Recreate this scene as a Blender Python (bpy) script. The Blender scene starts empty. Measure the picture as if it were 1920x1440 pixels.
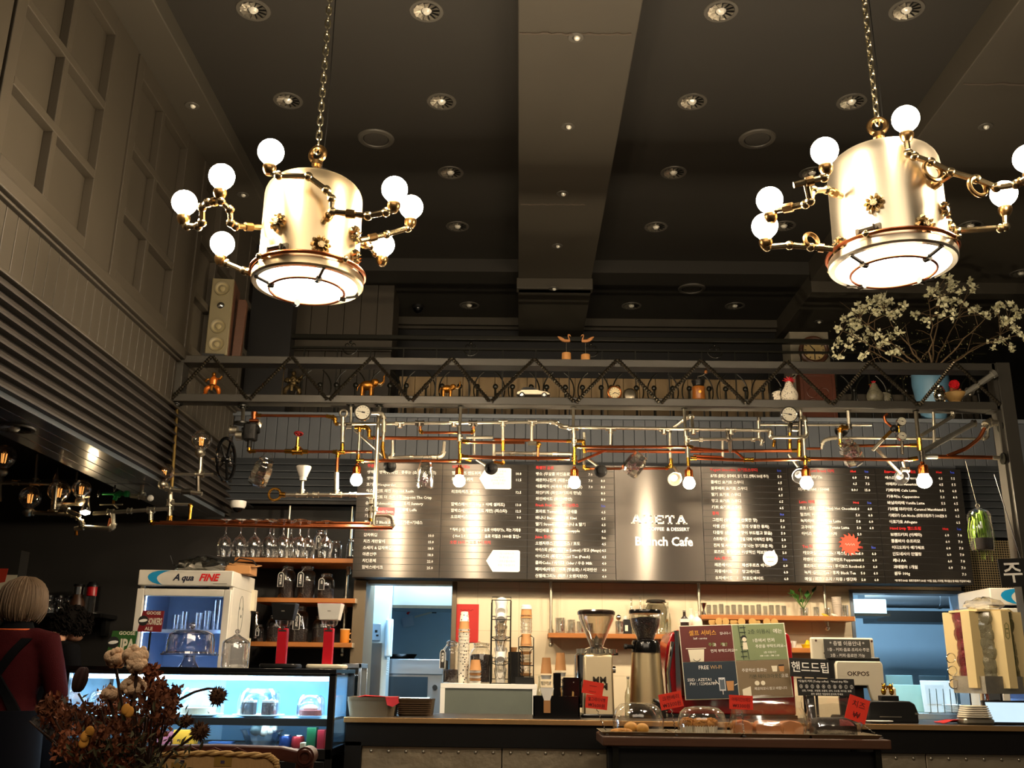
import bpy, math, random
from mathutils import Vector, Matrix, Euler
PI = math.pi
C = bpy.context.scene.collection
SC = bpy.context.scene

# ---------------------------------------------------------------- camera, world, exposure
FPX, EYE = 1826.0, 1.2
_d = Vector((12, 545, FPX)).normalized()
_u = Vector((80, -6120, FPX)); _u = (_u - _d * _u.dot(_d)).normalized()
_x = _d.cross(_u)
RW = Matrix((_x, _d, _u))                       # image camera (x right, y down, z forward) -> world
def ray(px, py): return RW @ Vector((px - 960, py - 720, FPX))
def at(px, py, Y):
    v = ray(px, py); v = v * (Y / v.y); return Vector((v.x, v.y, v.z + EYE))
def atz(px, py, Z):
    v = ray(px, py); v = v * ((Z - EYE) / v.z); return Vector((v.x, v.y, v.z + EYE))
def atx(px, py, X):
    v = ray(px, py); v = v * (X / v.x); return Vector((v.x, v.y, v.z + EYE))
def ppm(px, py, Y):                             # metres per pixel there
    return (at(px + 1, py, Y) - at(px, py, Y)).length
cam = bpy.data.cameras.new('camera'); cam_o = bpy.data.objects.new('camera', cam); C.objects.link(cam_o)
cam.sensor_width = 36; cam.lens = FPX / 1920 * 36; cam.clip_start = .05; cam.clip_end = 60
_cols = Matrix((RW @ Vector((1, 0, 0)), RW @ Vector((0, -1, 0)), RW @ Vector((0, 0, -1)))).transposed()
cam_o.matrix_world = Matrix.Translation((0, 0, EYE)) @ _cols.to_4x4()
SC.camera = cam_o
SC.view_settings.view_transform = 'Standard'; SC.view_settings.look = 'None'
SC.view_settings.exposure = 0.9; SC.view_settings.gamma = 1.0
SC.cycles.use_denoising = True
SC.cycles.max_bounces = 10; SC.cycles.transparent_max_bounces = 24; SC.cycles.transmission_bounces = 10
SC.cycles.sample_clamp_indirect = 6.0; SC.cycles.caustics_reflective = False; SC.cycles.caustics_refractive = False
W = bpy.data.worlds.new('world'); SC.world = W; W.use_nodes = True
W.node_tree.nodes['Background'].inputs[0].default_value = (1, .88, .72, 1)
W.node_tree.nodes['Background'].inputs[1].default_value = .035

def area(name, loc, target, sx, sy, power, col):
    l = bpy.data.lights.new(name, 'AREA'); l.shape = 'RECTANGLE'; l.size = sx; l.size_y = sy
    l.energy = power; l.color = col
    o = bpy.data.objects.new(name, l); C.objects.link(o); o.location = loc
    o.rotation_euler = (Vector(target) - Vector(loc)).to_track_quat('-Z', 'Y').to_euler()
    return o
WARM = (1, .82, .60); COOL = (.52, .78, 1)
area('ceiling_lamps_over_the_seating', (0.2, 0.2, 4.5), (0.4, 4.5, 1.2), 5, 2, 75, WARM)
area('kitchen_tube_behind_door', (-.75, 7.85, 2.38), (-.75, 8.1, 0), .5, .3, 36, COOL)
area('kitchen_tube_behind_hatch', (2.8, 7.62, 2.38), (2.8, 7.9, 0), 1.2, .25, 34, COOL)
area('case_strip_light', (-1.68, 5.50, 1.165), (-1.68, 5.62, 0), 1.3, .05, 14, (.62, .86, 1))

# ---------------------------------------------------------------- materials
MATS = {}
def lin(h):
    if isinstance(h, str):
        c = [int(h[i:i + 2], 16) / 255 for i in (0, 2, 4)]
        return tuple((x / 12.92 if x <= .04045 else ((x + .055) / 1.055) ** 2.4) for x in c)
    return tuple(h)
def mat(name, col, rough=.5, metal=0, var=.12, scale=9, bump=0, bscale=None, emit=0, ecol=None, trans=0, alpha=1, ior=1.45,
        aniso=0, coat=0, stretch=None, spec=.5, sheen=0):
    if name in MATS: return MATS[name]
    m = bpy.data.materials.new(name); m.use_nodes = True; MATS[name] = m
    nt = m.node_tree; N = nt.nodes; L = nt.links; b = N['Principled BSDF']
    c = lin(col)
    tc = N.new('ShaderNodeTexCoord'); co = tc.outputs['Object']
    if stretch:
        mp = N.new('ShaderNodeMapping'); mp.inputs['Scale'].default_value = stretch; L.new(co, mp.inputs[0]); co = mp.outputs[0]
    nz = N.new('ShaderNodeTexNoise'); nz.inputs['Scale'].default_value = scale; nz.inputs['Detail'].default_value = 4
    L.new(co, nz.inputs['Vector'])
    mx = N.new('ShaderNodeMix'); mx.data_type = 'RGBA'
    mx.inputs[6].default_value = (*[x * (1 - var) for x in c], 1); mx.inputs[7].default_value = (*[min(1, x * (1 + var)) for x in c], 1)
    L.new(nz.outputs[0], mx.inputs[0]); L.new(mx.outputs[2], b.inputs['Base Color'])
    b.inputs['Roughness'].default_value = rough; b.inputs['Metallic'].default_value = metal; b.inputs['IOR'].default_value = ior
    b.inputs['Specular IOR Level'].default_value = spec
    if trans: b.inputs['Transmission Weight'].default_value = trans
    if alpha < 1: b.inputs['Alpha'].default_value = alpha
    if coat: b.inputs['Coat Weight'].default_value = coat; b.inputs['Coat Roughness'].default_value = .08
    if sheen: b.inputs['Sheen Weight'].default_value = sheen
    if emit:
        b.inputs['Emission Color'].default_value = (*lin(ecol or col), 1); b.inputs['Emission Strength'].default_value = emit
    if aniso:
        b.inputs['Anisotropic Rotation'].default_value = .25
        b.inputs['Anisotropic'].default_value = aniso
        t = N.new('ShaderNodeTangent'); t.direction_type = 'RADIAL'; t.axis = 'Z'; L.new(t.outputs[0], b.inputs['Tangent'])
    if bump:
        n2 = N.new('ShaderNodeTexNoise'); n2.inputs['Scale'].default_value = bscale or scale * 4; n2.inputs['Detail'].default_value = 5
        L.new(co, n2.inputs['Vector'])
        bp = N.new('ShaderNodeBump'); bp.inputs['Strength'].default_value = bump; bp.inputs['Distance'].default_value = .01
        L.new(n2.outputs[0], bp.inputs['Height']); L.new(bp.outputs[0], b.inputs['Normal'])
    return m
def glass(name, col=(1, 1, 1), alpha=.16, rough=.04, edge=.8):      # thin-walled glass: clear with a fresnel gloss
    if name in MATS: return MATS[name]
    m = bpy.data.materials.new(name); m.use_nodes = True; MATS[name] = m
    nt = m.node_tree; N = nt.nodes; L = nt.links; N.remove(N['Principled BSDF'])
    out = N['Material Output']
    tr = N.new('ShaderNodeBsdfTransparent'); tr.inputs[0].default_value = (*col, 1)
    gl = N.new('ShaderNodeBsdfGlossy'); gl.inputs['Roughness'].default_value = rough; gl.inputs[0].default_value = (1, 1, 1, 1)
    lw = N.new('ShaderNodeLayerWeight'); lw.inputs[0].default_value = .35
    nz = N.new('ShaderNodeTexNoise'); nz.inputs['Scale'].default_value = 18
    ma = N.new('ShaderNodeMath'); ma.operation = 'MULTIPLY_ADD'; ma.inputs[1].default_value = edge; ma.inputs[2].default_value = alpha * .5
    mb_ = N.new('ShaderNodeMath'); mb_.operation = 'MULTIPLY_ADD'; mb_.inputs[1].default_value = alpha * .3
    L.new(lw.outputs['Facing'], ma.inputs[0]); L.new(nz.outputs[0], mb_.inputs[0]); L.new(ma.outputs[0], mb_.inputs[2])
    mi = N.new('ShaderNodeMixShader'); L.new(mb_.outputs[0], mi.inputs[0]); L.new(tr.outputs[0], mi.inputs[1]); L.new(gl.outputs[0], mi.inputs[2])
    L.new(mi.outputs[0], out.inputs[0])
    return m

# ---------------------------------------------------------------- mesh builder
def frame_of(dirv):
    z = Vector(dirv).normalized(); x = Vector((0, 0, 1)).cross(z)
    if x.length < 1e-4: x = Vector((1, 0, 0))
    x.normalize(); y = z.cross(x); return x, y, z
class MB:
    def __init__(s): s.v = []; s.f = []; s.mi = []; s.M = Matrix.Identity(4); s.k = 0
    def at(s, loc=(0, 0, 0), rot=(0, 0, 0), sc=(1, 1, 1)):
        s.M = Matrix.LocRotScale(Vector(loc), Euler(rot), Vector(sc)); return s
    def add(s, vs, fs):
        n = len(s.v); s.v += [s.M @ Vector(v) for v in vs]
        s.f += [tuple(i + n for i in f) for f in fs]; s.mi += [s.k] * len(fs); return s
    def b(s, x0, x1, y0, y1, z0, z1):
        return s.add([(x, y, z) for z in (z0, z1) for y in (y0, y1) for x in (x0, x1)],
                     [(0, 2, 3, 1), (4, 5, 7, 6), (0, 1, 5, 4), (2, 6, 7, 3), (0, 4, 6, 2), (1, 3, 7, 5)])
    def bc(s, c, d): return s.b(c[0] - d[0] / 2, c[0] + d[0] / 2, c[1] - d[1] / 2, c[1] + d[1] / 2, c[2] - d[2] / 2, c[2] + d[2] / 2)
    def rbox(s, x0, x1, y0, y1, z0, z1, r=.01, n=3):        # rounded in plan, chamfered at top and bottom
        def ring(rr, z, ins):
            o = []
            for cx, cy, a0 in ((x1 - r, y1 - r, 0), (x0 + r, y1 - r, PI / 2), (x0 + r, y0 + r, PI), (x1 - r, y0 + r, 1.5 * PI)):
                for i in range(n + 1):
                    a = a0 + PI / 2 * i / n; o.append((cx + math.cos(a) * (r - ins), cy + math.sin(a) * (r - ins), z))
            return o
        e = min(r * .5, (z1 - z0) * .3); rs = [ring(r, z0, e), ring(r, z0 + e, 0), ring(r, z1 - e, 0), ring(r, z1, e)]
        return s.rings(rs, True, True)
    def rings(s, rs, cap0=True, cap1=True, close=True):
        m = len(rs[0]); vs = [p for q in rs for p in q]; fs = []
        for j in range(len(rs) - 1):
            for i in range(m if close else m - 1):
                k = (i + 1) % m; fs.append((j * m + i, j * m + k, (j + 1) * m + k, (j + 1) * m + i))
        if cap0: fs.append(tuple(reversed(range(m))))
        if cap1: fs.append(tuple(range((len(rs) - 1) * m, len(rs) * m)))
        return s.add(vs, fs)
    def cyl(s, p0, p1, r0, r1=None, n=14, caps=True):
        r1 = r0 if r1 is None else r1; p0 = Vector(p0); p1 = Vector(p1); x, y, z = frame_of(p1 - p0)
        rs = [[p + (x * math.cos(2 * PI * i / n) + y * math.sin(2 * PI * i / n)) * r for i in range(n)] for p, r in ((p0, r0), (p1, r1))]
        return s.rings(rs, caps, caps)
    def tube(s, pts, r, n=8, closed=False):
        pts = [Vector(p) for p in pts]; m = len(pts); rad = r if isinstance(r, (list, tuple)) else [r] * m
        rs = []; px = None
        for i, p in enumerate(pts):
            a = pts[i - 1] if (i or closed) else p; c = pts[(i + 1) % m] if (i < m - 1 or closed) else p
            t = (c - a); t = t.normalized() if t.length > 1e-9 else Vector((0, 0, 1))
            if px is None: x, y, _ = frame_of(t)
            else:
                x = px - t * px.dot(t); x = x.normalized() if x.length > 1e-6 else frame_of(t)[0]; y = t.cross(x)
            px = x
            rs.append([p + (x * math.cos(2 * PI * j / n) + y * math.sin(2 * PI * j / n)) * rad[i] for j in range(n)])
        if closed: rs.append(rs[0]); return s.rings(rs, False, False)
        return s.rings(rs)
    def lathe(s, prof, c=(0, 0, 0), n=24, a0=0, a1=2 * PI, sx=1, sy=1):
        full = abs(a1 - a0 - 2 * PI) < 1e-6; m = n if full else n + 1; rs = []
        for r, z in prof:
            r = max(r, 1e-5)
            rs.append([(c[0] + sx * r * math.cos(a0 + (a1 - a0) * i / n), c[1] + sy * r * math.sin(a0 + (a1 - a0) * i / n), c[2] + z) for i in range(m)])
        return s.rings(rs, False, False, full)
    def sph(s, c, r, n=16, m=10, sc=(1, 1, 1)):
        rs = [[(c[0] + sc[0] * r * math.sin(PI * j / m) * math.cos(2 * PI * i / n), c[1] + sc[1] * r * math.sin(PI * j / m) * math.sin(2 * PI * i / n),
                c[2] - sc[2] * r * math.cos(PI * j / m)) for i in range(n)] for j in [.02] + list(range(1, m)) + [m - .02]]
        return s.rings(rs)
    def torus(s, c, R, r, axis=(0, 0, 1), n=28, m=8, a0=0, a1=2 * PI):
        x, y, z = frame_of(axis); full = abs(a1 - a0 - 2 * PI) < 1e-6
        pts = [Vector(c) + (x * math.cos(a0 + (a1 - a0) * i / n) + y * math.sin(a0 + (a1 - a0) * i / n)) * R for i in range(n if full else n + 1)]
        return s.tube(pts, r, m, full)
    def prism(s, poly, y0, y1):                               # polygon given in x,z and pushed along y
        a = sum(poly[i][0] * poly[(i + 1) % len(poly)][1] - poly[(i + 1) % len(poly)][0] * poly[i][1] for i in range(len(poly)))
        if a < 0: poly = list(reversed(poly))
        return s.rings([[(x, y1, z) for x, z in poly], [(x, y0, z) for x, z in poly]])
    def quad(s, a, b, c, d): return s.add([a, b, c, d], [(0, 1, 2, 3)])
    def text(s, t, size, x=0, z=0, y=0, al='LEFT', bold=0.0, depth=.0006, shear=0, wmax=None, sx=1.0):   # on a plane facing -y
        key = (t, round(bold, 3), shear)
        if key not in TXT:
            c = bpy.data.curves.new('lettering', 'FONT'); c.body = t; c.size = 1; c.offset = bold; c.shear = shear; c.resolution_u = 2
            o = bpy.data.objects.new('lettering', c); me = bpy.data.meshes.new_from_object(o)
            TXT[key] = ([tuple(v.co) for v in me.vertices], [tuple(p.vertices) for p in me.polygons])
            bpy.data.objects.remove(o); bpy.data.curves.remove(c); bpy.data.meshes.remove(me)
        vs, fs = TXT[key]
        if not vs: return s
        w = max(v[0] for v in vs); k = size; kx = size * sx
        if wmax and w * kx > wmax: kx = wmax / w
        dx = {'LEFT': 0, 'CENTER': -w * kx / 2, 'RIGHT': -w * kx}[al]
        return s.add([(x + dx + v[0] * kx, y - depth, z + v[1] * k) for v in vs], fs)
    def build(s, name, mats, parent=None, smooth=35, bev=0, world=False, sub=0):
        if not isinstance(mats, (list, tuple)): mats = [mats]
        vs = s.v
        if world and parent is not None:
            inv = wm(parent).inverted(); vs = [inv @ v for v in vs]
        me = bpy.data.meshes.new(name); me.from_pydata([tuple(v) for v in vs], [], s.f)
        for m in mats: me.materials.append(m)
        if len(mats) > 1: me.polygons.foreach_set('material_index', s.mi)
        if smooth:
            me.polygons.foreach_set('use_smooth', [True] * len(me.polygons)); me.set_sharp_from_angle(angle=math.radians(smooth))
        me.update()
        o = bpy.data.objects.new(name, me); C.objects.link(o)
        if parent is not None: o.parent = parent
        if bev:
            md = o.modifiers.new('edge', 'BEVEL'); md.width = bev; md.segments = 2; md.limit_method = 'ANGLE'; md.angle_limit = math.radians(40)
        if sub: md = o.modifiers.new('smooth', 'SUBSURF'); md.levels = sub; md.render_levels = sub
        return o
TXT = {}
def prewarm(strings, bold):                                # lays out many lines of lettering at once
    strings = [q for q in dict.fromkeys(strings) if q.strip()]
    c = bpy.data.curves.new('lettering', 'FONT'); c.body = '\n'.join(strings); c.size = 1; c.offset = bold; c.resolution_u = 1; c.space_line = 4
    o = bpy.data.objects.new('lettering', c); me = bpy.data.meshes.new_from_object(o)
    ys = [v.co.y for v in me.vertices]; LH = 4.0; acc = {}
    for p in me.polygons:
        i = round(-(ys[p.vertices[0]] - .3) / LH); V, F_, mp = acc.setdefault(i, ([], [], {})); f = []
        for q in p.vertices:
            if q not in mp: mp[q] = len(V); co = me.vertices[q].co; V.append((co.x, co.y + i * LH, 0))
            f.append(mp[q])
        F_.append(tuple(f))
    for i, (V, F_, _) in acc.items():
        if 0 <= i < len(strings): TXT[(strings[i], round(bold, 3), 0)] = (V, F_)
    bpy.data.objects.remove(o); bpy.data.curves.remove(c); bpy.data.meshes.remove(me)
def wm(o):
    m = o.matrix_basis.copy()
    while o.parent is not None: o = o.parent; m = o.matrix_basis @ m
    return m
def thing(name, label, cat, loc=(0, 0, 0), rz=0, group=None):
    o = bpy.data.objects.new(name, None); C.objects.link(o); o.empty_display_size = .05
    o.location = loc; o.rotation_euler = (0, 0, rz); return tag(o, label, cat, group)
def tag(o, label, cat, group=None):
    o['label'] = label; o['category'] = cat
    if group: o['group'] = group
    return o
def struct(name, mb, m, **k):
    o = mb.build(name, m, **k); o['kind'] = 'structure'; return o
def dup(root, loc=None, rz=None, label=None, scale=None):
    def cp(o, par):
        c = o.copy(); C.objects.link(c)
        if par is not None: c.parent = par
        for k in list(o.children): cp(k, c)
        return c
    r = cp(root, None)
    if loc is not None: r.location = loc
    if rz is not None: r.rotation_euler.z = rz
    if scale is not None: r.scale = (scale,) * 3 if isinstance(scale, (int, float)) else scale
    if label: r['label'] = label
    return r
ORD = ['first', 'second', 'third', 'fourth', 'fifth', 'sixth', 'seventh', 'eighth', 'ninth', 'tenth', 'eleventh', 'twelfth', 'thirteenth', 'fourteenth', 'fifteenth', 'sixteenth', 'seventeenth', 'eighteenth', 'nineteenth', 'twentieth']
def arc(c, r, a0, a1, n=8, ax='xz'):
    c = Vector(c); o = []
    for i in range(n + 1):
        a = a0 + (a1 - a0) * i / n; d = {'xz': (math.cos(a), 0, math.sin(a)), 'xy': (math.cos(a), math.sin(a), 0), 'yz': (0, math.cos(a), math.sin(a))}[ax]
        o.append(c + Vector(d) * r)
    return o

# shared materials
m_wall = mat('painted_panelling', '3a342a', .5, var=.06)
m_ceil = mat('ceiling_paint', '24211b', .65, var=.05, scale=3)
m_beam = mat('beam_paint', '3b362c', .65, var=.08, scale=3)
m_board = mat('grey_tongue_and_groove', '484b4f', .5, var=.06)
m_black = mat('black_paint', '141312', .4)
m_blacks = mat('black_satin_metal', '17160f', .3, .3)
m_truss = mat('truss_steel_paint', '403d36', .4, .2, var=.06)
m_steel = mat('galvanised_steel_pipe', 'c4bca8', .36, 1, var=.2, scale=30, bump=.1)
m_dsteel = mat('dark_iron_fitting', '5b554b', .38, .9, var=.2, scale=30)
m_copper = mat('copper_pipe', 'bc6a40', .28, 1, var=.25, scale=25)
m_brass = mat('brass_fitting', 'c08a35', .25, 1, var=.2, scale=30)
m_chrome = mat('chrome', 'd8d6d0', .1, 1, var=.05)
m_gold = mat('gold_paint', 'c48a2c', .28, 1, var=.2)
m_white = mat('white_paint', 'e4e0d6', .4, var=.03)
m_cream = mat('cream_plastic', 'e6dcc2', .4, var=.04)
m_red = mat('red_gloss', 'b3151a', .3, var=.1)
m_wood = mat('oiled_wood', 'a8672f', .45, var=.3, scale=5, stretch=(1, 12, 12))
m_dwood = mat('dark_stained_wood', '4a2f1f', .4, var=.3, scale=6, stretch=(1, 10, 10))
m_glass = glass('clear_glass', alpha=.08, edge=.5)
m_gclear = glass('clear_film', alpha=.06, rough=.12, edge=.5)
m_ink = mat('white_lettering', 'f6f2e8', .5, var=.02)
m_redink = mat('red_lettering', 'd81e1e', .5, var=.02)
m_blueink = mat('blue_lettering', '2f48c8', .5, var=.02)
m_blackink = mat('black_lettering', '15130f', .6, var=.02)
m_orange = mat('orange_price_card', 'e0331c', .6, var=.05)
m_kraft = mat('kraft_paper', 'b98450', .7, var=.1)
m_paper = mat('white_paper', 'f0ece2', .7, var=.03)
m_bean = mat('roasted_coffee_beans', '1d100a', .45, var=.5, scale=90, bump=1, bscale=110)
# ---------------------------------------------------------------- the room
XL, YW, ZCT = -2.19, 7.2, .97
struct('floor', MB().b(-6, 7, -4, 12, -.1, 0), mat('floor_boards', '3a2c20', .5, scale=3, stretch=(8, 1, 1)))
mb = MB()                                                       # left bulkhead: panels, boards, louvres
mb.b(-2.55, XL - .05, -1, 9.1, 2.34, 4.69)
def ybox(y0, y1, z0, z1, d=0): mb.b(XL - .051, XL + d, y0, y1, z0, z1)
groups = [(1.2, .4, .84), (2.4, .4, .84), (3.62, .4, .83), (4.85, .36, .78), (6.06, .38, .8), (7.26, .38, .8)]
prev = -1
for y0, m_, w in groups:
    ybox(prev, y0 - .10 if prev > 0 else y0, 3.187, 4.57)      # stile, then a narrow groove, then the panel frame
    if prev > 0: ybox(y0 - .075, y0, 3.187, 4.57)
    for za, zb in ((3.187, 3.27), (3.6, 3.645), (4.0, 4.045), (4.455, 4.57)): ybox(y0, y0 + w, za, zb)
    ybox(y0 + m_ - .022, y0 + m_ + .022, 3.27, 4.455, -.003)
    prev = y0 + w
ybox(prev, 9.1, 3.187, 4.57)
y = -1.0
while y < 7.3:                                                  # upright boards
    mb.b(XL - .051, XL - .008, y, y + .097, 2.80, 3.09); y += .101
mb.b(XL - .051, XL - .014, -1, 7.3, 2.79, 3.1)
struct('wall_left', mb, m_wall, smooth=0, bev=.004)
mb = MB()
mb.b(XL - .03, XL + .045, -1, 7.25, 3.10, 3.165).b(XL - .03, XL + .03, -1, 7.25, 3.165, 3.185).b(XL - .03, XL + .02, -1, 7.25, 3.085, 3.10)
mb.b(XL - .03, XL + .02, -1, 7.25, 2.785, 2.805)
struct('trim_1', mb, m_wall, smooth=0, bev=.006)
mb = MB()
for i in range(8):                                              # horizontal louvres, each leaning out at its foot
    z = 2.785 - i * .058
    mb.rings([[(XL - .03, yy, z), (XL - .012, yy, z), (XL + .03, yy, z - .048), (XL + .03, yy, z - .058), (XL - .03, yy, z - .058)] for yy in (7.2, -1)])
struct('trim_2', mb, mat('louvre_paint', '2f2a25', .6, var=.05), smooth=0)
mb = MB()
for i in range(4): mb.b(XL - .36 + i * .09, XL - .274 + i * .09, -1, 7.2, 2.295, 2.322)
struct('trim_3', mb, mat('glossy_soffit_boards', '565d63', .3, var=.15, scale=4, stretch=(8, 1, 1), coat=.6), smooth=0, bev=.003)
struct('ceiling_2', MB().b(-6.2, -2.52, -1, 7.5, 2.62, 2.7).b(-2.56, -2.5, -1, 7.4, 2.3, 2.7), m_black)

mb = MB().b(-2.6, 7, -2, 7.88, 4.69, 4.8)
struct('ceiling', mb, m_ceil)
struct('ceiling_3', MB().b(-2.6, 7, 7.87, 9.4, 4.57, 4.72), m_ceil, smooth=0)
struct('ceiling_beam', MB().b(-.036, .60, -2, 7.88, 4.5, 4.70).b(-.036, .60, 7.85, 9.1, 4.4, 4.6).b(-.05, .61, 7.83, 7.93, 4.40, 4.5), m_beam, smooth=0, bev=.006)
struct('ceiling_beam_2', MB().b(2.50, 7, -2, 7.88, 4.5, 4.70).b(2.50, 7, 7.85, 9.1, 4.4, 4.6), m_beam, smooth=0, bev=.006)
struct('ceiling_beam_3', MB().b(-2.6, -1.955, -2, 9.1, 4.57, 4.70), m_beam, smooth=0, bev=.006)
# rough plaster joint across the beams
mb = MB()
random.seed(3)
for (xa, xb, yy) in ((-.03, .57, 4.47), (2.53, 3.6, 4.9), (-.02, .45, 6.45)):
    pts = [(xa + (xb - xa) * i / 24, yy + random.uniform(-.008, .008), 4.498) for i in range(25)]
    mb.tube(pts, [random.uniform(.004, .009) for _ in pts], 5)
struct('trim_4', mb, mat('joint_filler', '463d33', .9))
struct('wall_back_2', MB().b(-2.6, 7, 9.08, 9.2, 2.5, 4.7), m_black)
struct('trim_5', MB().b(-2.6, 7, 9.0, 9.1, 4.49, 4.57).b(-2.6, 7, 9.04, 9.1, 4.46, 4.49), m_beam, smooth=0, bev=.004)
mb = MB()                                                       # boarded pier at the left of the upper floor
for i in range(7): mb.b(-2.19 + i * .148, -2.19 + i * .148 + .144, 8.2, 8.3, 2.5, 4.57)
mb.b(-2.19, -1.16, 8.22, 8.6, 2.5, 4.57).b(-2.19, -1.15, 8.17, 8.25, 3.93, 4.06)
struct('wall_back_3', mb, m_wall, smooth=0, bev=.004)
struct('wall_back_4', MB().b(-2.19, -1.85, 7.35, 7.5, 3.0, 4.57), m_black)
struct('floor_2', MB().b(-2.3, 7, 7.25, 9.2, 2.44, 2.56), m_black)
# bulkhead above the menu
mb = MB(); x = -2.19
while x < 4.6:
    mb.b(x, x + .079, YW, YW + .03, 2.73, 3.072); x += .0825
mb.b(-2.25, 4.7, YW + .015, YW + .12, 2.4, 3.08)
struct('wall_back', mb, m_board, smooth=0, bev=.003)
struct('trim_6', MB().b(-2.25, 4.7, YW - .03, YW + .15, 3.07, 3.10).b(-1.21, 3.26, YW - .01, YW + .03, 2.655, 2.735), mat('ledge_paint', '62676c', .45, var=.05), smooth=0, bev=.004)
mb = MB()
for i in range(6):
    z = 2.745 - i * .054
    for xa, xb in ((-2.22, -1.2), (3.26, 3.72)):
        mb.rings([[(xx, YW + .03, z), (xx, YW + .0, z), (xx, YW - .028, z - .045), (xx, YW - .028, z - .052), (xx, YW + .03, z - .052)] for xx in (xa, xb)])
for i in range(6, 10):
    z = 2.745 - i * .054
    mb.rings([[(xx, YW + .03, z), (xx, YW + .0, z), (xx, YW - .028, z - .045), (xx, YW - .028, z - .052), (xx, YW + .03, z - .052)] for xx in (3.26, 3.72)])
struct('trim_7', mb, mat('louvre_paint_grey', '383b3e', .55, var=.05), smooth=0)
# lower back wall
m_dark = mat('charcoal_wall', '2c2926', .7, var=.08)
struct('wall_back_5', MB().b(-6, -1.16, 7.5, 7.6, 0, 2.9).b(-2.3, -1.16, 7.2, 7.6, 2.40, 2.43), m_dark)
struct('wall_left_2', MB().b(-6.1, -6, -1, 7.6, 0, 2.9), m_dark)
struct('trim_8', MB().b(-1.19, -1.10, 7.12, 7.55, 0, 1.84).b(-.485, -.45, 7.16, 7.35, 0, 1.84), mat('door_lining', '6b5c46', .5), smooth=0, bev=.004)
mt = mat('cream_wall_tile', 'd9c6a4', .45, var=.06)
nt = mt.node_tree; b_ = nt.nodes['Principled BSDF']
br = nt.nodes.new('ShaderNodeTexBrick'); tcn = nt.nodes.new('ShaderNodeTexCoord'); mpn = nt.nodes.new('ShaderNodeMapping')
mpn.inputs['Rotation'].default_value = (PI / 2, 0, 0); nt.links.new(tcn.outputs['Object'], mpn.inputs[0]); nt.links.new(mpn.outputs[0], br.inputs[0])
br.offset = 0; br.inputs['Scale'].default_value = 1; br.inputs['Brick Width'].default_value = .3; br.inputs['Row Height'].default_value = .3
br.inputs['Mortar Size'].default_value = .003; br.inputs['Color1'].default_value = (*lin('e0d0b0'), 1); br.inputs['Color2'].default_value = (*lin('dccaa8'), 1); br.inputs['Mortar'].default_value = (*lin('cfbd9a'), 1)
nt.links.new(br.outputs[0], b_.inputs['Base Color'])
struct('wall_back_6', MB().b(-.47, 2.39, YW, YW + .15, 0, 2.5).b(2.39, 3.20, YW, YW + .15, 0, .86).b(2.39, 3.2, YW, YW + .15, 1.80, 2.5).b(-1.16, -.47, YW, YW + .15, 1.82, 2.5), mt)
struct('trim_9', MB().b(2.385, 2.41, YW - .012, YW + .16, .86, 1.81).b(3.17, 3.21, YW - .012, YW + .16, .86, 1.81).b(2.385, 3.21, YW - .012, YW + .16, 1.795, 1.82), mat('hatch_frame', '7f8b99', .4, .3), smooth=0, bev=.003)
# right end: perforated sheet and dark wall
mb = MB().b(3.21, 4.2, 7.28, 7.4, 0, 2.3).b(3.7, 6.5, 7.35, 7.45, 0, 2.6).b(4.3, 6.5, 7.1, 7.3, 0, 4.6).b(4.3, 4.4, 5.5, 7.2, 0, 4.5)
struct('wall_right', mb, m_dark)
mp_ = mat('perforated_steel', 'a08c6c', .4, .7, var=.1)
nt = mp_.node_tree; b_ = nt.nodes['Principled BSDF']; vo = nt.nodes.new('ShaderNodeTexVoronoi'); vo.inputs['Scale'].default_value = 58; vo.inputs['Randomness'].default_value = 0
cr = nt.nodes.new('ShaderNodeValToRGB'); cr.color_ramp.elements[0].position = .34; cr.color_ramp.elements[1].position = .42
cr.color_ramp.elements[0].color = (.02, .018, .015, 1); cr.color_ramp.elements[1].color = (*lin('a8946f'), 1)
tcn = nt.nodes.new('ShaderNodeTexCoord'); mpn = nt.nodes.new('ShaderNodeMapping'); mpn.inputs['Scale'].default_value = (1, 0, 1)
nt.links.new(tcn.outputs['Object'], mpn.inputs[0]); nt.links.new(mpn.outputs[0], vo.inputs['Vector'])
nt.links.new(vo.outputs['Distance'], cr.inputs[0]); nt.links.new(cr.outputs[0], b_.inputs['Base Color'])
struct('wall_right_2', MB().b(3.22, 3.7, 7.2, 7.23, 1.2, 2.19), mp_)
# kitchen behind the wall
m_kit = mat('kitchen_wall', '9fb4c2', .5, var=.04)
struct('wall_kitchen', MB().b(-1.6, 4.6, 9.2, 9.3, 0, 2.5).b(-1.7, -1.6, 7.62, 9.3, 0, 2.5).b(-1.7, -1.16, 7.60, 7.64, 0, 2.5).b(4.5, 4.6, 7.3, 9.3, 0, 2.5).b(.6, .7, 7.4, 9.2, 0, 2.45), m_kit)
struct('ceiling_kitchen', MB().b(-1.7, 4.6, 7.33, 9.3, 2.41, 2.44), m_kit)
struct('wall_kitchen_2', MB().b(-1.5, at(727, 1200, 8.0).x, 8.0, 8.18, 0, 2.4), mat('white_kitchen_jamb', 'c6d6dc', .45))
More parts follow.
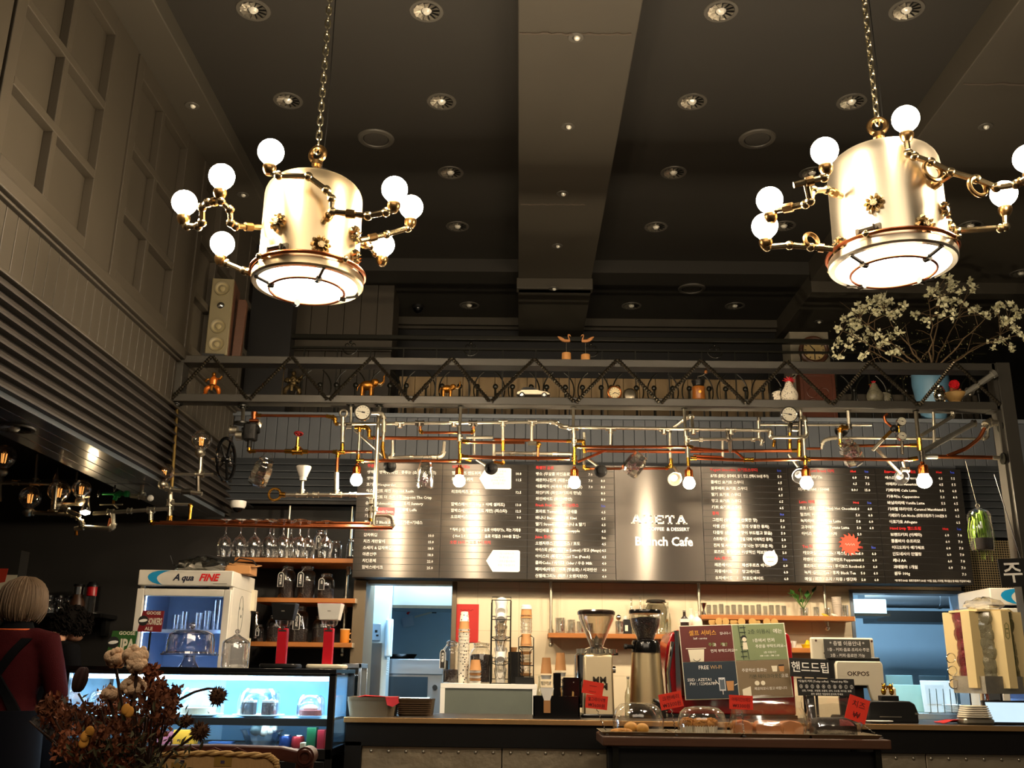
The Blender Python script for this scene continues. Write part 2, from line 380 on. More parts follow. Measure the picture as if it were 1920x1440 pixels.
# ---------------------------------------------------------------- ceiling fittings
m_refl = mat('faceted_reflector', 'aaa392', .3, .85, var=.3, scale=60, bump=.5, bscale=50)
m_rim = mat('downlight_trim', '4a463e', .45)
m_lens = mat('lamp_lens', 'e8e4d4', .1, .3)
def downlight_parts(t, r, big=True):
    MB().lathe([(r * .74, .001), (r * .78, -.007), (r * .97, -.007), (r, -.001), (r, .002)], n=28).build('trim_ring', m_rim, t)
    mb = MB(); n = 12
    for i in range(n):                                          # facets of the shallow reflector
        a, b = 2 * PI * i / n, 2 * PI * (i + .8) / n
        q = [(r * f * math.cos(w), r * f * math.sin(w), z) for f, w, z in ((.76, a, -.012), (.76, b, -.005), (.34, b, -.002), (.34, a, -.009))]
        mb.quad(*q)
    mb.build('reflector', m_refl, t, smooth=0)
    MB().lathe([(0, -.020), (r * .17, -.018), (r * .27, -.008), (r * .30, -.002)], n=14).build('lamp', m_lens, t)
    MB().lathe([(r * .78, -.003), (0, -.0025)], n=20).build('housing', m_black, t)
cols = {'left of the beam, outer column': [(475, 18), (540, 188), (600, 325)], 'left of the beam, inner column': [(800, 20), (828, 190), (845, 323), (858, 424), (870, 507)],
        'right of the beam, inner column': [(1352, 20), (1298, 190), (1263, 323), (1230, 425), (1206, 506)], 'right of the beam, outer column': [(1700, 18), (1597, 190), (1523, 324), (1470, 423), (1417, 506)]}
proto = None
def place_light(px, py, z, label):
    global proto
    p = atz(px, py, z)
    if proto is None:
        proto = thing('ceiling_downlight', label, 'downlight', p, 0, 'recessed ceiling downlights'); downlight_parts(proto, .095)
    else: dup(proto, p, random.uniform(0, 3), label)
for nm, pts in cols.items():
    for i, (px, py) in enumerate(pts): place_light(px, py, 4.692, 'unlit recessed downlight %s, %s from front' % (nm, ORD[i]))
for px, py, w in ((880, 572, 'just left of the beam'), (1184, 573, 'just right of the beam'), (1378, 573, 'far right of the beam')):
    place_light(px, py, 4.572, 'unlit recessed downlight in the low rear ceiling ' + w)
proto = None
place_light(27, 802, 2.292, 'recessed downlight in the glossy boarded soffit at the left edge')
proto = None
for px, py, z, w in ((1915, 512, 4.502, 'at the right edge above the flowers'), (1820, 423, 4.502, 'behind the right chandelier lamps')):
    place_light(px, py, z, 'unlit recessed downlight in the right soffit ' + w)
def spot(px, py, z, label):
    t = thing('mini_spotlight', label, 'spotlight', atz(px, py, z), 0, 'tiny spots in the soffits')
    MB().lathe([(.018, .0), (.022, -.005), (.042, -.004), (.044, 0)], n=18).build('trim_ring', m_rim, t)
    MB().sph((.006, 0, -.002), .018, 12, 8).build('lamp', m_lens, t)
for i, (px, py) in enumerate([(1080, 70), (1065, 237), (1055, 363), (1045, 461)]): spot(px, py, 4.498, 'tiny spotlight in the wide central beam, %s from the front' % ORD[i])
spot(1038, 541, 4.398, 'tiny spotlight in the rear stretch of the central beam'); spot(1848, 237, 4.498, 'tiny spotlight in the right soffit near the right chandelier')
spot(1535, 603, 4.398, 'tiny spotlight in the right soffit above the clock'); spot(360, 198, 4.568, 'tiny spotlight in the left soffit beside the wall panels'); spot(455, 365, 4.568, 'tiny spotlight in the left soffit beyond the left chandelier')
for px, py, z, w in ((705, 260, 4.69, 'left of the beam'), (1420, 260, 4.69, 'right of the beam'), (1297, 541, 4.57, 'in the low rear ceiling')):
    t = thing('ceiling_speaker', 'round dark flush ceiling speaker ' + w, 'speaker', atz(px, py, z), 0, 'flush ceiling speakers')
    MB().lathe([(.088, -.004), (.092, -.012), (.118, -.010), (.125, -.001), (.125, .002)], n=32).build('bezel', m_rim, t)
    MB().lathe([(0, -.006), (.08, -.005), (.087, .002)], n=28).build('grille', mat('speaker_grille', '38352f', .7), t)
t = thing('security_camera', 'small black dome camera on the rear ceiling left of the beam', 'camera', atz(784, 574, 4.57))
MB().lathe([(.06, 0), (.06, -.02), (.05, -.03)], n=20).build('base', m_black, t)
MB().lathe([(.045, -.03), (.04, -.05), (.022, -.068), (0, -.074)], n=20).build('dome', mat('black_dome', '08080a', .08), t)

# ---------------------------------------------------------------- chandeliers
m_drumL = mat('brushed_brass_drum', 'e4cfa8', .36, 1, var=.10, scale=4, stretch=(1, 1, .3), aniso=.6)
m_drumR = mat('brushed_steel_drum', 'e8dcc4', .36, 1, var=.06, scale=4, stretch=(1, 1, .3), aniso=.6)
m_bulb = mat('lit_globe', 'fff0d0', .5, emit=110, ecol=(1, .80, .56), var=0)
m_diff = mat('lit_diffuser', 'ffffff', .5, emit=9, ecol=(1, .93, .80), var=0)
m_socket = mat('aged_brass_elbow', '9a7a4e', .28, 1, var=.25, scale=40)
m_arm = mat('aged_steel_arm', 'b6a27c', .25, 1, var=.25, scale=30)
def rosette(t, p, n, r):
    x, y, z = frame_of(n); p = Vector(p); mb = MB()
    for i in range(10):
        a = 2 * PI * i / 10; d = x * math.cos(a) + y * math.sin(a); e = x * -math.sin(a) + y * math.cos(a)
        mb.rings([[p + d * r * .2 - e * r * .07 + z * .004, p + d * r * .2 + e * r * .07 + z * .004, p + d * r * .2 + z * .016],
                  [p + d * r * .75 - e * r * .22 + z * .008, p + d * r * .75 + e * r * .22 + z * .008, p + d * r * .75 + z * .026],
                  [p + d * r - e * r * .08 + z * .004, p + d * r + e * r * .08 + z * .004, p + d * r + z * .012]])
    mb.cyl(p - z * .01, p + z * .022, r * .26, n=12).torus(p + z * .018, r * .3, r * .07, n, 14, 6)
    mb.build('rosette', m_arm, t, world=True)
def chandelier(label, px_c, py_b, Yc, R, Hb, m_drum, bulbs, arms, ros, brs, loops, chain_top, armr=.0125):
    c = at(px_c, py_b, Yc); t = thing('chandelier', label, 'chandelier', c, 0, 'tank chandeliers')
    pr = [(R * 1.0, -.01), (R, Hb * .80)] + [(R - .07 + .07 * math.cos(a), Hb * .80 + .075 * math.sin(a)) for a in [PI / 2 * i / 6 for i in range(1, 7)]] + [(R * .3, Hb * .80 + .083), (0, Hb * .80 + .085)]
    MB().lathe(pr, n=56).build('drum', m_drum, t, smooth=50)
    MB().lathe([(R * .98, .02), (R * 1.1, .02), (R * 1.12, .012), (R * 1.12, -.012), (R * 1.09, -.02), (R * 1.0, -.02), (R * .985, .0), (R * .98, .02)], n=56).build('flange', m_drum, t)
    MB().lathe([(0, -.012), (R * .9, -.012), (R * 1.0, -.006)], n=48).build('diffuser', m_diff, t)
    MB().torus((0, 0, .034), R * 1.13, .008, (0, 0, 1), 56, 8).build('copper_ring', m_copper, t)
    MB().torus((0, 0, -.045), R * .74, .006, (0, 0, 1), 56, 8).build('guard_ring', m_copper, t)
    for k in range(4):
        a = .5 + k * PI / 2; ca, sa = math.cos(a), math.sin(a)
        MB().cyl((ca * R * .7, sa * R * .7, -.045), (ca * R * 1.07, sa * R * 1.07, -.02), .008, n=8).cyl((ca * R * .68, sa * R * .68, -.045), (ca * R * .8, sa * R * .8, -.045), .014, n=8).build('guard_clip', m_dsteel, t)
        a += .35; ca, sa = math.cos(a), math.sin(a)
        MB().cyl((ca * R * .98, sa * R * .98, .034), (ca * R * 1.17, sa * R * 1.17, .034), .011, n=8).sph((ca * R * 1.17, sa * R * 1.17, .034), .014, 8, 6).build('ring_clip', m_arm, t)
    zt = Hb * .80 + .085
    MB().cyl((0, 0, zt - .01), (0, 0, zt + .10), .012).cyl((0, 0, zt + .085), (0, 0, zt + .105), .024).torus((0, 0, zt + .14), .034, .012, (.35, 1, 0), 22, 8).build('eye_bolt', m_socket, t)
    mb = MB(); z = zt + .14; k = 0                            # chain links
    while z < 4.69 - c.z:
        pts = [Vector((math.cos(a) * .011, 0, math.sin(a) * .013 + (.011 if math.sin(a) > 0 else -.011))) for a in [2 * PI * i / 12 + .01 for i in range(12)]]
        rot = Matrix.Rotation(PI / 2 * (k % 2) + .3, 3, 'Z')
        mb.tube([rot @ p + Vector((0, 0, z + .024)) for p in pts], .0042, 5, True); z += .036; k += 1
    mb.build('chain', mat('chain_steel', 'b0a88e', .3, 1), t)
    MB().tube([(.02, 0, zt + .02), (.03, .01, zt + .3), (.02, .01, 4.69 - c.z)], .0025, 5).build('cable', m_black, t)
    for path in arms:
        pts = [at(*q) for q in path]; a = MB().tube(pts, armr, 8)
        for p in pts[1:-1]: a.sph(p, armr * 1.55, 10, 8)
        ao = a.build('arm', m_arm, t, world=True)
        d = (pts[1] - pts[0]).normalized()
        MB().cyl(pts[-2].lerp(pts[-1], .35), pts[-2].lerp(pts[-1], .6), armr * 1.5, n=10).build('coupling', m_socket, ao, world=True)
    for px, py, Y, r in loops:
        MB().torus(at(px, py, Y), r * 1.15, .009, (.35, -1, .1), 24, 8).build('curl', m_socket, t, world=True)
    for px, py, Y, lean in bulbs:
        p = at(px, py, Y); r = .0525
        b = MB().at(p, (0, lean, 0)); pr = [(0, r)] + [(r * math.sin(a), r * math.cos(a)) for a in [PI * i / 14 for i in range(1, 12)]] + [(.024, -r * .98), (.019, -r * 1.22)]
        b.lathe(pr, n=24).build('bulb', m_bulb, t, world=True)
        MB().at(p, (0, lean, 0)).lathe([(.0, -r * 1.1), (.024, -r * 1.12), (.027, -r * 1.25), (.027, -r * 1.5), (.022, -r * 1.75), (.014, -r * 1.95), (0, -r * 2.0)], n=16).build('lamp_socket', m_socket, t, world=True)
    for px, py, r in ros:
        r *= 1.25
        dy = -R * .8
        for _ in range(6): dx = max(-R * .98, min(R * .98, at(px, py, Yc + dy).x - c.x)); dy = -math.sqrt(max(0, R * R - dx * dx))
        q = at(px, py, Yc + dy); rosette(t, (c.x + dx, Yc + dy, q.z), (dx, dy, 0), r)
    for px, py in brs:
        q = at(px, py, Yc - R); dx = q.x - c.x; dy = -math.sqrt(R * R - dx * dx); q = at(px, py, Yc + dy)
        a = math.atan2(dx, -dy)
        MB().at((c.x + dx, Yc + dy, q.z), (0, 0, a)).b(-.05, .05, -.008, .006, -.016, .016).cyl((-.028, -.014, 0), (.028, -.014, 0), .015, n=10).cyl((-.035, -.012, 0), (-.035, 0, 0), .006, n=8).cyl((.035, -.012, 0), (.035, 0, 0), .006, n=8).build('hinge_bracket', m_dsteel, t, world=True)
    return t
a1, a2, a3, a4, a5, a6, a7 = 3.50, 3.58, 3.72, 3.9, 3.55, 3.92, 4.05
chandelier('brass tank chandelier with seven globe bulbs, on the left chain', 577, 528, 3.8, .208, .47, m_drumL,
    [(508, 285, a1, 0), (416, 331, a2, 0), (346, 380, a3, -.05), (417, 457, a4, 0), (740, 355, a5, 0), (771, 388, a6, 0), (718, 459, a7, 0)],
    [[(508, 324, a1), (522, 329, 3.5), (578, 331, 3.52), (612, 356, 3.54), (622, 373, 3.55), (623, 397, 3.56), (606, 418, 3.62)], [(740, 393, a5), (724, 398, 3.54), (690, 405, 3.55), (623, 397, 3.56)],
     [(410, 368, a2), (414, 377, 3.58), (431, 393, 3.62), (433, 418, 3.64), (442, 424, 3.66), (492, 427, 3.75)], [(342, 418, a3), (350, 424, 3.72), (371, 425, 3.7), (379, 417, 3.68), (379, 389, 3.64), (390, 380, 3.61), (414, 377, 3.58)],
     [(417, 486, a4), (425, 494, 3.9), (458, 508, 3.86), (480, 512, 3.82)], [(775, 420, a6), (765, 428, 3.92), (725, 440, 3.9), (670, 452, 3.85)], [(716, 487, a7), (704, 475, 4.05), (695, 462, 4.0), (672, 455, 3.92)]],
    [(523, 418, .032), (601, 460, .034), (664, 441, .032), (664, 482, .026)], [(518, 467)], [], None)
chandelier('pale steel tank chandelier with curled pipe arms, on the right chain', 1673, 492, 3.65, .222, .50, m_drumR,
    [(1698, 223, 3.40, .05), (1546, 283, 3.38, 0), (1443, 375, 3.55, 0), (1434, 424, 3.62, 0), (1927, 297, 3.30, 0), (1882, 363, 3.62, .05)],
    [[(1699, 262, 3.4), (1703, 287, 3.4), (1714, 293, 3.4), (1745, 304, 3.4), (1782, 323, 3.4), (1830, 336, 3.38), (1868, 352, 3.36), (1905, 346, 3.33), (1924, 336, 3.30)], [(1784, 326, 3.4), (1722, 367, 3.52)],
     [(1553, 322, 3.38), (1545, 333, 3.38), (1488, 347, 3.4)], [(1512, 344, 3.4), (1519, 377, 3.44), (1510, 383, 3.46), (1443, 397, 3.55)], [(1519, 377, 3.44), (1525, 357, 3.46), (1550, 356, 3.5), (1578, 368, 3.55)],
     [(1434, 456, 3.62), (1438, 463, 3.62), (1480, 460, 3.62), (1520, 463, 3.6), (1562, 467, 3.58)], [(1885, 402, 3.62), (1885, 425, 3.62), (1876, 428, 3.63), (1795, 433, 3.7), (1783, 425, 3.72), (1776, 415, 3.72), (1760, 412, 3.7)]],
    [(1640, 382, .033), (1733, 422, .033), (1575, 462, .032), (1768, 395, .028)], [(1639, 432)], [(1748, 321, 3.4, .034), (1833, 350, 3.37, .034), (1521, 451, 3.6, .026)], None)
# ---------------------------------------------------------------- truss beam over the counter
YT = 5.9; ZT0, ZT1 = 2.826, 3.13
t = thing('truss_beam', 'long dark steel truss beam with zigzag ribbed rods above the menu', 'beam', (0, YT, ZT0))
MB().b(-2.2, 3.0, 0, .11, .255, .304).build('top_chord', m_truss, t, bev=.003)
MB().b(-2.2, 3.0, 0, .11, 0, .050).build('bottom_chord', m_truss, t, bev=.003)
MB().b(-2.2, -2.155, 0, .11, .05, .255).build('end_post', m_truss, t, bev=.003)
MB().b(3.0, 3.085, -.02, .13, ZCT - ZT0 + .001, .304).build('end_post', m_truss, t, bev=.003)
MB().b(2.98, 3.0, .0, .02, -1.6, .304).b(2.94, 3.0, .0, .11, -.004, 0).build('edge_angle', m_truss, t)
tops = [398, 547, 697, 847, 1002, 1158, 1315, 1475, 1631, 1790]; bots = [320, 466, 615, 770, 919, 1078, 1238, 1400, 1560, 1722, 1878]
m_rebar = mat('ribbed_rod', '4c463a', .28, .9, var=.2)
m_rib = m_rebar
def rod(pa, pb):
    n = 64; pts = [pa.lerp(pb, i / n) for i in range(n + 1)]
    MB().tube(pts, [.0095 if i % 3 else .0145 for i in range(n + 1)], 6).build('zigzag_rod', m_rebar, t, world=True, smooth=0)
for i, x in enumerate(tops):
    a = at(x, 673 + (x - 960) * .009, YT - .012); b0 = at(bots[i] + 2, 752 + (x - 960) * .009, YT - .012); b1 = at(bots[i + 1] - 2, 752 + (x - 960) * .009, YT - .012)
    for p, dx in ((b0, -.004), (b1, .004)): rod(a + Vector((dx, 0, 0)), p)
ZF = ZT0 + .05                                              # figures stand on the bottom chord
def on_chord(px, dy=0): p = at(px, 738, YT + .055 + dy); return Vector((p.x, p.y, ZF))
k0 = ppm(900, 730, YT + .05)
m_bronze = mat('antique_gold_bronze', 'a8702c', .32, .9, var=.3, scale=40, bump=.2)
m_dbronze = mat('dark_bronze', '4d4026', .35, .85, var=.5, scale=40, bump=.4)
m_ogold = mat('orange_gold_lacquer', 'c8681c', .3, .4, var=.3, scale=40)
def statuette(label, px, h, m, m2, staff):
    t = thing('statuette', label, 'statuette', on_chord(px), 0); s = h / .14; mb = MB()
    for sx in (-1, 1):                                      # wide stance
        mb.tube([(sx * .012 * s, 0, .062 * s), (sx * .040 * s, -.012 * s, .040 * s), (sx * .040 * s, 0, .008 * s)], [.014 * s, .016 * s, .012 * s], 10)
        mb.sph((sx * .044 * s, -.010 * s, .006 * s), .011 * s, 10, 6, (1, 1.5, .6))
    mb.lathe([(.0, .05), (.02, .055), (.019, .075), (.026, .100), (.018, .114), (.008, .118), (.008, .124)], n=16, sx=s, sy=s * .7) if s == 1 else mb.at((0, 0, 0), (0, 0, 0), (s, s * .75, s)).lathe([(.0, .05), (.02, .055), (.019, .075), (.026, .100), (.018, .114), (.008, .118), (.008, .124)], n=16).at()
    mb.build('body', m, t, sub=1)
    a = MB()
    a.tube([(-.022 * s, 0, .106 * s), (-.046 * s, -.01 * s, .094 * s), (-.034 * s, -.024 * s, .080 * s)], [.010 * s, .009 * s, .007 * s], 8)
    a.tube([(.022 * s, 0, .106 * s), (.044 * s, -.01 * s, .100 * s), (.052 * s, -.012 * s, .124 * s)], [.010 * s, .009 * s, .007 * s], 8)
    a.build('arms', m2, t, sub=1)
    MB().sph((0, -.002 * s, .132 * s), .0125 * s, 14, 10, (1, 1, 1.15)).sph((0, -.014 * s, .131 * s), .003 * s, 6, 5).build('head', m2, t)
    MB().torus((0, 0, .064 * s), .019 * s, .005 * s, (0, 0, 1), 16, 6).b(-.006 * s, .006 * s, -.020 * s, -.014 * s, .030 * s, .064 * s).build('sash', m2, t)
    if staff:
        MB().tube([(-.052 * s, -.02 * s, .004), (-.050 * s, -.022 * s, .15 * s)], .0028 * s, 6).sph((-.05 * s, -.022 * s, .155 * s), .007 * s, 8, 6).build('staff', m2, t)
        mb = MB()
        for i in range(9):
            an = 2 * PI * i / 9; mb.sph((.03 * s * math.cos(an), .022 * s * math.sin(an), .088 * s), .0085 * s, 8, 6, (1, .6, 1.3))
        mb.sph((-.04 * s, 0, .092 * s), .012 * s, 8, 6).sph((.038 * s, .0, .104 * s), .012 * s, 8, 6).build('armour', m, t)
    MB().b(-.055 * s, .055 * s, -.025, .025, 0, .004).build('base', m_dbronze, t)
statuette('small orange-gold statuette in a wide stance at the left end of the truss', 398, .152, m_ogold, m_bronze, False)
statuette('dark bronze armoured statuette with staff, second from the left on the truss', 548, .165, m_dbronze, m_dbronze, True)
def elephant(label, px, s, rz):
    t = thing('elephant_figurine', label, 'figurine', on_chord(px), rz)
    mb = MB().at((0, 0, 0), (0, 0, 0), (s, s, s))
    mb.sph((0, 0, .078), .036, 18, 12, (1.35, .85, .9))
    mb.sph((.050, 0, .098), .024, 14, 10, (1, .85, 1.05)).tube([(.036, 0, .088), (.05, 0, .098)], [.026, .022], 12)
    mb.tube([(.066, 0, .094), (.084, 0, .090), (.098, 0, .100), (.104, 0, .118), (.098, 0, .134), (.106, 0, .148)], [.014, .011, .009, .007, .006, .006], 10)
    for x, y in ((-.03, .017), (-.03, -.017), (.026, .016), (.026, -.016)):
        mb.tube([(x, y, .075), (x + .002, y, .035), (x, y, 0)], [.0165, .0115, .0125], 10)
    mb.build('body', m_bronze, t, sub=1)
    for sy in (-1, 1):
        MB().at((.042 * s, sy * .022 * s, .098 * s), (0, .2, sy * .5), (s, s, s)).sph((-.006, 0, -.006), .019, 12, 8, (1, .18, 1.2)).build('ear', m_bronze, t)
        MB().at((0, 0, 0), (0, 0, 0), (s, s, s)).tube([(.07, sy * .012, .086), (.084, sy * .015, .082), (.092, sy * .015, .090)], [.004, .003, .001], 7).build('tusk', mat('ivory_paint', 'd9c08a', .4), t)
    MB().at((0, 0, 0), (0, 0, 0), (s, s, s)).tube([(-.048, 0, .086), (-.060, 0, .066), (-.064, 0, .044)], [.004, .003, .004], 6).build('tail', m_bronze, t)
elephant('gold elephant figurine with raised trunk, the larger one on the truss', 688, 1.02, 0)
elephant('little gold elephant figurine with raised trunk, left of the toy car', 838, .80, .15)
t = thing('toy_car', 'silver model hatchback car in the middle of the truss', 'toy car', on_chord(1000), 0)
body = [(-.108, .018), (-.110, .036), (-.098, .044), (-.086, .048), (-.070, .066), (-.045, .072), (.0, .070), (.038, .052), (.085, .043), (.106, .032), (.108, .018)]
MB().prism(body, -.042, .042).build('body', mat('silver_car_paint', 'cfc0a4', .25, .7, var=.05), t, bev=.006)
MB().prism([(-.078, .050), (-.064, .065), (-.044, .069), (-.004, .067), (.028, .052)], -.0428, .0428).prism([(.004, .0695), (.037, .053), (.031, .052), (.0, .066)], -.034, .034).build('windows', mat('dark_car_glass', '14120f', .1), t)
for x in (-.072, .068):
    for y in (-.040, .040):
        w = MB().cyl((x, y - .008, .0175), (x, y + .008, .0175), .0175, n=20).build('wheel', m_black, t)
        MB().torus((x, y - .0085 if y < 0 else y + .0085, .0175), .010, .002, (0, 1, 0), 16, 5).cyl((x, y - .0095, .0175), (x, y + .0095, .0175), .0105, n=10).build('hubcap', m_chrome, w)
MB().sph((.098, -.035, .033), .006, 8, 6, (1.4, .6, .7)).sph((.098, .035, .033), .006, 8, 6, (1.4, .6, .7)).build('headlights', m_chrome, t)
m_cop2 = mat('copper_case', 'a8602c', .3, .8)
t = thing('alarm_clock', 'copper twin-bell alarm clock on the truss beside a round plate', 'clock', on_chord(1152), 0)
MB().cyl((0, -.022, .044), (0, .022, .044), .044, n=32).torus((0, -.022, .044), .040, .0055, (0, 1, 0), 32, 8).build('case', m_cop2, t)
MB().cyl((0, -.0235, .044), (0, -.022, .044), .036, n=32).build('dial', mat('cream_dial', 'e8d4a4', .5), t)
mb = MB()
for i in range(12):
    a = 2 * PI * i / 12; mb.at((.029 * math.sin(a), -.0245, .044 + .029 * math.cos(a)), (0, a, 0)).b(-.0012, .0012, -.0005, .001, -.004, .004)
mb.at((0, -.0255, .044), (0, 1.9, 0)).b(-.0015, .0015, -.0005, .0005, -.002, .027).at((0, -.0255, .044), (0, -2.2, 0)).b(-.002, .002, -.0005, .0005, -.002, .019).build('hands_and_marks', m_blackink, t)
for sx in (-1, 1):
    MB().at((sx * .024, 0, .090), (0, sx * .5, 0)).sph((0, 0, 0), .017, 14, 8, (1, 1, .6)).cyl((0, 0, -.014), (0, 0, 0), .004, n=8).build('bell', m_dbronze, t)
    MB().cyl((sx * .022, 0, .008), (sx * .030, 0, 0), .005, n=8).build('foot', m_dbronze, t)
MB().torus((0, 0, .092), .028, .003, (0, 1, 0), 20, 6, -PI, 0).build('carry_handle', m_dbronze, t)
p = on_chord(1181, .025); t = thing('display_plate', 'round silvery plate standing on edge behind the alarm clock', 'plate', p, 0)
MB().at((0, 0, .044), (PI / 2 - .12, 0, 0)).lathe([(0, .004), (.030, .004), (.042, -.003), (.044, -.001), (.040, .004), (.03, .008), (0, .008)], n=32).build('plate', mat('engraved_silver', '8b8270', .3, .9, var=.5, scale=30), t)
MB().torus((0, 0, .044), .044, .003, (0, 1, .1), 32, 6).build('rim', m_dbronze, t)
MB().b(-.02, .02, -.01, .02, 0, .004).build('stand', m_black, t)
t = thing('coffee_mill', 'vintage wooden coffee mill with crank handle on the truss', 'coffee mill', on_chord(1310), 0)
MB().lathe([(0, 0), (.044, 0), (.046, .004), (.040, .010), (.039, .078), (.044, .086), (.040, .092), (0, .092)], n=28).build('barrel', mat('varnished_mill_wood', 'a05f22', .3, var=.25, stretch=(12, 12, 1)), t)
MB().cyl((0, -.040, .05), (0, -.046, .05), .009, n=12).build('knob', m_brass, t)
MB().lathe([(.012, .092), (.034, .100), (.040, .124), (.044, .136), (.040, .138), (.034, .12), (.01, .1)], n=24).build('bean_bowl', m_black, t)
mb = MB().torus((0, 0, .132), .042, .003, (0, 0, 1), 24, 6).cyl((0, 0, .1), (0, 0, .165), .004, n=8).tube([(0, 0, .163), (.026, 0, .168), (.052, 0, .184)], .0035, 7); mb.build('crank', m_dsteel, t)
MB().lathe([(0, 0), (.009, .002), (.011, .012), (.008, .022), (0, .024)], (.052, 0, .182), 14).build('crank_knob', m_wood, t)
def rooster(label, px, s, body_m, rz, lace):
    t = thing('rooster_figurine', label, 'figurine', on_chord(px), rz); mb = MB().at((0, 0, 0), (0, 0, 0), (s, s, s))
    mb.lathe([(0, 0), (.034, 0), (.042, .012), (.046, .035), (.040, .055), (.028, .072), (.021, .085), (.018, .098), (.010, .110), (0, .113)], n=22, sy=.8)
    mb.build('body', body_m, t, sub=1)
    mb = MB().at((0, 0, 0), (0, 0, 0), (s, s, s))
    for i in range(5): mb.at((-.03 * s, 0, .04 * s), (0, -.3 - i * .28, 0), (s, s, s)).sph((-.03, 0, .02), .016, 10, 6, (1.5, .35, .5))
    mb.build('tail', body_m, t)
    mb = MB().at((0, 0, 0), (0, 0, 0), (s, s, s))
    for i in range(11 if lace else 5):
        a = (-1.2 + 2.6 * i / 10) if lace else (-.7 + 1.4 * i / 4); L = .03 if lace else .016
        mb.tube([(.002, 0, .106), (.002 + L * .6 * math.sin(a), .004 * (-1) ** i, .106 + L * .7 * math.cos(a)), (.002 + L * math.sin(a) * 1.15, .008 * (-1) ** i, .106 + L * math.cos(a))], [.004, .004, .001], 6)
    mb.sph((.018, 0, .090), .006, 8, 6, (.6, .6, 1.5)).build('comb', mat('coral_red', 'c0202a', .4), t)
    MB().at((0, 0, 0), (0, 0, 0), (s, s, s)).cyl((.015, 0, .103), (.030, 0, .100), .005, .0005, 8).build('beak', m_gold, t)
m_wr = mat('white_dotted_ceramic', 'e8dcc4', .35)
nt = m_wr.node_tree; vo = nt.nodes.new('ShaderNodeTexVoronoi'); vo.inputs['Scale'].default_value = 95; cr = nt.nodes.new('ShaderNodeValToRGB'); tcn = nt.nodes.new('ShaderNodeTexCoord')
cr.color_ramp.elements[0].position = .22; cr.color_ramp.elements[1].position = .3; cr.color_ramp.elements[0].color = (.05, .04, .03, 1); cr.color_ramp.elements[1].color = (*lin('eadfc8'), 1)
nt.links.new(tcn.outputs['Object'], vo.inputs['Vector']); nt.links.new(vo.outputs['Distance'], cr.inputs[0]); nt.links.new(cr.outputs[0], nt.nodes['Principled BSDF'].inputs['Base Color'])
rooster('white dotted rooster figurine with spiky red comb on the truss', 1480, 1.25, m_wr, 0, True)
rooster('grey speckled rooster figurine on the truss, left of the blue vase', 1640, 1.2, mat('grey_speckled_ceramic', '6f6a56', .35, var=.9, scale=70), PI, False)
t = thing('flower_bowl', 'small stone bowl with dried blooms and a red pompom flower', 'bowl', on_chord(1790), 0)
MB().lathe([(0, 0), (.034, 0), (.036, .006), (.030, .012), (.058, .040), (.070, .064), (.066, .070), (.058, .060), (.04, .035), (0, .03)], n=28).build('bowl', mat('ochre_stoneware', '9a7a48', .5, var=.3), t)
mb = MB(); random.seed(5)
for i in range(26):
    a = random.uniform(0, 6.28); r = random.uniform(0, .05); mb.sph((r * math.cos(a), r * math.sin(a), .070 + random.uniform(0, .028) - r * .2), random.uniform(.008, .014), 7, 5)
mb.build('dried_blooms', mat('dried_orange_bloom', '9a5230', .8, var=.4, scale=50), t, smooth=0)
mb = MB()
for i in range(60):
    z = 1 - 2 * (i + .5) / 60; a = i * 2.4; r = math.sqrt(1 - z * z); mb.sph((.026 * r * math.cos(a) + .004, .026 * r * math.sin(a), .125 + .026 * z), .008, 6, 5)
mb.tube([(.004, 0, .07), (.004, 0, .12)], .004, 6).build('pompom_flower', mat('bright_red_petals', 'd0101c', .6), t)
t = thing('silver_ornament', 'sparkling silver pine-cone ornament in front of the blue vase', 'ornament', on_chord(1762, .01), 0)
mb = MB()
for j in range(11):
    for i in range(9):
        a = 2 * PI * (i + .5 * (j % 2)) / 9; r = .032 * math.sin(PI * (j + 1.2) / 12.5) ** .7; mb.at((r * math.cos(a), r * math.sin(a), .008 + j * .0105), (random.uniform(-.6, .6), random.uniform(-.6, .6), a)).bc((0, 0, 0), (.010, .012, .010))
mb.at().lathe([(0, 0), (.018, .001), (.028, .04), (.022, .09), (0, .12)], n=16).build('scales', mat('silver_sequins', 'd9d3c0', .12, 1, var=.3), t, smooth=0)
# carved birds on stumps, on the top chord
for px, flip, w in ((1062, 1, 'left'), (1098, -1, 'right')):
    p = at(px, 673, YT + .05); t = thing('carved_bird', 'carved wooden bird on a log stump atop the truss, %s of the two' % w, 'carved bird', (p.x, p.y, ZT1), 0 if flip > 0 else 0)
    h = .055 if flip > 0 else .045
    MB().cyl((0, 0, 0), (0, 0, h), .031, .029, 18).build('stump', mat('pale_log', 'c28a4c', .6, var=.25, scale=14), t)
    MB().cyl((0, 0, h - .005), (0, 0, .135), .0018, n=6).build('rod', m_dsteel, t)
    f = flip; mb = MB()
    mb.tube([(-.055 * f, 0, .172), (-.04 * f, 0, .150), (-.012 * f, 0, .138), (.018 * f, 0, .139), (.026 * f, 0, .142)], [.003, .008, .012, .011, .006], 10)
    mb.tube([(.020 * f, 0, .142), (.018 * f, 0, .158), (.010 * f, 0, .174), (.012 * f, 0, .183), (.024 * f, 0, .180), (.030 * f, 0, .168)], [.008, .005, .0045, .006, .005, .001], 8)
    mb.build('bird', mat('carved_pale_wood', 'b87c48', .55, var=.2), t, sub=1)
    MB().at((-.03 * f, 0, .155), (0, .5 * f, 0)).sph((0, 0, 0), .02, 10, 6, (1.5, .35, .4)).build('wing', MATS['carved_pale_wood'], t)

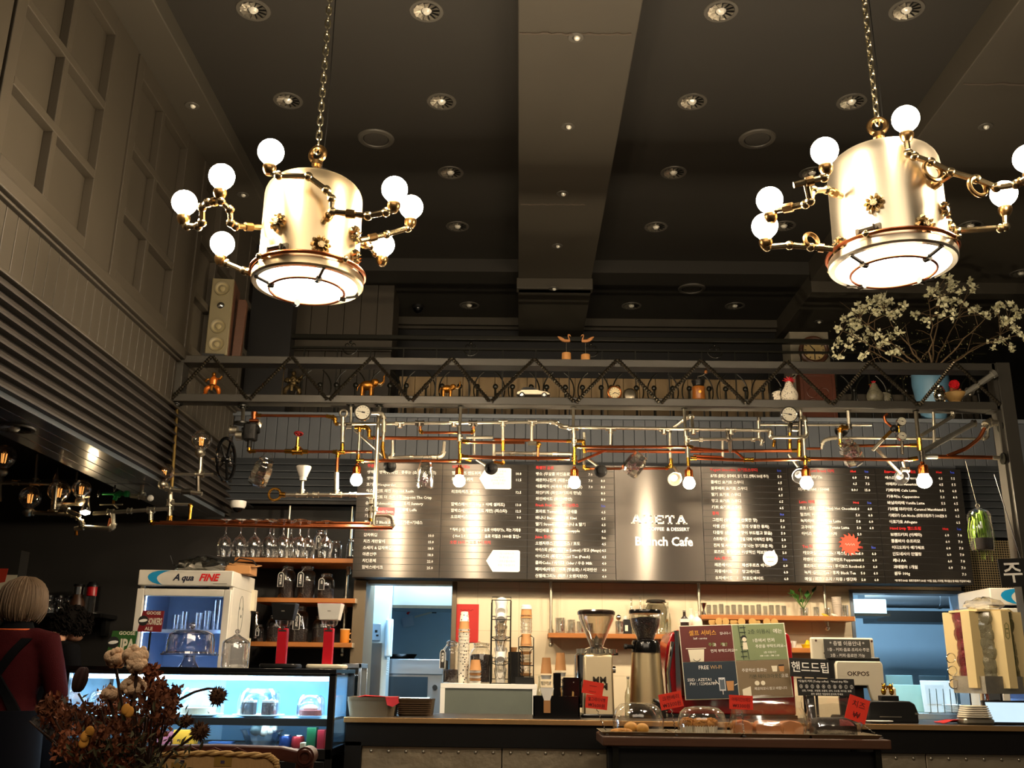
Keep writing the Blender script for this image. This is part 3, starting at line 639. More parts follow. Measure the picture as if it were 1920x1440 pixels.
# ---------------------------------------------------------------- upper floor
YR = 7.40
zr = at(900, 635, YR).z; zl = at(900, 655, YR).z; zb = 3.11
t = thing('railing', 'black wrought-iron railing with ball finials along the upper floor', 'railing', (0, YR, 0))
MB().b(-2.0, 3.7, -.025, .025, zr - .018, zr + .018).build('top_rail', m_blacks, t, bev=.004)
MB().b(-2.0, 3.7, -.012, .012, zl - .008, zl + .008).build('lower_rail', m_blacks, t)
MB().b(-2.0, 3.7, -.015, .015, zb, zb + .03).build('bottom_rail', m_blacks, t)
px0 = [600, 631, 667, 700, 731, 762, 799, 829, 862, 895, 929, 961, 996, 1025, 1060, 1092, 1127, 1193, 1226, 1261, 1292, 1329, 1360, 1397, 1429, 1463, 1500, 1531, 1565, 1600, 1632, 1666, 1697, 1730, 1765, 1797, 1832]
for px in px0:
    p = at(px, 720, YR); zc = 3.385
    MB().cyl((p.x, 0, zb), (p.x, 0, zc), .009, n=8).sph((p.x, 0, zc), .022, 14, 10).build('ball_baluster', m_blacks, t)
for i, px in enumerate(range(540, 1860, 31)):
    p = at(px, 660, YR)
    if i % 2: MB().b(p.x - .005, p.x + .005, -.005, .005, zb, zl).build('bar', m_blacks, t)
for px in (657, 883, 1108, 1340, 1566, 1790):
    x = at(px, 650, YR).x
    MB().torus((x, 0, zl + .005), .058, .006, (0, 1, 0), 24, 6, -PI, 0).sph((x, 0, zl + .05), .013, 10, 8).torus((x - .026, 0, zl + .022), .016, .004, (0, 1, 0), 14, 5).torus((x + .026, 0, zl + .022), .016, .004, (0, 1, 0), 14, 5).build('scroll', m_blacks, t)
for px in range(560, 1860, 65):
    x = at(px, 710, YR).x
    MB().tube(arc((x - .20, .012, 3.36), .185, -.95, .95, 12), .006, 6).tube(arc((x + .20, .012, 3.36), .185, PI - .95, PI + .95, 12), .006, 6).build('scroll', m_blacks, t)
mb = MB(); x = -1.0
while x < 1.95: mb.b(x, x + .128, 7.62, 7.65, 2.56, 3.53); x += .131
mb.b(-1.0, 1.95, 7.605, 7.625, 3.17, 3.20)
struct('trim_10', mb, mat('pale_parapet_boards', '6c5839', .6, var=.12, scale=5), smooth=0, bev=.003)
struct('trim_11', MB().b(1.95, 3.7, 7.63, 7.66, 2.56, 3.42), m_wall)
p = at(1520, 672, 7.85)
t = thing('plinth', 'pale grey plinth behind the upper railing, carrying the round clock', 'plinth', (p.x, 7.95, 2.56))
MB().b(-.165, .165, -.1, .15, 0, at(1520, 622, 7.85).z - 2.56).build('block', mat('grey_plinth', '77705f', .6), t, bev=.004)
pc = at(1527, 656, 7.80); t = thing('wall_clock', 'round cream-dial clock with dark wooden rim behind the upper railing', 'clock', (pc.x, 7.83, pc.z))
MB().cyl((0, -.02, 0), (0, .02, 0), .12, n=36).torus((0, -.02, 0), .108, .02, (0, 1, 0), 36, 8).build('rim', m_dwood, t)
MB().cyl((0, -.026, 0), (0, -.02, 0), .094, n=36).build('dial', mat('aged_cream_dial', 'a08a5c', .5, emit=0), t)
mb = MB()
for i in range(12):
    a = 2 * PI * i / 12; mb.at((.076 * math.sin(a), -.028, .076 * math.cos(a)), (0, a, 0)).b(-.003, .003, 0, .002, -.009, .009)
mb.at((0, -.030, 0), (0, PI, 0)).b(-.004, .004, 0, .002, -.01, .08).at((0, -.030, 0), (0, -.7, 0)).b(-.004, .004, 0, .002, -.01, .055).build('hands_and_marks', m_blackink, t)
p = at(1530, 742, 7.24); t = thing('carved_box', 'reddish-brown carved wooden box with round reliefs behind the truss', 'box', (p.x, 7.235, 3.10))
zt = at(1530, 700, 7.2).z - 3.10
MB().b(-.135, .135, -.05, .05, 0, zt).build('box', mat('red_brown_wood', '3c1c0e', .35, var=.2, stretch=(1, 8, 8)), t, bev=.006)
mb = MB()
for x, z in ((-.045, .11), (.045, .11), (-.045, .2), (.045, .2)): mb.torus((x, -.052, z), .038, .005, (0, 1, 0), 22, 6)
mb.b(-.135, -.11, -.06, -.05, 0, zt).b(.11, .135, -.06, -.05, 0, zt).b(-.11, .11, -.06, -.05, zt - .03, zt).build('relief', MATS['red_brown_wood'], t, bev=.002)
pv = at(1752, 783, 7.24); pv.z = 3.10; hv = at(1752, 697, 7.24).z - 3.10
t = thing('vase', 'large pale blue vase on the upper ledge holding white blossom branches', 'vase', pv)
MB().lathe([(0, 0), (.075, 0), (.085, .01), (.115, hv * .35), (.137, hv * .75), (.134, hv * .95), (.122, hv), (.110, hv * .97), (.1, hv * .6), (0, .03)], n=40).build('body', mat('blue_glaze', '4f7288', .35, var=.08), t)
# tower loudspeaker on a wall bracket
p = at(404, 664, 6.35); t = thing('tower_speaker', 'tall pale four-driver tower loudspeaker high by the left wall', 'loudspeaker', (p.x, 6.35, p.z), .12)
hs = at(415, 522, 6.35).z - p.z; m_spk = mat('champagne_speaker_front', '6e6448', .5)
MB().b(-.075, .075, 0, .03, 0, hs).build('front_baffle', m_spk, t, bev=.006)
MB().b(-.078, .078, .03, .26, 0, hs).build('cabinet', m_dwood, t, bev=.006)
for f, r in ((.86, .052), (.36, .052), (.13, .052)):
    d = MB().at((0, -.001, hs * f), (PI / 2, 0, 0)).lathe([(r * .82, .004), (r, .006), (r * 1.04, 0), (r * 1.04, -.01)], n=28).build('driver', m_spk, t)
    MB().at((0, -.001, hs * f), (PI / 2, 0, 0)).lathe([(0, .008), (r * .3, .006), (r * .42, -.004), (r * .84, .003)], n=26).build('cone', mat('speaker_cone', '8a7d58', .5), d)
d = MB().at((0, -.001, hs * .64), (PI / 2, 0, 0)).lathe([(0, .012), (.014, .01), (.024, .002), (.026, 0)], n=20).build('tweeter', m_chrome, t)
MB().b(-.085, .06, -.01, .2, -.02, 0).b(-.085, -.07, .0, .2, -.2, 0).build('wall_bracket', m_black, t)
p = at(446, 668, 6.5); t = thing('side_panel', 'dark curved wooden panel standing beside the tower loudspeaker', 'panel', (p.x, 6.45, p.z - .02), .1)
MB().prism([(-.03, 0), (.03, 0), (.036, .2), (.045, .40), (.03, .43), (-.02, .43)], 0, .05).build('board', m_dwood, t, bev=.004)
MB().b(-.2, -.02, .0, .05, -.02, .0).build('bracket', m_black, t)
# white blossom branches in the blue vase
random.seed(11)
cl = [(800,320),(860,350),(905,340),(760,350),(700,375),(670,420),(720,410),(830,440),(910,430),(950,440),(1000,370),(590,480),(640,480),(520,545),(620,540),(690,520),(830,600),(920,600),(970,570),(720,630),(530,655),(600,655),(840,670),(930,720),(980,700),(530,745),(710,760),(1190,480),(1090,440),(1280,300),(1330,330),(1390,340),(1460,345),(1250,250),(1370,230),(1390,190),(1510,210),(1440,255),(1550,255),(1340,150),(1310,435),(1380,440),(1530,410),(1570,400),(1610,440),(1700,420),(1720,380),(1780,365),(1840,375),(1860,440),(1890,435),(1740,490),(1800,490),(1860,540),(1900,590),(1780,640),(1820,685),(1700,660),(820,330),(880,385),(800,400),(850,300),(1220,270),(1300,360),(760,560),(660,600),(880,650)]
t = thing('blossom_branches', 'spreading bare branches with white blossoms in the blue vase', 'flowers', (pv.x, pv.y, pv.z + hv * .5))
base = Vector((pv.x, pv.y, pv.z + hv * .9)); st = MB(); bl = MB(); lf = MB()
mains = []
for (x, y) in ((560, 560), (700, 460), (860, 400), (1000, 560), (1210, 350), (1300, 260), (1450, 400), (1620, 480), (1800, 560), (760, 700), (1640, 650)):
    tip = at(1440 + x / 4, 480 + y / 4, 7.2 + random.uniform(-.22, .25)); mid = base.lerp(tip, .5) + Vector((0, random.uniform(-.06, .06), -.02 * abs(tip.x - base.x) / .5 + random.uniform(-.02, .05)))
    pts = [base + Vector((random.uniform(-.05, .05), random.uniform(-.04, .04), -.12))] + [(base * (1 - s) ** 2 + mid * 2 * s * (1 - s) + tip * s * s) + Vector((random.uniform(-.012, .012), random.uniform(-.012, .012), random.uniform(-.012, .012))) for s in [i / 9 for i in range(10)]]
    st.tube(pts, [.009 - .0065 * i / 10 for i in range(11)], 6); mains += pts[3:]
def petal_flower(q, r):
    for j in range(random.choice((4, 5, 5, 6))):
        R_ = Euler((random.uniform(-1.2, 1.2), random.uniform(-1.2, 1.2), random.uniform(0, 6.28))).to_matrix(); w = r * random.uniform(.3, .45)
        pp = [(0, 0, 0), (r * .5, -w, .12 * r), (r, 0, .3 * r), (r * .5, w, .12 * r)]
        n = len(bl.v); bl.add([q + R_ @ Vector(v) for v in pp], [(0, 1, 2, 3)])
for x, y in cl:
    c = at(1440 + x / 4, 480 + y / 4, 7.2 + random.uniform(-.2, .2)); nb = min(mains, key=lambda m: (m - c).length + .4 * max(0, m.z - c.z))
    st.tube([nb, nb.lerp(c, .55) + Vector((random.uniform(-.02, .02), random.uniform(-.02, .02), .01)), c], [.0035, .0025, .002], 5)
    for i in range(5): petal_flower(c + Vector((random.gauss(0, .018), random.gauss(0, .018), random.gauss(0, .016))), random.uniform(.027, .040))
for i in range(330):
    m0 = random.choice(mains); q = m0 + Vector((random.gauss(0, .09), random.gauss(0, .06), random.gauss(0, .07)))
    if i % 4 == 0: st.tube([m0, m0.lerp(q, .5) + Vector((0, 0, .01)), q], [.002, .0016, .001], 4)
    R_ = Euler((random.uniform(0, 6), random.uniform(0, 6), random.uniform(0, 6))).to_matrix(); r = random.uniform(.010, .022)
    lf.add([q + R_ @ Vector(v) for v in ((0, 0, 0), (r * .5, -r * .28, 0), (r, 0, 0), (r * .5, r * .28, .002))], [(0, 1, 2, 3)])
st.build('branches', mat('bare_twig', '5c4a32', .8, var=.2), t, world=True)
bl.build('blossoms', mat('white_petals', 'd8d4ae', .6, var=.15), t, world=True, smooth=0)
lf.build('leaves', mat('small_olive_leaves', '4d4a24', .6, var=.4), t, world=True, smooth=0)
# ---------------------------------------------------------------- pipework with lamps
def seg(t, pts, Y, rpx, m, name, elbow=1.45, em=None, collars=True):
    P = [at(q[0], q[1], q[2] if len(q) > 2 else Y) for q in pts]; r = rpx * ppm(pts[0][0], pts[0][1], Y)
    Q = [P[0]]                                             # round the corners
    for i in range(1, len(P) - 1):
        a = (P[i - 1] - P[i]); c = (P[i + 1] - P[i]); d = min(r * 2.2, a.length * .45, c.length * .45)
        p0 = P[i] + a.normalized() * d; p1 = P[i] + c.normalized() * d
        Q += [p0.lerp(P[i], s).lerp(P[i].lerp(p1, s), s) for s in (0, .25, .5, .75, 1)]
    Q.append(P[-1]); o = MB().tube(Q, r, 10).build(name, m, t, world=True)
    for i in range(1, len(P) - 1) if elbow else ():
        a = (P[i - 1] - P[i]); c = (P[i + 1] - P[i]); d = min(r * 3.2, a.length * .45, c.length * .45)
        p0 = P[i] + a.normalized() * d; p1 = P[i] + c.normalized() * d
        MB().tube([p0.lerp(P[i], s).lerp(P[i].lerp(p1, s), s) for s in [j / 6 for j in range(7)]], r * elbow, 10).tube([p0, p0 - a.normalized() * r * .7], r * elbow * 1.12, 10).tube([p1, p1 - c.normalized() * r * .7], r * elbow * 1.12, 10).build('elbow_fitting', em or m, t, world=True)
    return o
def fit(t, px, py, Y, m, rpx=4.2, kind='h', L=9, arm=0):   # tee or coupling: h along the run, v upright, arm +1 up / -1 down
    p = at(px, py, Y); k = ppm(px, py, Y); r = rpx * k; d = Vector((L * k, 0, 0)) if kind == 'h' else Vector((0, 0, L * k)); u = d.normalized()
    mb = MB().cyl(p - d, p + d, r, n=12)
    for s in (-1, 1): mb.cyl(p + d * s * .75, p + d * s * 1.05, r * 1.22, n=12)
    if arm:
        a = Vector((0, 0, arm)) if kind == 'h' else Vector((arm, 0, 0)); mb.cyl(p, p + a * L * k, r, n=12).cyl(p + a * L * k * .75, p + a * L * k * 1.02, r * 1.22, n=12)
    mb.build('tee_fitting' if arm else 'coupling', m, t, world=True)
def flange(t, px, py, Y, ax=(0, 0, 1)):
    p = at(px, py, Y); x, y, z = frame_of(ax); k = ppm(px, py, Y); mb = MB().cyl(p - z * 1.6 * k, p + z * 1.6 * k, 11 * k, n=20).cyl(p - z * 5 * k, p, 6 * k, n=14)
    for i in range(4):
        a = PI / 4 + i * PI / 2; q = p + (x * math.cos(a) + y * math.sin(a)) * 8 * k; mb.cyl(q - z * 3 * k, q, 1.8 * k, n=8)
    mb.build('flange', m_blacks, t, world=True)
m_lamp = mat('lit_bulb', 'ffe9c4', .5, emit=380, ecol=(1, .82, .58), var=0)
m_csock = mat('copper_lamp_holder', 'b8622e', .22, 1, var=.15)
def lamp(t, px, py, Y, s=1.0):                             # copper holder at px, py (its top); bulb below
    p = at(px, py, Y); k = ppm(px, py, Y) * s
    h = MB().at(p).lathe([(0, 0), (3.2 * k, 0), (3.6 * k, -3 * k), (7.6 * k, -6 * k), (8 * k, -9 * k), (8 * k, -20 * k), (7 * k, -20 * k), (0, -19 * k)], n=20).build('lamp_holder', m_csock, t, world=True)
    MB().at(p).lathe([(0, -19 * k), (7 * k, -20.5 * k), (8.6 * k, -24 * k)] + [(11.2 * k * math.cos(a), -31 * k + 11.2 * k * math.sin(a) * .95) for a in [.55 - i * (.55 + PI / 2) / 9 for i in range(10)]], n=24).build('bulb', m_lamp, h, world=True)
def gauge(t, px, py, Y, rpx, face='pale_dial'):
    p = at(px, py, Y); r = rpx * ppm(px, py, Y)
    g = MB().at(p).cyl((0, 0, 0), (0, .03, 0), r * .98, n=32).torus((0, 0, 0), r * .93, r * .09, (0, 1, 0), 36, 8).build('pressure_gauge', m_chrome, t, world=True)
    MB().at(p).cyl((0, -.002, 0), (0, .001, 0), r * .88, n=32).build('dial', mat(face, 'd8d2bc', .4, var=.05), g, world=True)
    mb = MB()
    for i in range(11):
        a = -2.3 + 4.6 * i / 10; mb.at(p + Vector((r * .68 * math.sin(a), -.003, r * .68 * math.cos(a))), (0, a, 0)).b(-r * .025, r * .025, 0, .001, -r * .08, r * .08)
    mb.at(p + Vector((0, -.004, 0)), (0, -1.35, 0)).b(-r * .035, r * .035, 0, .001, -r * .1, r * .62).at(p + Vector((0, -.005, 0)), (0, 1.75, 0)).b(-r * .09, r * .09, 0, .001, -r * .1, r * .3)
    mb.build('needle_and_marks', m_blackink, g, world=True)
def spot_can(t, px, py, Y, rpx, tilt=0.5, m=None):         # black dish lamp seen from below
    p = at(px, py, Y); r = rpx * ppm(px, py, Y)
    MB().at(p, (PI / 2 + tilt, 0, 0)).lathe([(r * .3, -r * .9), (r * .55, -r * .7), (r, 0), (r * 1.04, .004), (r * .96, .004), (r * .5, -r * .5), (0, -r * .55)], n=24).cyl((0, 0, -r * 1.5), (0, 0, -r * .8), r * .35, n=12).build('dish_lamp', m or mat('black_lamp_shade', '0c0b0a', .25), t, world=True)
YF, YS, YB = 5.90, 5.97, 6.08
R = thing('pipe_rack', 'long rack of copper and steel pipes with six lit bulbs under the truss', 'pipe rack', (at(1076, 800, YS)))
st = lambda *pts, Y=YS, r=3.1, m=m_steel, n='steel_pipe', **k: seg(R, pts, Y, r, m, n, **k)
cu = lambda *pts, Y=YF, r=2.7, **k: seg(R, pts, Y, r, m_copper, 'copper_pipe', em=m_brass, **k)
br_ = lambda *pts, Y=YF, r=3.6, **k: seg(R, pts, Y, r, m_brass, 'brass_fitting', elbow=1.2, **k)
for x, y in ((658, 758), (711, 758), (864, 758), (1075, 760), (1283, 762), (1501, 763), (1590, 765), (1717, 767), (1783, 767)): flange(R, x, y, YT + .055)
YD = YT + .055
# left end
st((658, 762, YD), (658, 793, YS), r=2.6); st((643, 782), (642, 830), r=4.2, Y=YF); br_((642, 832), (642, 848))
MB().torus(at(644, 775, YF), .022, .007, (0, 1, 0), 20, 8).build('ring_fitting', m_steel, R, world=True)
st((632, 795), (1040, 791), (1056, 801, YF), (1446, 807, YF), (1443, 820, YF), (1513, 820, YF), (1509, 782, YF), (1499, 786, YS), r=3.0)
for x, y in ((750, 794), (851, 792), (943, 791), (998, 791)): fit(R, x, y, YS, m_steel, 4, 'h', 8, -1)
for x in (787, 887): fit(R, x, 793, YS, m_dsteel, 4.4, 'h', 8, -1)
for x in (1075, 1145, 1245, 1300, 1370): fit(R, x, 803 + (x - 1075) * .011, YF, m_steel, 4, 'h', 9, -1)
gauge(R, 680, 773, YF - .03, 15.5); gauge(R, 1480, 777, YF - .03, 15.5)
st((697, 775), (719, 775), (720, 800), (718, 828), r=3.2, Y=YF - .02); br_((718, 829), (717, 842), (721, 860), r=3.2, Y=YF - .02)
br_((665, 801), (692, 801), (692, 820), Y=YF); br_((674, 801), (674, 810), Y=YF); st((674, 810), (672, 853), r=2.6, Y=YF); br_((672, 852), (671, 868), Y=YF)
lamp(R, 670, 870, YF); fit(R, 676, 864, YF, m_brass, 4, 'h', 6)
fit(R, 655, 800, YS, m_dsteel, 5, 'h', 5)
st((664, 806, YS), (722, 858, YB), r=2.2, m=m_dsteel, elbow=0)
cu((692, 821), (862, 822), r=3.2, Y=YB); cu((679, 864), (862, 864), r=3.0); br_((690, 820), (700, 821), Y=YB)
st((736, 826), (736, 856), (722, 858), Y=YB, r=2.8); st((724, 858), (831, 856), (833, 828), Y=YB, r=3.0); fit(R, 814, 857, YB, m_steel, 4.2, 'h', 4); fit(R, 772, 857, YB, m_steel, 4, 'h', 3)
cu((788, 800), (788, 811), (888, 811), (888, 800), Y=YF, r=2.4)
spot_can(R, 731, 874, 6.0, 12); st((722, 852, YB), (731, 868, 6.02), r=2.5)
# lamp stem at 864
st((864, 762, YD), (862, 800, YF), r=2.8); br_((862, 818), (862, 868), r=3.0); fit(R, 862, 822, YF, m_steel, 4.4, 'v', 6, 1); fit(R, 864, 857, YF, m_brass, 4.4, 'v', 5, 1); lamp(R, 862, 872, YF)
st((861, 800), (862, 820), r=3.8, Y=YF, m=m_dsteel)
cu((866, 829), (984, 830)); br_((866, 827), (880, 829), r=4); cu((926, 824), (1062, 827), Y=YB, r=2.9); st((874, 820), (924, 820), Y=YB, r=2.8)
st((990, 831), (1006, 831), r=4, Y=YF); br_((1006, 831), (1011, 832), (1009, 840), r=3.4); cu((1009, 838), (1009, 864), r=2.2)
cu((872, 857), (1068, 860), r=3.4, Y=YF - .03); br_((866, 857), (878, 857), r=4.2, Y=YF - .03); st((889, 800), (889, 852), Y=YB, r=2.5); br_((884, 864), (873, 861), Y=YB)
st((943, 796), (943, 826), r=3.0); br_((943, 826), (943, 846), r=3.6); st((943, 846), (943, 866), r=1.8, n='steel_pipe'); br_((944, 864), (943, 869), (926, 866), r=2.8)
st((926, 826), (926, 864), Y=YB, r=3); st((929, 849), (1072, 851), Y=YB, r=2.9)
for x in (961, 1003, 1040): fit(R, x, 850, YB, m_steel, 4, 'h', 4)
st((997, 796), (997, 828), r=3.1); spot_can(R, 921, 878, 6.0, 12); st((894, 862, YB), (916, 876, 6.02), r=2.6)
# lamp stem at 1075
st((1075, 765, YD), (1075, 803, YF), r=2.6); st((1076, 805), (1077, 838), r=3.6, Y=YF); br_((1077, 838), (1077, 872), r=3.0); fit(R, 1076, 826, YF, m_steel, 4.6, 'v', 5, 1); fit(R, 1077, 860, YF, m_brass, 4.6, 'v', 5, -1); lamp(R, 1077, 875, YF)
cu((1082, 838), (1288, 838), r=2.8); cu((1100, 845), (1284, 847), r=3.2, Y=YB); br_((1078, 837), (1090, 838), r=3.6); br_((1094, 827), (1096, 850), r=3.6, Y=YB); br_((1062, 827), (1096, 827), r=3.4, Y=YB)
cu((1083, 866), (1137, 844), r=2.4, Y=YF + .03); st((1095, 811), (1096, 824), r=3, Y=YB); st((1095, 848), (1095, 872), r=3, Y=YB, m=m_dsteel); br_((1095, 872), (1096, 879), (1106, 879), r=3.2, Y=YB); cu((1104, 879), (1255, 878), (1258, 862), r=2.4, Y=YB)
st((1145, 808), (1145, 834), r=3.0, Y=YF); spot_can(R, 1126, 883, 6.0, 12); st((1102, 860, YB), (1121, 874, 6.02), r=2.6)
st((1256, 811), (1257, 860), r=2.8, Y=YB); br_((1258, 860), (1259, 878), r=3.4, Y=YB); st((1262, 802, YB), (1284, 786, YS), (1297, 778, YS), (1299, 804, YF), r=2.8); st((1256, 802), (1256, 812), r=4, m=m_dsteel, Y=YB)
# lamp stem at 1285
st((1283, 767, YD), (1285, 806, YF), r=2.9); st((1285, 808), (1287, 836), r=3.6, Y=YF); fit(R, 1287, 824, YF, m_steel, 4.4, 'v', 6, 1); br_((1288, 836), (1299, 839), r=3.4); st((1289, 838), (1290, 858), r=3.2, Y=YF); br_((1290, 858), (1291, 874), r=3.2); lamp(R, 1291, 876, YF)
st((1292, 824), (1430, 823), (1427, 835), r=2.9, Y=YF + .02)
for x in (1314, 1365, 1412): fit(R, x, 824, YF + .02, m_steel, 4.4, 'h', 3)
cu((1298, 840), (1352, 845), r=2.6); cu((1294, 846), (1484, 845), r=3.1, Y=YB); cu((1302, 859), (1394, 863), (1412, 863), (1511, 861), r=2.9, elbow=0); fit(R, 1403, 862, YF, m_brass, 4, 'h', 9); fit(R, 1300, 859, YF, m_brass, 4, 'h', 5)
st((1355, 822), (1355, 857), r=2.6, Y=YB); cu((1300, 854), (1356, 857), r=2.2, Y=YB); st((1362, 806, YF), (1368, 822, YF), (1369, 846, YB), r=3.2, m=m_dsteel); cu((1378, 846), (1395, 860), r=2.4)
st((1422, 788), (1423, 822), r=3.2, Y=YF + .02); fit(R, 1423, 786, YF + .02, m_dsteel, 3.6, 'v', 3); st((1425, 796), (1634, 797), r=2.3, Y=YB)
spot_can(R, 1265, 898, 6.0, 13, .5, mat('steel_dish', '6e685c', .3, .8)); st((1264, 876, YB), (1274, 889, 6.02), r=3)
# gauge cluster and lamp stem at 1501
st((1501, 767, YD), (1503, 790, YS), r=2.6); st((1477, 805), (1503, 807), r=3, Y=YS); br_((1481, 812), (1481, 842), r=3.4, Y=YS); st((1481, 792), (1481, 812), r=4, Y=YS, m=m_dsteel); br_((1499, 826), (1499, 857), r=4.4, Y=YS); st((1500, 790), (1500, 826), r=4, Y=YS, m=m_dsteel); fit(R, 1490, 795, YS, m_dsteel, 5, 'h', 5)
br_((1484, 845), (1496, 845), r=3.6, Y=YB); br_((1452, 826), (1450, 838), r=3, Y=YS); st((1507, 822), (1509, 855), r=3, Y=YF); br_((1510, 856), (1510, 872), r=3.6); lamp(R, 1510, 874, YF, 1.05); fit(R, 1512, 861, YF, m_brass, 4, 'h', 6)
spot_can(R, 1499, 892, 6.02, 14); st((1479, 852, YB), (1497, 876, 6.04), r=2.8)
cu((1512, 841), (1538, 841), r=2.4, Y=YB); st((1540, 842), (1543, 826), (1560, 821), (1851, 823), (1853, 803), r=2.4, Y=YB)
# right end
st((1590, 769, YD), (1592, 800, YS), r=3.4); fit(R, 1592, 800, YS, m_dsteel, 5, 'v', 4); br_((1590, 802), (1576, 802), (1575, 812), r=4.4, Y=YS); st((1575, 808), (1575, 824), r=4, Y=YS); br_((1575, 824), (1577, 836), (1590, 836), r=3.4, Y=YS); cu((1588, 836), (1712, 835), r=2.7, Y=YS); br_((1706, 835), (1722, 835), r=3.6, Y=YS)
spot_can(R, 1578, 806, 6.15, 13)
cu((1512, 860), (1710, 862), r=3.1); br_((1702, 862), (1720, 859), r=4)
st((1717, 770, YD), (1722, 824, YF), r=3.6); br_((1723, 822), (1725, 845), r=4.6); st((1727, 845), (1729, 868), r=3, Y=YF, m=m_dsteel); lamp(R, 1729, 866, YF, 1.2)
st((1728, 816, YF), (1789, 779, YD), (1783, 768, YD), r=3.2, elbow=1.2)
m_zinc = mat('dull_zinc_pipe', '8d8a80', .4, .8, var=.2, scale=20)
st((1730, 847, YF), (1828, 793, 6.0), r=5.2, m=m_zinc); st((1750, 772, YD), (1752, 836, 6.0), r=2.8); fit(R, 1753, 834, 6.0, m_steel, 4, 'v', 4); fit(R, 1826, 794, 6.0, m_dsteel, 6, 'h', 3)
st((1733, 856), (1757, 856), r=5, Y=YF, m=m_zinc); cu((1755, 856), (1862, 858), r=3.6); st((1860, 858), (1874, 859), r=4.2, Y=YF)
flange(R, 1881, 860, YF, (-1, 0, 0)); flange(R, 1876, 800, YF + .03, (-1, 0, 0))
st((1872, 793, YF + .03), (1852, 792, YF + .03), (1845, 804, YF + .02), r=5.5, m=m_steel)
cu((1846, 803), (1836, 822), (1812, 841), (1776, 855), r=3.6, elbow=0)
st((1800, 745, YD - .02), (1862, 702, YD - .09), r=6, m=m_zinc); st((1818, 742, YD - .03), (1818, 732, YD - .03), r=4); st((1860, 703, YD - .09), (1866, 699, YD - .095), r=8, m=m_zinc); fit(R, 1818, 734, YD - .03, m_zinc, 6, 'h', 6)
# regulator with two small dials
gauge(R, 1691, 790, YF - .03, 8.5, 'pink_dial'); gauge(R, 1692, 817, YF - .03, 8.5, 'pink_dial')
MB().sph(at(1677, 804, YF), .026, 14, 10).build('regulator', m_black, R, world=True)
cu((1672, 800), (1660, 790), (1657, 781), (1664, 776), r=2.6, Y=YF, elbow=0); br_((1670, 809), (1655, 824), r=3.2, Y=YF); st((1655, 824), (1636, 844), r=3.4, Y=YF); st((1640, 838), (1688, 888, 6.0), r=3.2, Y=YF)
br_((1684, 795), (1686, 812), r=2, Y=YF); st((1691, 826), (1692, 852), r=3, m=m_dsteel, Y=YF); st((1693, 866), (1697, 880), r=3, Y=YF); spot_can(R, 1690, 895, 6.02, 14); fit(R, 1697, 881, YF, m_steel, 4, 'h', 7)

# left frame of pipes, carrying the glass rails
R = thing('glass_hanger', 'left pipework hanger with red wheel valve, reflector lamp and brass ring', 'pipework', at(560, 845, YF))
flange(R, 456, 762, YD); st((456, 766, YD), (455, 790, YF), r=3.4)
MB().at(at(454, 794, YF)).cyl((0, 0, -.006), (0, 0, .006), .05, n=24).build('disc', m_blacks, R, world=True)
MB().at(at(450, 808, YF)).cyl((-.05, 0, 0), (-.015, 0, 0), .03, n=16).cyl((-.06, 0, 0), (-.05, 0, 0), .036, n=16).cyl((-.02, 0, -.03), (.02, 0, -.03), .03, n=16).build('silver_coupling', m_steel, R, world=True)
MB().at(at(470, 810, YF)).rbox(-.042, .042, -.035, .035, -.055, .05, .015).cyl((-.05, 0, 0), (.05, 0, .02), .028, n=14).cyl((0, 0, -.1), (0, 0, -.05), .016, n=12).build('valve_body', mat('black_cast_iron', '171614', .5, .3, bump=.3), R, world=True)
MB().at(at(476, 786, YF)).cyl((-.025, 0, -.01), (.03, 0, -.01), .013, n=12).cyl((0, 0, 0), (0, 0, .045), .014, .02, n=12).build('copper_cap', m_copper, R, world=True)
st((484, 788), (486, 797), (480, 802), r=4); br_((477, 779), (490, 779)); cu((485, 779), (618, 780)); br_((612, 780), (628, 783), (629, 794)); br_((629, 794), (634, 796))
st((467, 826), (467, 842), r=3.4, Y=YF); br_((467, 840), (468, 846), (480, 846)); cu((474, 845), (538, 846)); cu((575, 847), (698, 847)); br_((534, 846), (578, 847), r=4.2); fit(R, 558, 847, YF, m_brass, 5.5, 'h', 9, 1)
br_((557, 842), (559, 820), r=3.4)
mb = MB().at(at(560, 813, YF)).torus((0, 0, 0), .024, .006, (0, .25, 1), 20, 8).sph((0, 0, 0), .011, 10, 8)
for i in range(4): a = i * PI / 2; mb.cyl((0, 0, 0), (.024 * math.cos(a), .024 * math.sin(a), 0), .004, n=6)
mb.build('handwheel', mat('red_valve_wheel', '8a1a1c', .4), R, world=True)
br_((624, 847), (634, 848), (633, 858)); fit(R, 642, 848, YF, m_brass, 4, 'h', 5); cu((633, 856), (631, 886), r=2.8, Y=YF); st((631, 886), (630, 925), r=4.6, Y=YF)
st((536, 928), (702, 928), r=3.4, Y=YF); fit(R, 566, 928, YF, m_steel, 4.6, 'h', 10, 1); fit(R, 592, 928, YF, m_steel, 5, 'h', 5); fit(R, 630, 928, YF, m_steel, 5, 'h', 10, 1); fit(R, 662, 928, YF, m_steel, 4.6, 'h', 6)
MB().torus(at(515, 927, YF), .036, .008, (0, 1, 0), 28, 10).cyl(at(525, 927, YF), at(535, 928, YF), .017, n=12).build('brass_ring', m_brass, R, world=True)
st((566, 920), (567, 902), r=3, Y=YF)
MB().at(at(568, 900, YF)).lathe([(0, -.004), (.022, -.004), (.022, .018), (.026, .022), (.030, .034), (.045, .072), (.047, .082), (.044, .086), (0, .084)], n=28).build('reflector_lamp', mat('frosted_reflector_lamp', 'e6ded0', .35), R, world=True)
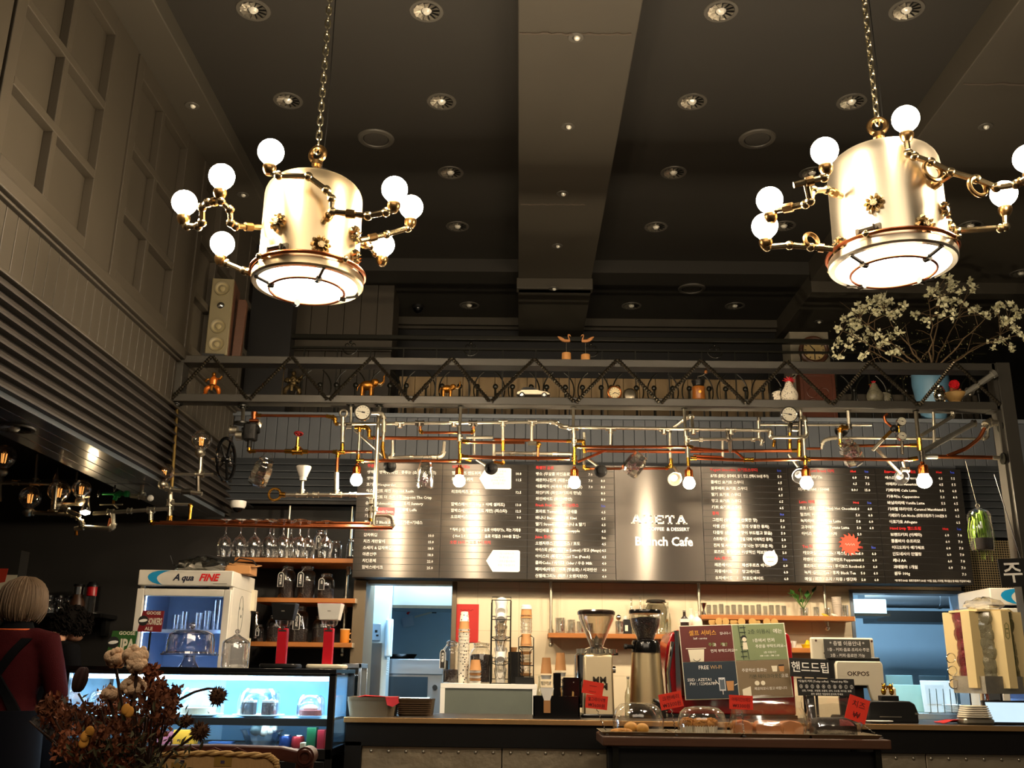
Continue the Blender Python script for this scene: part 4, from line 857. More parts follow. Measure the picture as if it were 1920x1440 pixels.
flange(R, 711, 759, YD + .001); st((711, 764, YD), (709, 800, YF - .03), (701, 984, YF - .03), r=3.8, Y=YF - .03, elbow=0)
st((697, 936), (695, 972), r=4.4, Y=YF); br_((695, 958), (695, 978), r=4.2); st((700, 966), (736, 967), (738, 988), (702, 986), r=3.2, Y=YF - .03); fit(R, 698, 940, YF - .02, m_steel, 5.5, 'v', 5); fit(R, 703, 955, YF - .03, m_steel, 5.5, 'v', 4)
railA = seg(R, [(352, 976), (520, 979), (694, 982)], YF, 3.2, m_copper, 'glass_rail', elbow=0); railB = seg(R, [(290, 981), (520, 987), (736, 990)], YF - .17, 3.0, m_copper, 'glass_rail', elbow=0); seg(R, [(300, 979), (520, 983.5), (700, 987)], YF - .085, 2.8, m_copper, 'glass_rail', elbow=0)
# far-left branch with clear filament globes
R = thing('pipe_branch', 'left cluster of steel pipes with clear filament globe bulbs and green tap', 'pipe branch', at(320, 890, YF))
flange(R, 332, 757, YD); st((332, 762, YD), (322, 915, YF), r=3.4, m=mat('pale_brass_pipe', 'b89a5c', .28, 1), elbow=0); st((320, 915), (318, 975), r=4.2, Y=YF); fit(R, 319, 943, YF, m_steel, 6, 'v', 6, 1); fit(R, 318, 972, YF, m_brass, 5, 'v', 4)
st((266, 923), (268, 889), (400, 890), r=3.4, Y=YF + .03); fit(R, 374, 890, YF + .03, m_steel, 5, 'h', 8, 1); st((376, 886), (377, 858), r=3.6, Y=YF + .03); st((372, 893), (372, 922), r=4.5, Y=YF + .03, m=m_dsteel)
st((245, 929), (276, 934), r=4.5, Y=YF + .03); fit(R, 266, 930, YF + .03, m_steel, 5.5, 'h', 6, 1); MB().sph(at(282, 934, YF + .03), .02, 14, 10).build('ball_end', m_white, R, world=True)
st((308, 912), (316, 917), (379, 926), r=4, Y=YF - .04); fit(R, 350, 922, YF - .04, m_dsteel, 5.5, 'h', 8)
st((175, 963), (325, 953), r=3.8, Y=YF); fit(R, 207, 960, YF, m_steel, 5, 'h', 6, -1); fit(R, 283, 956, YF, m_steel, 5, 'h', 7, -1); fit(R, 243, 958, YF, m_steel, 5, 'h', 4); st((283, 960), (283, 976), r=4, Y=YF); br_((283, 974), (285, 981), (294, 981), r=3.6)
st((321, 945), (356, 946), r=3, Y=YF); br_((354, 946), (358, 948), (355, 975), r=3.2)
st((57, 955), (60, 961), (142, 965), (153, 980), (154, 988), (208, 991), (213, 985), (212, 964), r=3.8, Y=YF - .02); st((112, 945), (122, 955), (150, 967), r=4, Y=YF - .06); st((116, 945), (150, 945), r=3.4, Y=YF); st((0, 905), (98, 907), r=3.4, Y=YF); fit(R, 66, 906, YF, m_steel, 4.6, 'h', 9, 1); st((66, 904), (71, 852), r=2.4, Y=YF)
fit(R, 30, 905, YF, m_steel, 4.6, 'h', 6); st((102, 905), (98, 960), r=3.4, Y=YF); fit(R, 98, 961, YF, m_steel, 5, 'h', 7); st((145, 884), (143, 900), r=2, Y=YF); st((3, 905), (2, 880), r=5, Y=YF); cu((208, 972), (204, 988), r=3, Y=YF)
br_((143, 992), (143, 1004), r=3, Y=YF); st((140, 992), (156, 989), r=4.5, Y=YF); st((0, 940), (0, 908), r=3, Y=YF)
m_fil = mat('amber_filament', 'e07a24', .4, emit=.7, ecol=(1, .42, .1)); m_gbulb = glass('smoked_bulb_glass', (.93, .88, .80), .14, .03)
def globe(px, py, rpx, Y, ang=0, sock=True):
    p = at(px, py, Y); r = rpx * ppm(px, py, Y)
    b = MB().at(p, (0, ang, 0)).lathe([(0, r)] + [(r * math.sin(a), r * math.cos(a)) for a in [PI * i / 14 for i in range(1, 12)]] + [(r * .42, -r * .98), (r * .36, -r * 1.15)], n=28).build('globe_bulb', m_gbulb, R, world=True)
    mb = MB().at(p, (0, ang, 0))
    for i in range(5):
        a = 2 * PI * i / 5; mb.cyl((r * .16 * math.cos(a), r * .16 * math.sin(a), -r * .55), (r * .22 * math.cos(a), r * .22 * math.sin(a), r * .25), r * .035, n=6)
    mb.build('filament', m_fil, b, world=True); MB().at(p, (0, ang, 0)).cyl((0, 0, -r * 1.1), (0, 0, -r * .3), r * .12, .002, n=8).build('glass_stem', m_gclear, b, world=True)
    if sock: MB().at(p, (0, ang, 0)).lathe([(0, -r * 1.0), (r * .44, -r * 1.05), (r * .5, -r * 1.15), (r * .5, -r * 1.4), (r * .38, -r * 1.6), (r * .22, -r * 1.75), (0, -r * 1.75)], n=18).build('lamp_holder', m_steel, R, world=True)
globe(378, 825, 19, YF + .03); globe(308, 886, 18, YF - .04); globe(57, 932, 20.5, YF - .02); globe(111, 921, 20.5, YF - .06); globe(153, 917, 18, YF); globe(8, 856, 22, YF)
p = at(106, 893, YF - .12); k = ppm(106, 893, YF)
MB().at(p).lathe([(0, 17 * k), (1 * k, 12 * k), (2 * k, 6 * k), (5 * k, -4 * k), (6 * k, -12 * k), (4.5 * k, -18 * k)], n=18).build('candle_bulb', m_gbulb, R, world=True)
st((105, 912), (101, 955), r=3.2, Y=YF - .12)
p = at(163, 938, YF); MB().at(p).lathe([(0, 8 * k), (4 * k, 8 * k), (4.5 * k, -2 * k), (9.5 * k, -20 * k), (9 * k, -22 * k)], n=20).build('reflector_lamp', m_gbulb, R, world=True)
MB().at(p).lathe([(0, -18 * k), (9 * k, -21 * k), (8 * k, -25 * k), (0, -28 * k)], n=20).build('bulb', mat('lit_reflector_bulb', 'ffe9c4', .5, emit=60, ecol=(1, .76, .45), var=0), R, world=True)
st((163, 928), (164, 932), r=5, Y=YF)
m_green = mat('green_tap', '1c7a3c', .3, var=.1)
seg(R, [(238, 926), (220, 926), (215, 938)], YF, 4, m_green, 'green_tap', em=m_green); seg(R, [(192, 926), (218, 926)], YF, 2.2, m_green, 'green_tap')
MB().at(at(235, 926, YF)).cyl((-.002, 0, 0), (.02, 0, 0), .020, n=14).build('green_tap', m_green, R, world=True); br_((213, 938), (213, 945), r=2.6)
for x, y in ((185, 926), (215, 916)): MB().at(at(x, y, YF)).torus((0, 0, 0), .018, .005, (1, .5, 0), 16, 7).sph((0, 0, 0), .01, 8, 6).build('tap_wheel', m_black, R, world=True)
st((187, 946), (230, 946), r=1.4, Y=YF); st((213, 944), (221, 953), r=1.6, Y=YF)
t = thing('valve_wheel', 'large black valve wheel on the dark louvres above the dome camera', 'valve wheel', at(424, 862, 6.0), 0)
mb = MB().torus((0, 0, 0), .135, .011, (1, -.13, 0), 40, 10).sph((0, 0, 0), .024, 12, 8, (1.5, 1, 1))
for i in range(5):
    a = 2 * PI * i / 5; x_, y_, z_ = frame_of((1, -.13, 0)); mb.cyl((0, 0, 0), (x_ * math.cos(a) + y_ * math.sin(a)) * .135, .008, n=7)
mb.build('wheel', mat('gloss_black', '0b0b0b', .12), t); MB().cyl((-.09, 0, 0), (.03, -.01, 0), .010, n=10).build('spindle', m_steel, t)
p = at(447, 940, 6.9); t = thing('dome_camera', 'white dome security camera under the left louvres', 'camera', (p.x, 6.9, p.z))
MB().lathe([(0, 0), (.058, 0), (.056, -.03), (.046, -.05), (.03, -.05)], n=26).build('base', m_white, t); MB().lathe([(.036, -.048), (.033, -.062), (.02, -.075), (0, -.08)], n=20).build('dome', mat('black_dome', '08080a', .08), t)
MB().b(-.03, .03, .0, .30, -.0, .012).build('bracket', m_black, t)

# ---------------------------------------------------------------- glasses and jars hung from the pipes
def jar(label, px, py, Y, hpx, wpx, rot, seed, flowers=True, cat='jar'):
    p = at(px, py, Y); k = ppm(px, py, Y); w = wpx * k / 2; h = hpx * k
    t = thing('hanging_jar', label, cat, p, 0, 'glass jars hung from the pipes'); t.rotation_euler = rot
    MB().lathe([(0, -h * .5), (w * .82, -h * .5), (w * .98, -h * .42), (w, -h * .2), (w * .98, h * .22), (w * .78, h * .36), (w * .74, h * .5), (w * .68, h * .5), (w * .72, h * .34), (w * .9, h * .2), (w * .92, -h * .3), (w * .7, -h * .44), (0, -h * .45)], n=8 if flowers else 26).build('jar', glass('jar_glass', (.95, .95, .92), .22, .05), t, smooth=30)
    MB().torus((0, 0, h * .5), w * .72, w * .05, (0, 0, 1), 24, 6).torus((0, 0, h * .32), w * .82, w * .05, (0, 0, 1), 24, 6).build('rim', glass('jar_rim', (.9, .9, .85), .5, .05), t)
    random.seed(seed); mb = MB()
    for i in range(16): mb.sph((random.gauss(0, w * .3), random.gauss(0, w * .3), random.uniform(-h * .36, h * .05)), w * random.uniform(.10, .2), 7, 5, (1, 1, .6))
    mb.build('dried_petals', mat('jar_petals', '6a4a52' if flowers else '6a5a3c', .8, var=.6, scale=60), t, smooth=0)
    mb = MB().tube([(w * .7, 0, h * .5), (w * .3, 0, h * .8), (-w * .3, 0, h * .8), (-w * .7, 0, h * .5)], .0018, 5); mb.build('wire_handle', m_dsteel, t)
jar('tilted glass jar hung below the left copper pipe frame', 490, 886, YF - .02, 50, 38, (.35, .45, 0), 1)
jar('upright mason jar hung in front of the menu, left part', 797, 893, YF - .05, 48, 32, (0, 0, 0), 2, False)
jar('tilted glass jar with purple petals hung before the logo panel', 1190, 871, YF - .02, 44, 36, (.3, .65, 0), 3)
jar('tilted glass jar with purple petals hung among the right pipes', 1596, 850, YF + .03, 46, 38, (.3, -.7, .3), 4)
def wine_glass(label):
    t = thing('wine_glass', label, 'wine glass', (0, 0, 0), 0, 'stemmed glasses hanging upside down')
    MB().lathe([(0, 0), (.03, -.001), (.034, -.003), (.01, -.007), (.0042, -.014), (.0038, -.07), (.008, -.080), (.026, -.094), (.036, -.118), (.037, -.14), (.030, -.178), (.0285, -.178), (.0355, -.14), (.0345, -.12), (.024, -.097), (.004, -.084), (0, -.083)], n=28).build('glass', glass('stemware', (.97, .97, .96), .22, .03), t)
    return t
g0 = None
gl = [(425, 0), (453, 0), (480, 0), (508, 0), (533, 0), (563, 0), (515, 1), (548, 1), (580, 1), (613, 1)]
for i, (px, row) in enumerate(gl):
    y = YF - .1275 if row == 0 else YF - .0425; p = at(px, 981 if row == 0 else 979, y)
    lab = 'stemmed glass hanging upside down in the %s row under the copper rails, %s from left' % (('front', 'back')[row], ORD[i if row == 0 else i - 6])
    q = Vector((p.x, y, at(px, 975 if row == 0 else 978, y).z + .004))
    if g0 is None: g0 = wine_glass(lab); g0.location = q
    else: dup(g0, q, 0, lab)
    if i == 0: g0.scale = (1.22, 1.22, 1.22)
# ---------------------------------------------------------------- menu board
ZMACH = at(1370, 1183, 6.1).z; YM = 6.95; MX0, MX1, MZ0, MZ1 = -1.18, 3.182, 1.845, 2.663
m_menu = mat('brushed_menu_panel', '5c5751', .29, .9, var=.04, scale=3, aniso=.95, spec=.5)
m_line = mat('menu_groove', '1a1816', .5)
t = thing('menu_board', 'long dark brushed menu board with white and red lettering in seven columns', 'menu board', (1, YM, MZ0))
MB().b(MX0, MX1, YM + .012, YW - .012, MZ0, MZ1).build('housing', mat('menu_housing', '221f1c', .5), t, world=True)
xb = [MX0] + [at(p, 975, YM).x for p in (827, 989, 1153, 1318, 1483, 1649)] + [MX1]
ROW = (MZ1 - MZ0) / 18
HI = (('Hot', 'r'), ('Ice', 'b'))
MENU = [
 [('r', '주류'), ('w', '생맥주, 병맥주, 와인 - 종류는 (쇼케이스 참조)'), ('w', '생맥주'), ('w', '호가든 Hoegaarden'), ('w', '식스포인트 레진 Sixpoint Resin'), ('w', '식스포인트 더 크리스프 Sixpoint The Crisp'), ('w', '슈무커 Schmucker      산토리 Suntory'), ('w', '스텔라                         레페 Leffe'), ('w', '기네스 Guinness'), ('w', '블랙앤탄 Black & Tan  호가든+기네스'), ('r', '안주 메뉴 안내'), ('w', '감자튀김', '10.0'), ('w', '치즈 계란말이', '15.0'), ('w', '소세지 & 감자튀김', '18.0'), ('w', '마른안주', '18.0'), ('w', '치킨훈제', '22.0'), ('w', '함박스테이크', '25.0')],
 [('r', '브런치 메뉴'), ('w', '햄 & 치즈 샌드위치', '10.0'), ('w', '튜나 샌드위치', '11.5'), None, ('w', '리코타치즈 샐러드', '12.5'), None, ('w', '함박스테이크 (180g + 야채 샐러드)', '13.0'), ('w', '함박스테이크 (샐러드 계란) (파스타)', '12.5'), ('w', '오므라이스', '9.0'), None, ('w', '* 식사 (1식) 하신 분들은 ~ 음료 아메리카노, 차는 거래용'), ('w', '   ( Hot 2.0  /  Ice 3.0 )    음료 리필은 1000원 할인~'), ('r', '오전 10시 ~ 오후 9시 까지')],
 [('r', '특별한 음료'), ('w', '뱅쇼 (무알콜 와인음료)', '7.0', '8.0'), ('w', '레몬허니진저 (레몬+생강)', '7.0', '8.0'), ('w', '애플레이 (사과와 애플의 만남)', '7.0', '8.0'), ('w', '와인커피 (와인과커피의 만남)', '', '8.0'), ('w', '와인에이드 (와인+탄산)', '', '8.0'), ('r', 'Fresh Fruit Juice 생과일쥬스', '', ('Ice', 'b')), ('w', '토마토 Tomato  / 파인애플', '', '6.5'), ('w', '바나나 Banana  / 키위 Kiwi', '', '6.5'), ('w', '딸기 Strawberry / 바나나 & 딸기', '', '6.5'), ('w', '파인애플 & 오렌지 Pineapple', '', '6.5'), ('r', 'Juice 쥬스', '', 'Ice'), ('w', '오렌지쥬스 / 망고쥬스 / 포도', '', '4.5'), ('w', '아이스티 (레몬) Iced Tea (Lemon) / 망고 (Mango)', '', '4.5'), ('w', '아이스티 (복숭아) Iced Tea (Peach)', '', '4.5'), ('w', '콜라Coke / 사이다 Cider / 우유 Milk', '', '4.0'), ('w', '페리에(라임) / 사과 (병음료) / 사과탄산', '', '4.0'), ('w', '산펠레그리노 (레몬 / 오렌지탄산)', '', '4.0')],
 [],
 [('r', 'Yogurt Smoothie 요거트스무디', '', ('Ice', 'b')), ('w', '요거트 (플레인- 블루베리, 딸기, 망고, 선택시 500원 추가)', '', '5.0'), ('w', '플레인 요거트 스무디', '', '6.5'), ('w', '블루베리 요거트 스무디', '', '6.5'), ('w', '딸기 요거트 스무디', '', '6.5'), ('w', '망고 요거트 스무디', '', '6.5'), ('w', '키위 요거트 스무디', '', '6.5'), ('r', '홍차', '', ('Ice', 'b')), ('w', '그린티 (상큼한 맛 산뜻한 향)', '', '5.0'), ('w', '아쌈 (진하고 깊은 향의 상큼한 홍차)', '', '5.0'), ('w', '다즐링 (은은한 꽃향이 부드럽고 맑음)', '', '5.0'), ('w', '스트레이트 (특별한 향을 더해 이색적인 홍차)', '', '5.0'), ('w', '진저 및 시나몬 (생강향 나는 향기로운 차)', '', '5.0'), ('w', '로즈티, 꽃향기와 이상적인 허브차', '', '5.0'), ('r', 'Ade 에이드', '', ('Ice', 'b')), ('w', '레몬에이드    /    패션후르츠 에이드', '', '6.0'), ('w', '자몽에이드    /    망고에이드', '', '6.0'), ('w', '유자에이드    /    청포도에이드', '', '6.0')],
 [('r', 'Dutch (Cold Brew) 더치') + HI, ('w', '더치 아메리카노', '6.0', '7.0'), ('w', '더치 라떼', '6.5', '7.5'), ('w', '더치  250Ml / 500Ml', '8.0 /', '15.0'), None, ('r', 'Latte 라떼') + HI, ('w', '초코 / 민트핫초코(Mint) Hot Chocolate', '5.0', '6.0'), ('w', '밀크티 Milk Tea', '5.0', '6.0'), ('w', '녹차라떼 Green Tea Latte', '5.0', '6.0'), ('w', '고구마라떼 Sweet Potato Latte', '5.0', '6.0'), ('w', '아이스 라떼 / 홍루이차', '5.0', ''), None, ('r', 'Tea 티') + HI, ('w', '캐모마일 Camomile / 재스민 Jasmine', '5.0', '6.0'), ('w', '라벤더 Lavender / 페퍼민트 Peppermint', '5.0', '6.0'), ('w', '로즈마리 Rosemary / 루이보스 Rooibos', '5.0', '6.0'), ('w', '녹차 Green Tea / 홍차 Black Tea', '5.0', '6.0'), ('w', '매실 / 레몬 / 유자 / 자몽 / 생강차', '5.0', '6.0')],
 [('r', 'Espresso 에스프레소') + HI, ('w', '에스프레소 Espresso', '4.5', '5.5'), ('w', '아메리카노 Americano', '4.5', '5.5'), ('w', '카페라떼 Cafe Latte', '5.0', '6.0'), ('w', '카푸치노 Cappuccino', '5.0', '6.0'), ('w', '바닐라라떼 Vanilla Latte', '5.5', '6.5'), ('w', '카라멜 마끼아또 Caramel Macchiato', '5.5', '6.5'), ('w', '카페모카 Cafe Mocha (휘핑크림추가 500원)', '5.5', '6.5'), ('w', '아포가토 Affogato', '', '6.5'), ('r', 'Hand Drip 핸드드립') + HI, ('w', '브랜드커피 (아제타)', '6.0', '7.0'), ('w', '콜롬비아 슈프리모', '6.0', '7.0'), ('w', '이디오피아 예가체프', '6.0', '7.0'), ('w', '인도네시아 만델링', '6.0', '7.0'), ('w', '케냐 AA', '6.0', '7.0'), ('w', '과테말라 1개월', '6.0', '7.0'), ('w', '원두 100g', '', '7.0'), ('w', '*샷 추가 500원  휘핑크림추가 500원  *시럽, 얼음, 카라멜, 헤이즐넛 등 따로 주문해주세요')]]
prewarm([q if isinstance(q, str) else q[0] for rows in MENU for row in rows if row for q in row[1:]], .012)
INK = {'w': m_ink, 'r': m_redink, 'b': m_blueink}
for i, rows in enumerate(MENU):
    x0, x1 = xb[i] + .002, xb[i + 1] - .002
    pn = MB().b(x0, x1, YM, YM + .012, MZ0, MZ1).build('menu_panel', m_menu, t, world=True, smooth=0)
    mb = MB()
    if rows:
        for r in range(1, 18): mb.b(x0, x1, YM - .0012, YM + .002, MZ1 - r * ROW - .0012, MZ1 - r * ROW + .0012)
        mb.build('groove', m_line, pn, world=True, smooth=0)
    tx = {k: MB() for k in 'wrb'}
    for r, row in enumerate(rows):
        if not row: continue
        zz = MZ1 - (r + 1) * ROW + .014; left = x0 + (.065 if i != 2 else .055); pr = row[2:]
        if len(pr) == 1: pr = ('',) + pr
        w = (x1 - left) - (.045 if not pr else .16 if i in (5, 6) else .10)
        if i == 4 and r: w = .42
        small = i == 6 and r == 17
        tx[row[0]].text(row[1], .027 if not small else .018, left, zz, YM - .0015, 'LEFT', .012, wmax=w if not small else x1 - left - .02)
        for j, v in enumerate(pr):
            c = 'w'
            if isinstance(v, tuple): v, c = v
            if v: tx[c].text(v, .025, x1 - (.135 if j == 0 else .045) - (.02 if i == 2 else 0), zz, YM - .0015, 'RIGHT' if c == 'w' else 'RIGHT', .012)
    if i == 3:                                             # logo panel with slab-serif name
        tx['w'].text('& DESSERT', .034, (x0 + x1) / 2 + .052, 2.195, YM - .0015, 'LEFT', .022, wmax=.2); tx['w'].text('COFFEE', .034, (x0 + x1) / 2 + .035, 2.195, YM - .0015, 'RIGHT', .022, wmax=.2)
        tx['w'].text('Brunch Cafe', .086, (x0 + x1) / 2 + .03, 2.09, YM - .0015, 'CENTER', .028, sx=.95)
        u = .062; xs = (x0 + x1) / 2 - .20; z0 = 2.243; s_ = .013
        def bar(xa, za, xb_, zb_, w=s_):
            d = Vector((xb_ - xa, 0, zb_ - za)).normalized(); n = Vector((-d.z, 0, d.x)) * w / 2
            a, b = Vector((xs + xa, YM - .002, z0 + za)), Vector((xs + xb_, YM - .002, z0 + zb_)); tx['w'].quad(a - n, b - n, b + n, a + n)
        def LA(o): bar(o + .012, 0, o + .038, u); bar(o + .038, u, o + .066, 0, .017); bar(o + .022, .02, o + .056, .02, .009); bar(o, .004, o + .028, .004, .009); bar(o + .05, .004, o + .082, .004, .009)
        LA(0)
        o = .092; bar(o, u - .005, o + .062, u - .005, .011); bar(o + .056, u - .004, o + .008, .006, .016); bar(o, .005, o + .064, .005, .011); bar(o + .004, u, o + .004, u - .02, .009); bar(o + .061, 0, o + .061, .02, .009)
        o = .17; bar(o + .012, 0, o + .012, u, .016); bar(o, u - .005, o + .062, u - .005, .011); bar(o, .005, o + .064, .005, .011); bar(o + .012, u * .5, o + .046, u * .5, .010); bar(o + .060, u, o + .060, u - .02, .009); bar(o + .062, 0, o + .062, .02, .009)
        o = .245; bar(o, u - .005, o + .066, u - .005, .011); bar(o + .033, 0, o + .033, u, .016); bar(o + .004, u, o + .004, u - .02, .009); bar(o + .062, u, o + .062, u - .02, .009); bar(o + .017, .004, o + .05, .004, .009)
        LA(.32)
    for k in 'wrb':
        if tx[k].v: tx[k].build('lettering', INK[k], pn, world=True, smooth=0)
def on_menu(px, py): p = at(px, py, YM); return p.x, p.z
def note(label, x0p, x1p, y0p, y1p, lines):
    xa, zb_ = on_menu(x0p, y1p); xc, za = on_menu(x1p, y0p); w = xc - xa; h = za - zb_
    t = thing('paper_note', label, 'note', (xa, YM - .001, zb_), 0, 'arrow notes on the menu')
    MB().prism([(0, h * .5), (w * .2, 0), (w * .95, 0), (w, h * .05), (w, h * .95), (w * .95, h), (w * .2, h)], -.004, -.001).build('paper', m_paper, t, smooth=0)
    mb = MB()
    for i, s in enumerate(lines): mb.text(s, h * .12, w * .6, h * (.8 - i * .72 / len(lines)), -.0042, 'CENTER', wmax=w * .62)
    mb.build('handwriting', mat('faint_pencil', 'a8a090', .8), t, smooth=0)
note('white arrow-shaped note taped to the menu under the second lamp', 898, 959, 878, 917, ['고객이 요청시', '드립커피', '가능합니다', '문의해 주세요', '감사합니다'])
note('white arrow-shaped note taped low on the menu near its bottom edge', 911, 975, 1032, 1072, ['*핑거포메시지', '안내드립니다', '*고르곤졸라피자', '주문 가능합니다'])
x, z = on_menu(1593, 1021); t = thing('sun_sticker', 'round red flame-edged paper sun stuck on the menu', 'sticker', (x, YM - .002, z))
mb = MB(); n = 14; P = []
for i in range(n):
    a = 2 * PI * i / n
    for da, r in ((0, .060), (.12, .072), (.30, .081), (.24, .068), (.33, .060)): P.append((r * math.cos(a + da), r * math.sin(a + da)))
mb.prism(P, -.004, -.001); mb.build('paper', mat('coral_paper', 'e04a30', .7), t, smooth=0)
MB().tube([(-.034 + i * .0062, -.0045, .008 * math.sin(i * 2.1)) for i in range(12)], .002, 4).build('lettering', mat('pale_pink_lettering', 'f0b8a8', .6), t, smooth=0)
x, z = on_menu(1444, 1047); t = thing('drop_sticker', 'white drop-shaped sticker on the menu, left of the red sun', 'sticker', (x, YM - .002, z))
P = [(.053 * math.cos(a), .053 * math.sin(a)) for a in [1.25 + i * (2 * PI - .5) / 22 for i in range(23)]] + [(.03, .062)]
MB().prism(P, -.004, -.001).build('paper', m_paper, t, smooth=0); MB().tube([(-.03 + i * .0055, -.0045, .008 + .004 * math.sin(i * 2.3)) for i in range(12)], .0018, 4).build('lettering', mat('green_lettering', '5aa048', .6), t, smooth=0)
mb = MB().tube([(-.02 + i * .0045, -.0045, -.022 + .003 * math.sin(i * 2.3)) for i in range(10)], .0014, 4); mb.build('lettering', m_blackink, t, smooth=0)
xa, zb_ = on_menu(704, 966); xc, za = on_menu(740, 952); t = thing('red_tag', 'small red beer tag over the first column of the menu', 'tag', (xa, YM - .001, zb_))
MB().b(0, xc - xa, -.004, -.001, 0, za - zb_).build('plate', m_red, t); MB().text('Estrella Damm', .024, (xc - xa) / 2, .018, -.0042, 'CENTER', .01, wmax=.12).build('lettering', m_ink, t, smooth=0)

# ---------------------------------------------------------------- shelves on the back wall
def shelf(label, px0, px1, py, Y0, Y1, th=.032, rods=(), rod_top=2.41, group='wooden wall shelves'):
    a, b = at(px0, py, Y0), at(px1, py, Y0); z = (a.z + b.z) / 2
    t = thing('wall_shelf', label, 'shelf', ((a.x + b.x) / 2, Y0, z), 0, group); w = (b.x - a.x) / 2
    MB().b(-w, w, 0, Y1 - Y0, -th, 0).build('board', m_wood, t, bev=.003)
    MB().b(w, w + .006, .002, Y1 - Y0, -th, 0).build('end_cap', mat('pale_end_grain', 'b8a68c', .6), t)
    for rp in rods:
        x = at(rp, py, Y0).x - t.location.x; yy = (Y1 - Y0) * .55
        MB().cyl((x, yy, 0), (x, yy, rod_top - z), .011, n=12).cyl((x, yy, 0), (x, yy, .03), .018, n=12).cyl((x, yy, -.075), (x, yy, -th), .014, n=12).sph((x, yy, -.075), .019, 12, 8).build('hanging_pipe', m_steel, t)
    return t, z
s1, Z1 = shelf('top wooden wall shelf behind the hanging wine glasses', 440, 662, 1046, 7.05, 7.5, rods=(521, 644))
s2, Z2 = shelf('middle wooden wall shelf holding three tall coffee jars', 476, 666, 1121, 7.05, 7.5, rods=(517, 637), rod_top=Z1 - .035)
s3, Z3 = shelf('lower wooden wall shelf with the orange mug', 470, 660, 1204, 7.05, 7.5, rods=(632,), rod_top=Z2 - .035)
m_tag = mat('black_chalk_tag', '14120f', .6)
def coffee_jar(label, px, Y, z, hpx, wpx, txt, fill=.8, tagdx=0, name='coffee_jar', lid=True, content=None):
    k = ppm(px, 1120, Y); w = wpx * k / 2; h = hpx * k; x = at(px, 1120, Y).x
    t = thing(name, label, 'jar', (x, Y, z), 0, 'glass storage jars with chalk tags')
    MB().lathe([(0, .002), (w * .92, .002), (w, .01), (w, h * .68), (w * .84, h * .80), (w * .62, h * .85), (w * .62, h * .92), (w * .66, h * .93)], n=28).build('jar', m_glass, t)
    if fill: MB().lathe([(0, .006), (w * .9, .006), (w * .93, .014), (w * .93, h * .66 * fill), (w * .8, h * .70 * fill), (0, h * .72 * fill)], n=24).build('coffee_beans', content or m_bean, t)
    if lid: MB().lathe([(w * .66, h * .90), (w * .7, h * .93), (w * .7, h * .96), (w * .4, h), (0, h)], n=24).build('lid', glass('lid_glass', (.9, .9, .88), .3), t)
    MB().torus((0, 0, h * .87), w * .66, .0025, (0, 0, 1), 24, 5).build('wire_clip', m_chrome, t)
    if txt:
        th, tw = h * .42, w * .62; zt = h * .34
        tg = MB().prism([(tagdx - tw / 2, zt), (tagdx + tw / 2, zt), (tagdx + tw / 2, zt + th * .86), (tagdx + tw * .25, zt + th), (tagdx - tw * .25, zt + th), (tagdx - tw / 2, zt + th * .86)], -w - .010, -w - .006).build('tag', m_tag, t, smooth=0)
        mb = MB()
        for i, ch in enumerate(txt): mb.text(ch, th * .19, tagdx, zt + th * (.70 - i * .17), -w - .0105, 'CENTER', .01)
        pl = [(tagdx - tw / 2, zt), (tagdx + tw / 2, zt), (tagdx + tw / 2, zt + th * .86), (tagdx + tw * .25, zt + th), (tagdx - tw * .25, zt + th), (tagdx - tw / 2, zt + th * .86)]
        mb.tube([(p[0], -w - .0105, p[1]) for p in pl], .0016, 4, True); mb.tube([(tagdx, -w - .008, zt + th), (tagdx * .5, -w * .7, h * .9)], .001, 4)
        mb.build('lettering', m_ink, tg, smooth=0)
    return t
coffee_jar('tall coffee jar with chalk tag on the middle wall shelf, leftmost of three', 536, 7.2, Z2, 62, 33, '케냐더블', .8, -.03)
coffee_jar('tall coffee jar with chalk tag on the middle wall shelf, between two others', 573, 7.2, Z2, 63, 34, '콜롬비아', .8, -.03)
coffee_jar('shorter coffee jar with chalk tag on the middle wall shelf, rightmost of three', 610, 7.18, Z2, 48, 32, '과테', .6, -.02)
coffee_jar('coffee jar with chalk tag on the lower wall shelf, between the two dispensers', 564, 7.2, Z3, 67, 38, '이디오피', .55, 0)
coffee_jar('half-hidden coffee jar on the lower wall shelf behind the black dispenser', 521, 7.25, Z3, 50, 34, '', .8)
coffee_jar('half-hidden coffee jar on the lower wall shelf behind the white dispenser', 607, 7.25, Z3, 50, 36, '', .8)
coffee_jar('small goblet jar with chalk tag at the left end of the lower wall shelf', 491, 7.15, Z3, 32, 18, '예가', .3)
coffee_jar('clear jar with chalk tag on the top wall shelf behind hanging glasses', 593, 7.2, Z1, 58, 26, '만델', .0)
coffee_jar('clear lidded jar at the right end of the top wall shelf', 656, 7.25, Z1, 44, 24, '', .3)
coffee_jar('clear lidded jar on the top wall shelf, next to the right hanging pipe', 624, 7.25, Z1, 40, 24, '', .0)
x = at(473, 1200, 7.15).x; t = thing('steel_canister', 'narrow polished steel canister at the end of the lower wall shelf', 'canister', (x, 7.2, Z3))
MB().lathe([(0, 0), (.018, 0), (.019, .005), (.019, .19), (.015, .2), (0, .2)], n=20).build('body', m_chrome, t); MB().cyl((0, 0, .2), (0, 0, .212), .02, n=20).build('lid', m_steel, t)
x = at(646, 1200, 7.13).x; t = thing('orange_mug', 'orange ceramic mug with cream rim on the lower wall shelf', 'mug', (x, 7.13, Z3)); m_om = mat('orange_glaze', 'd8842c', .35)
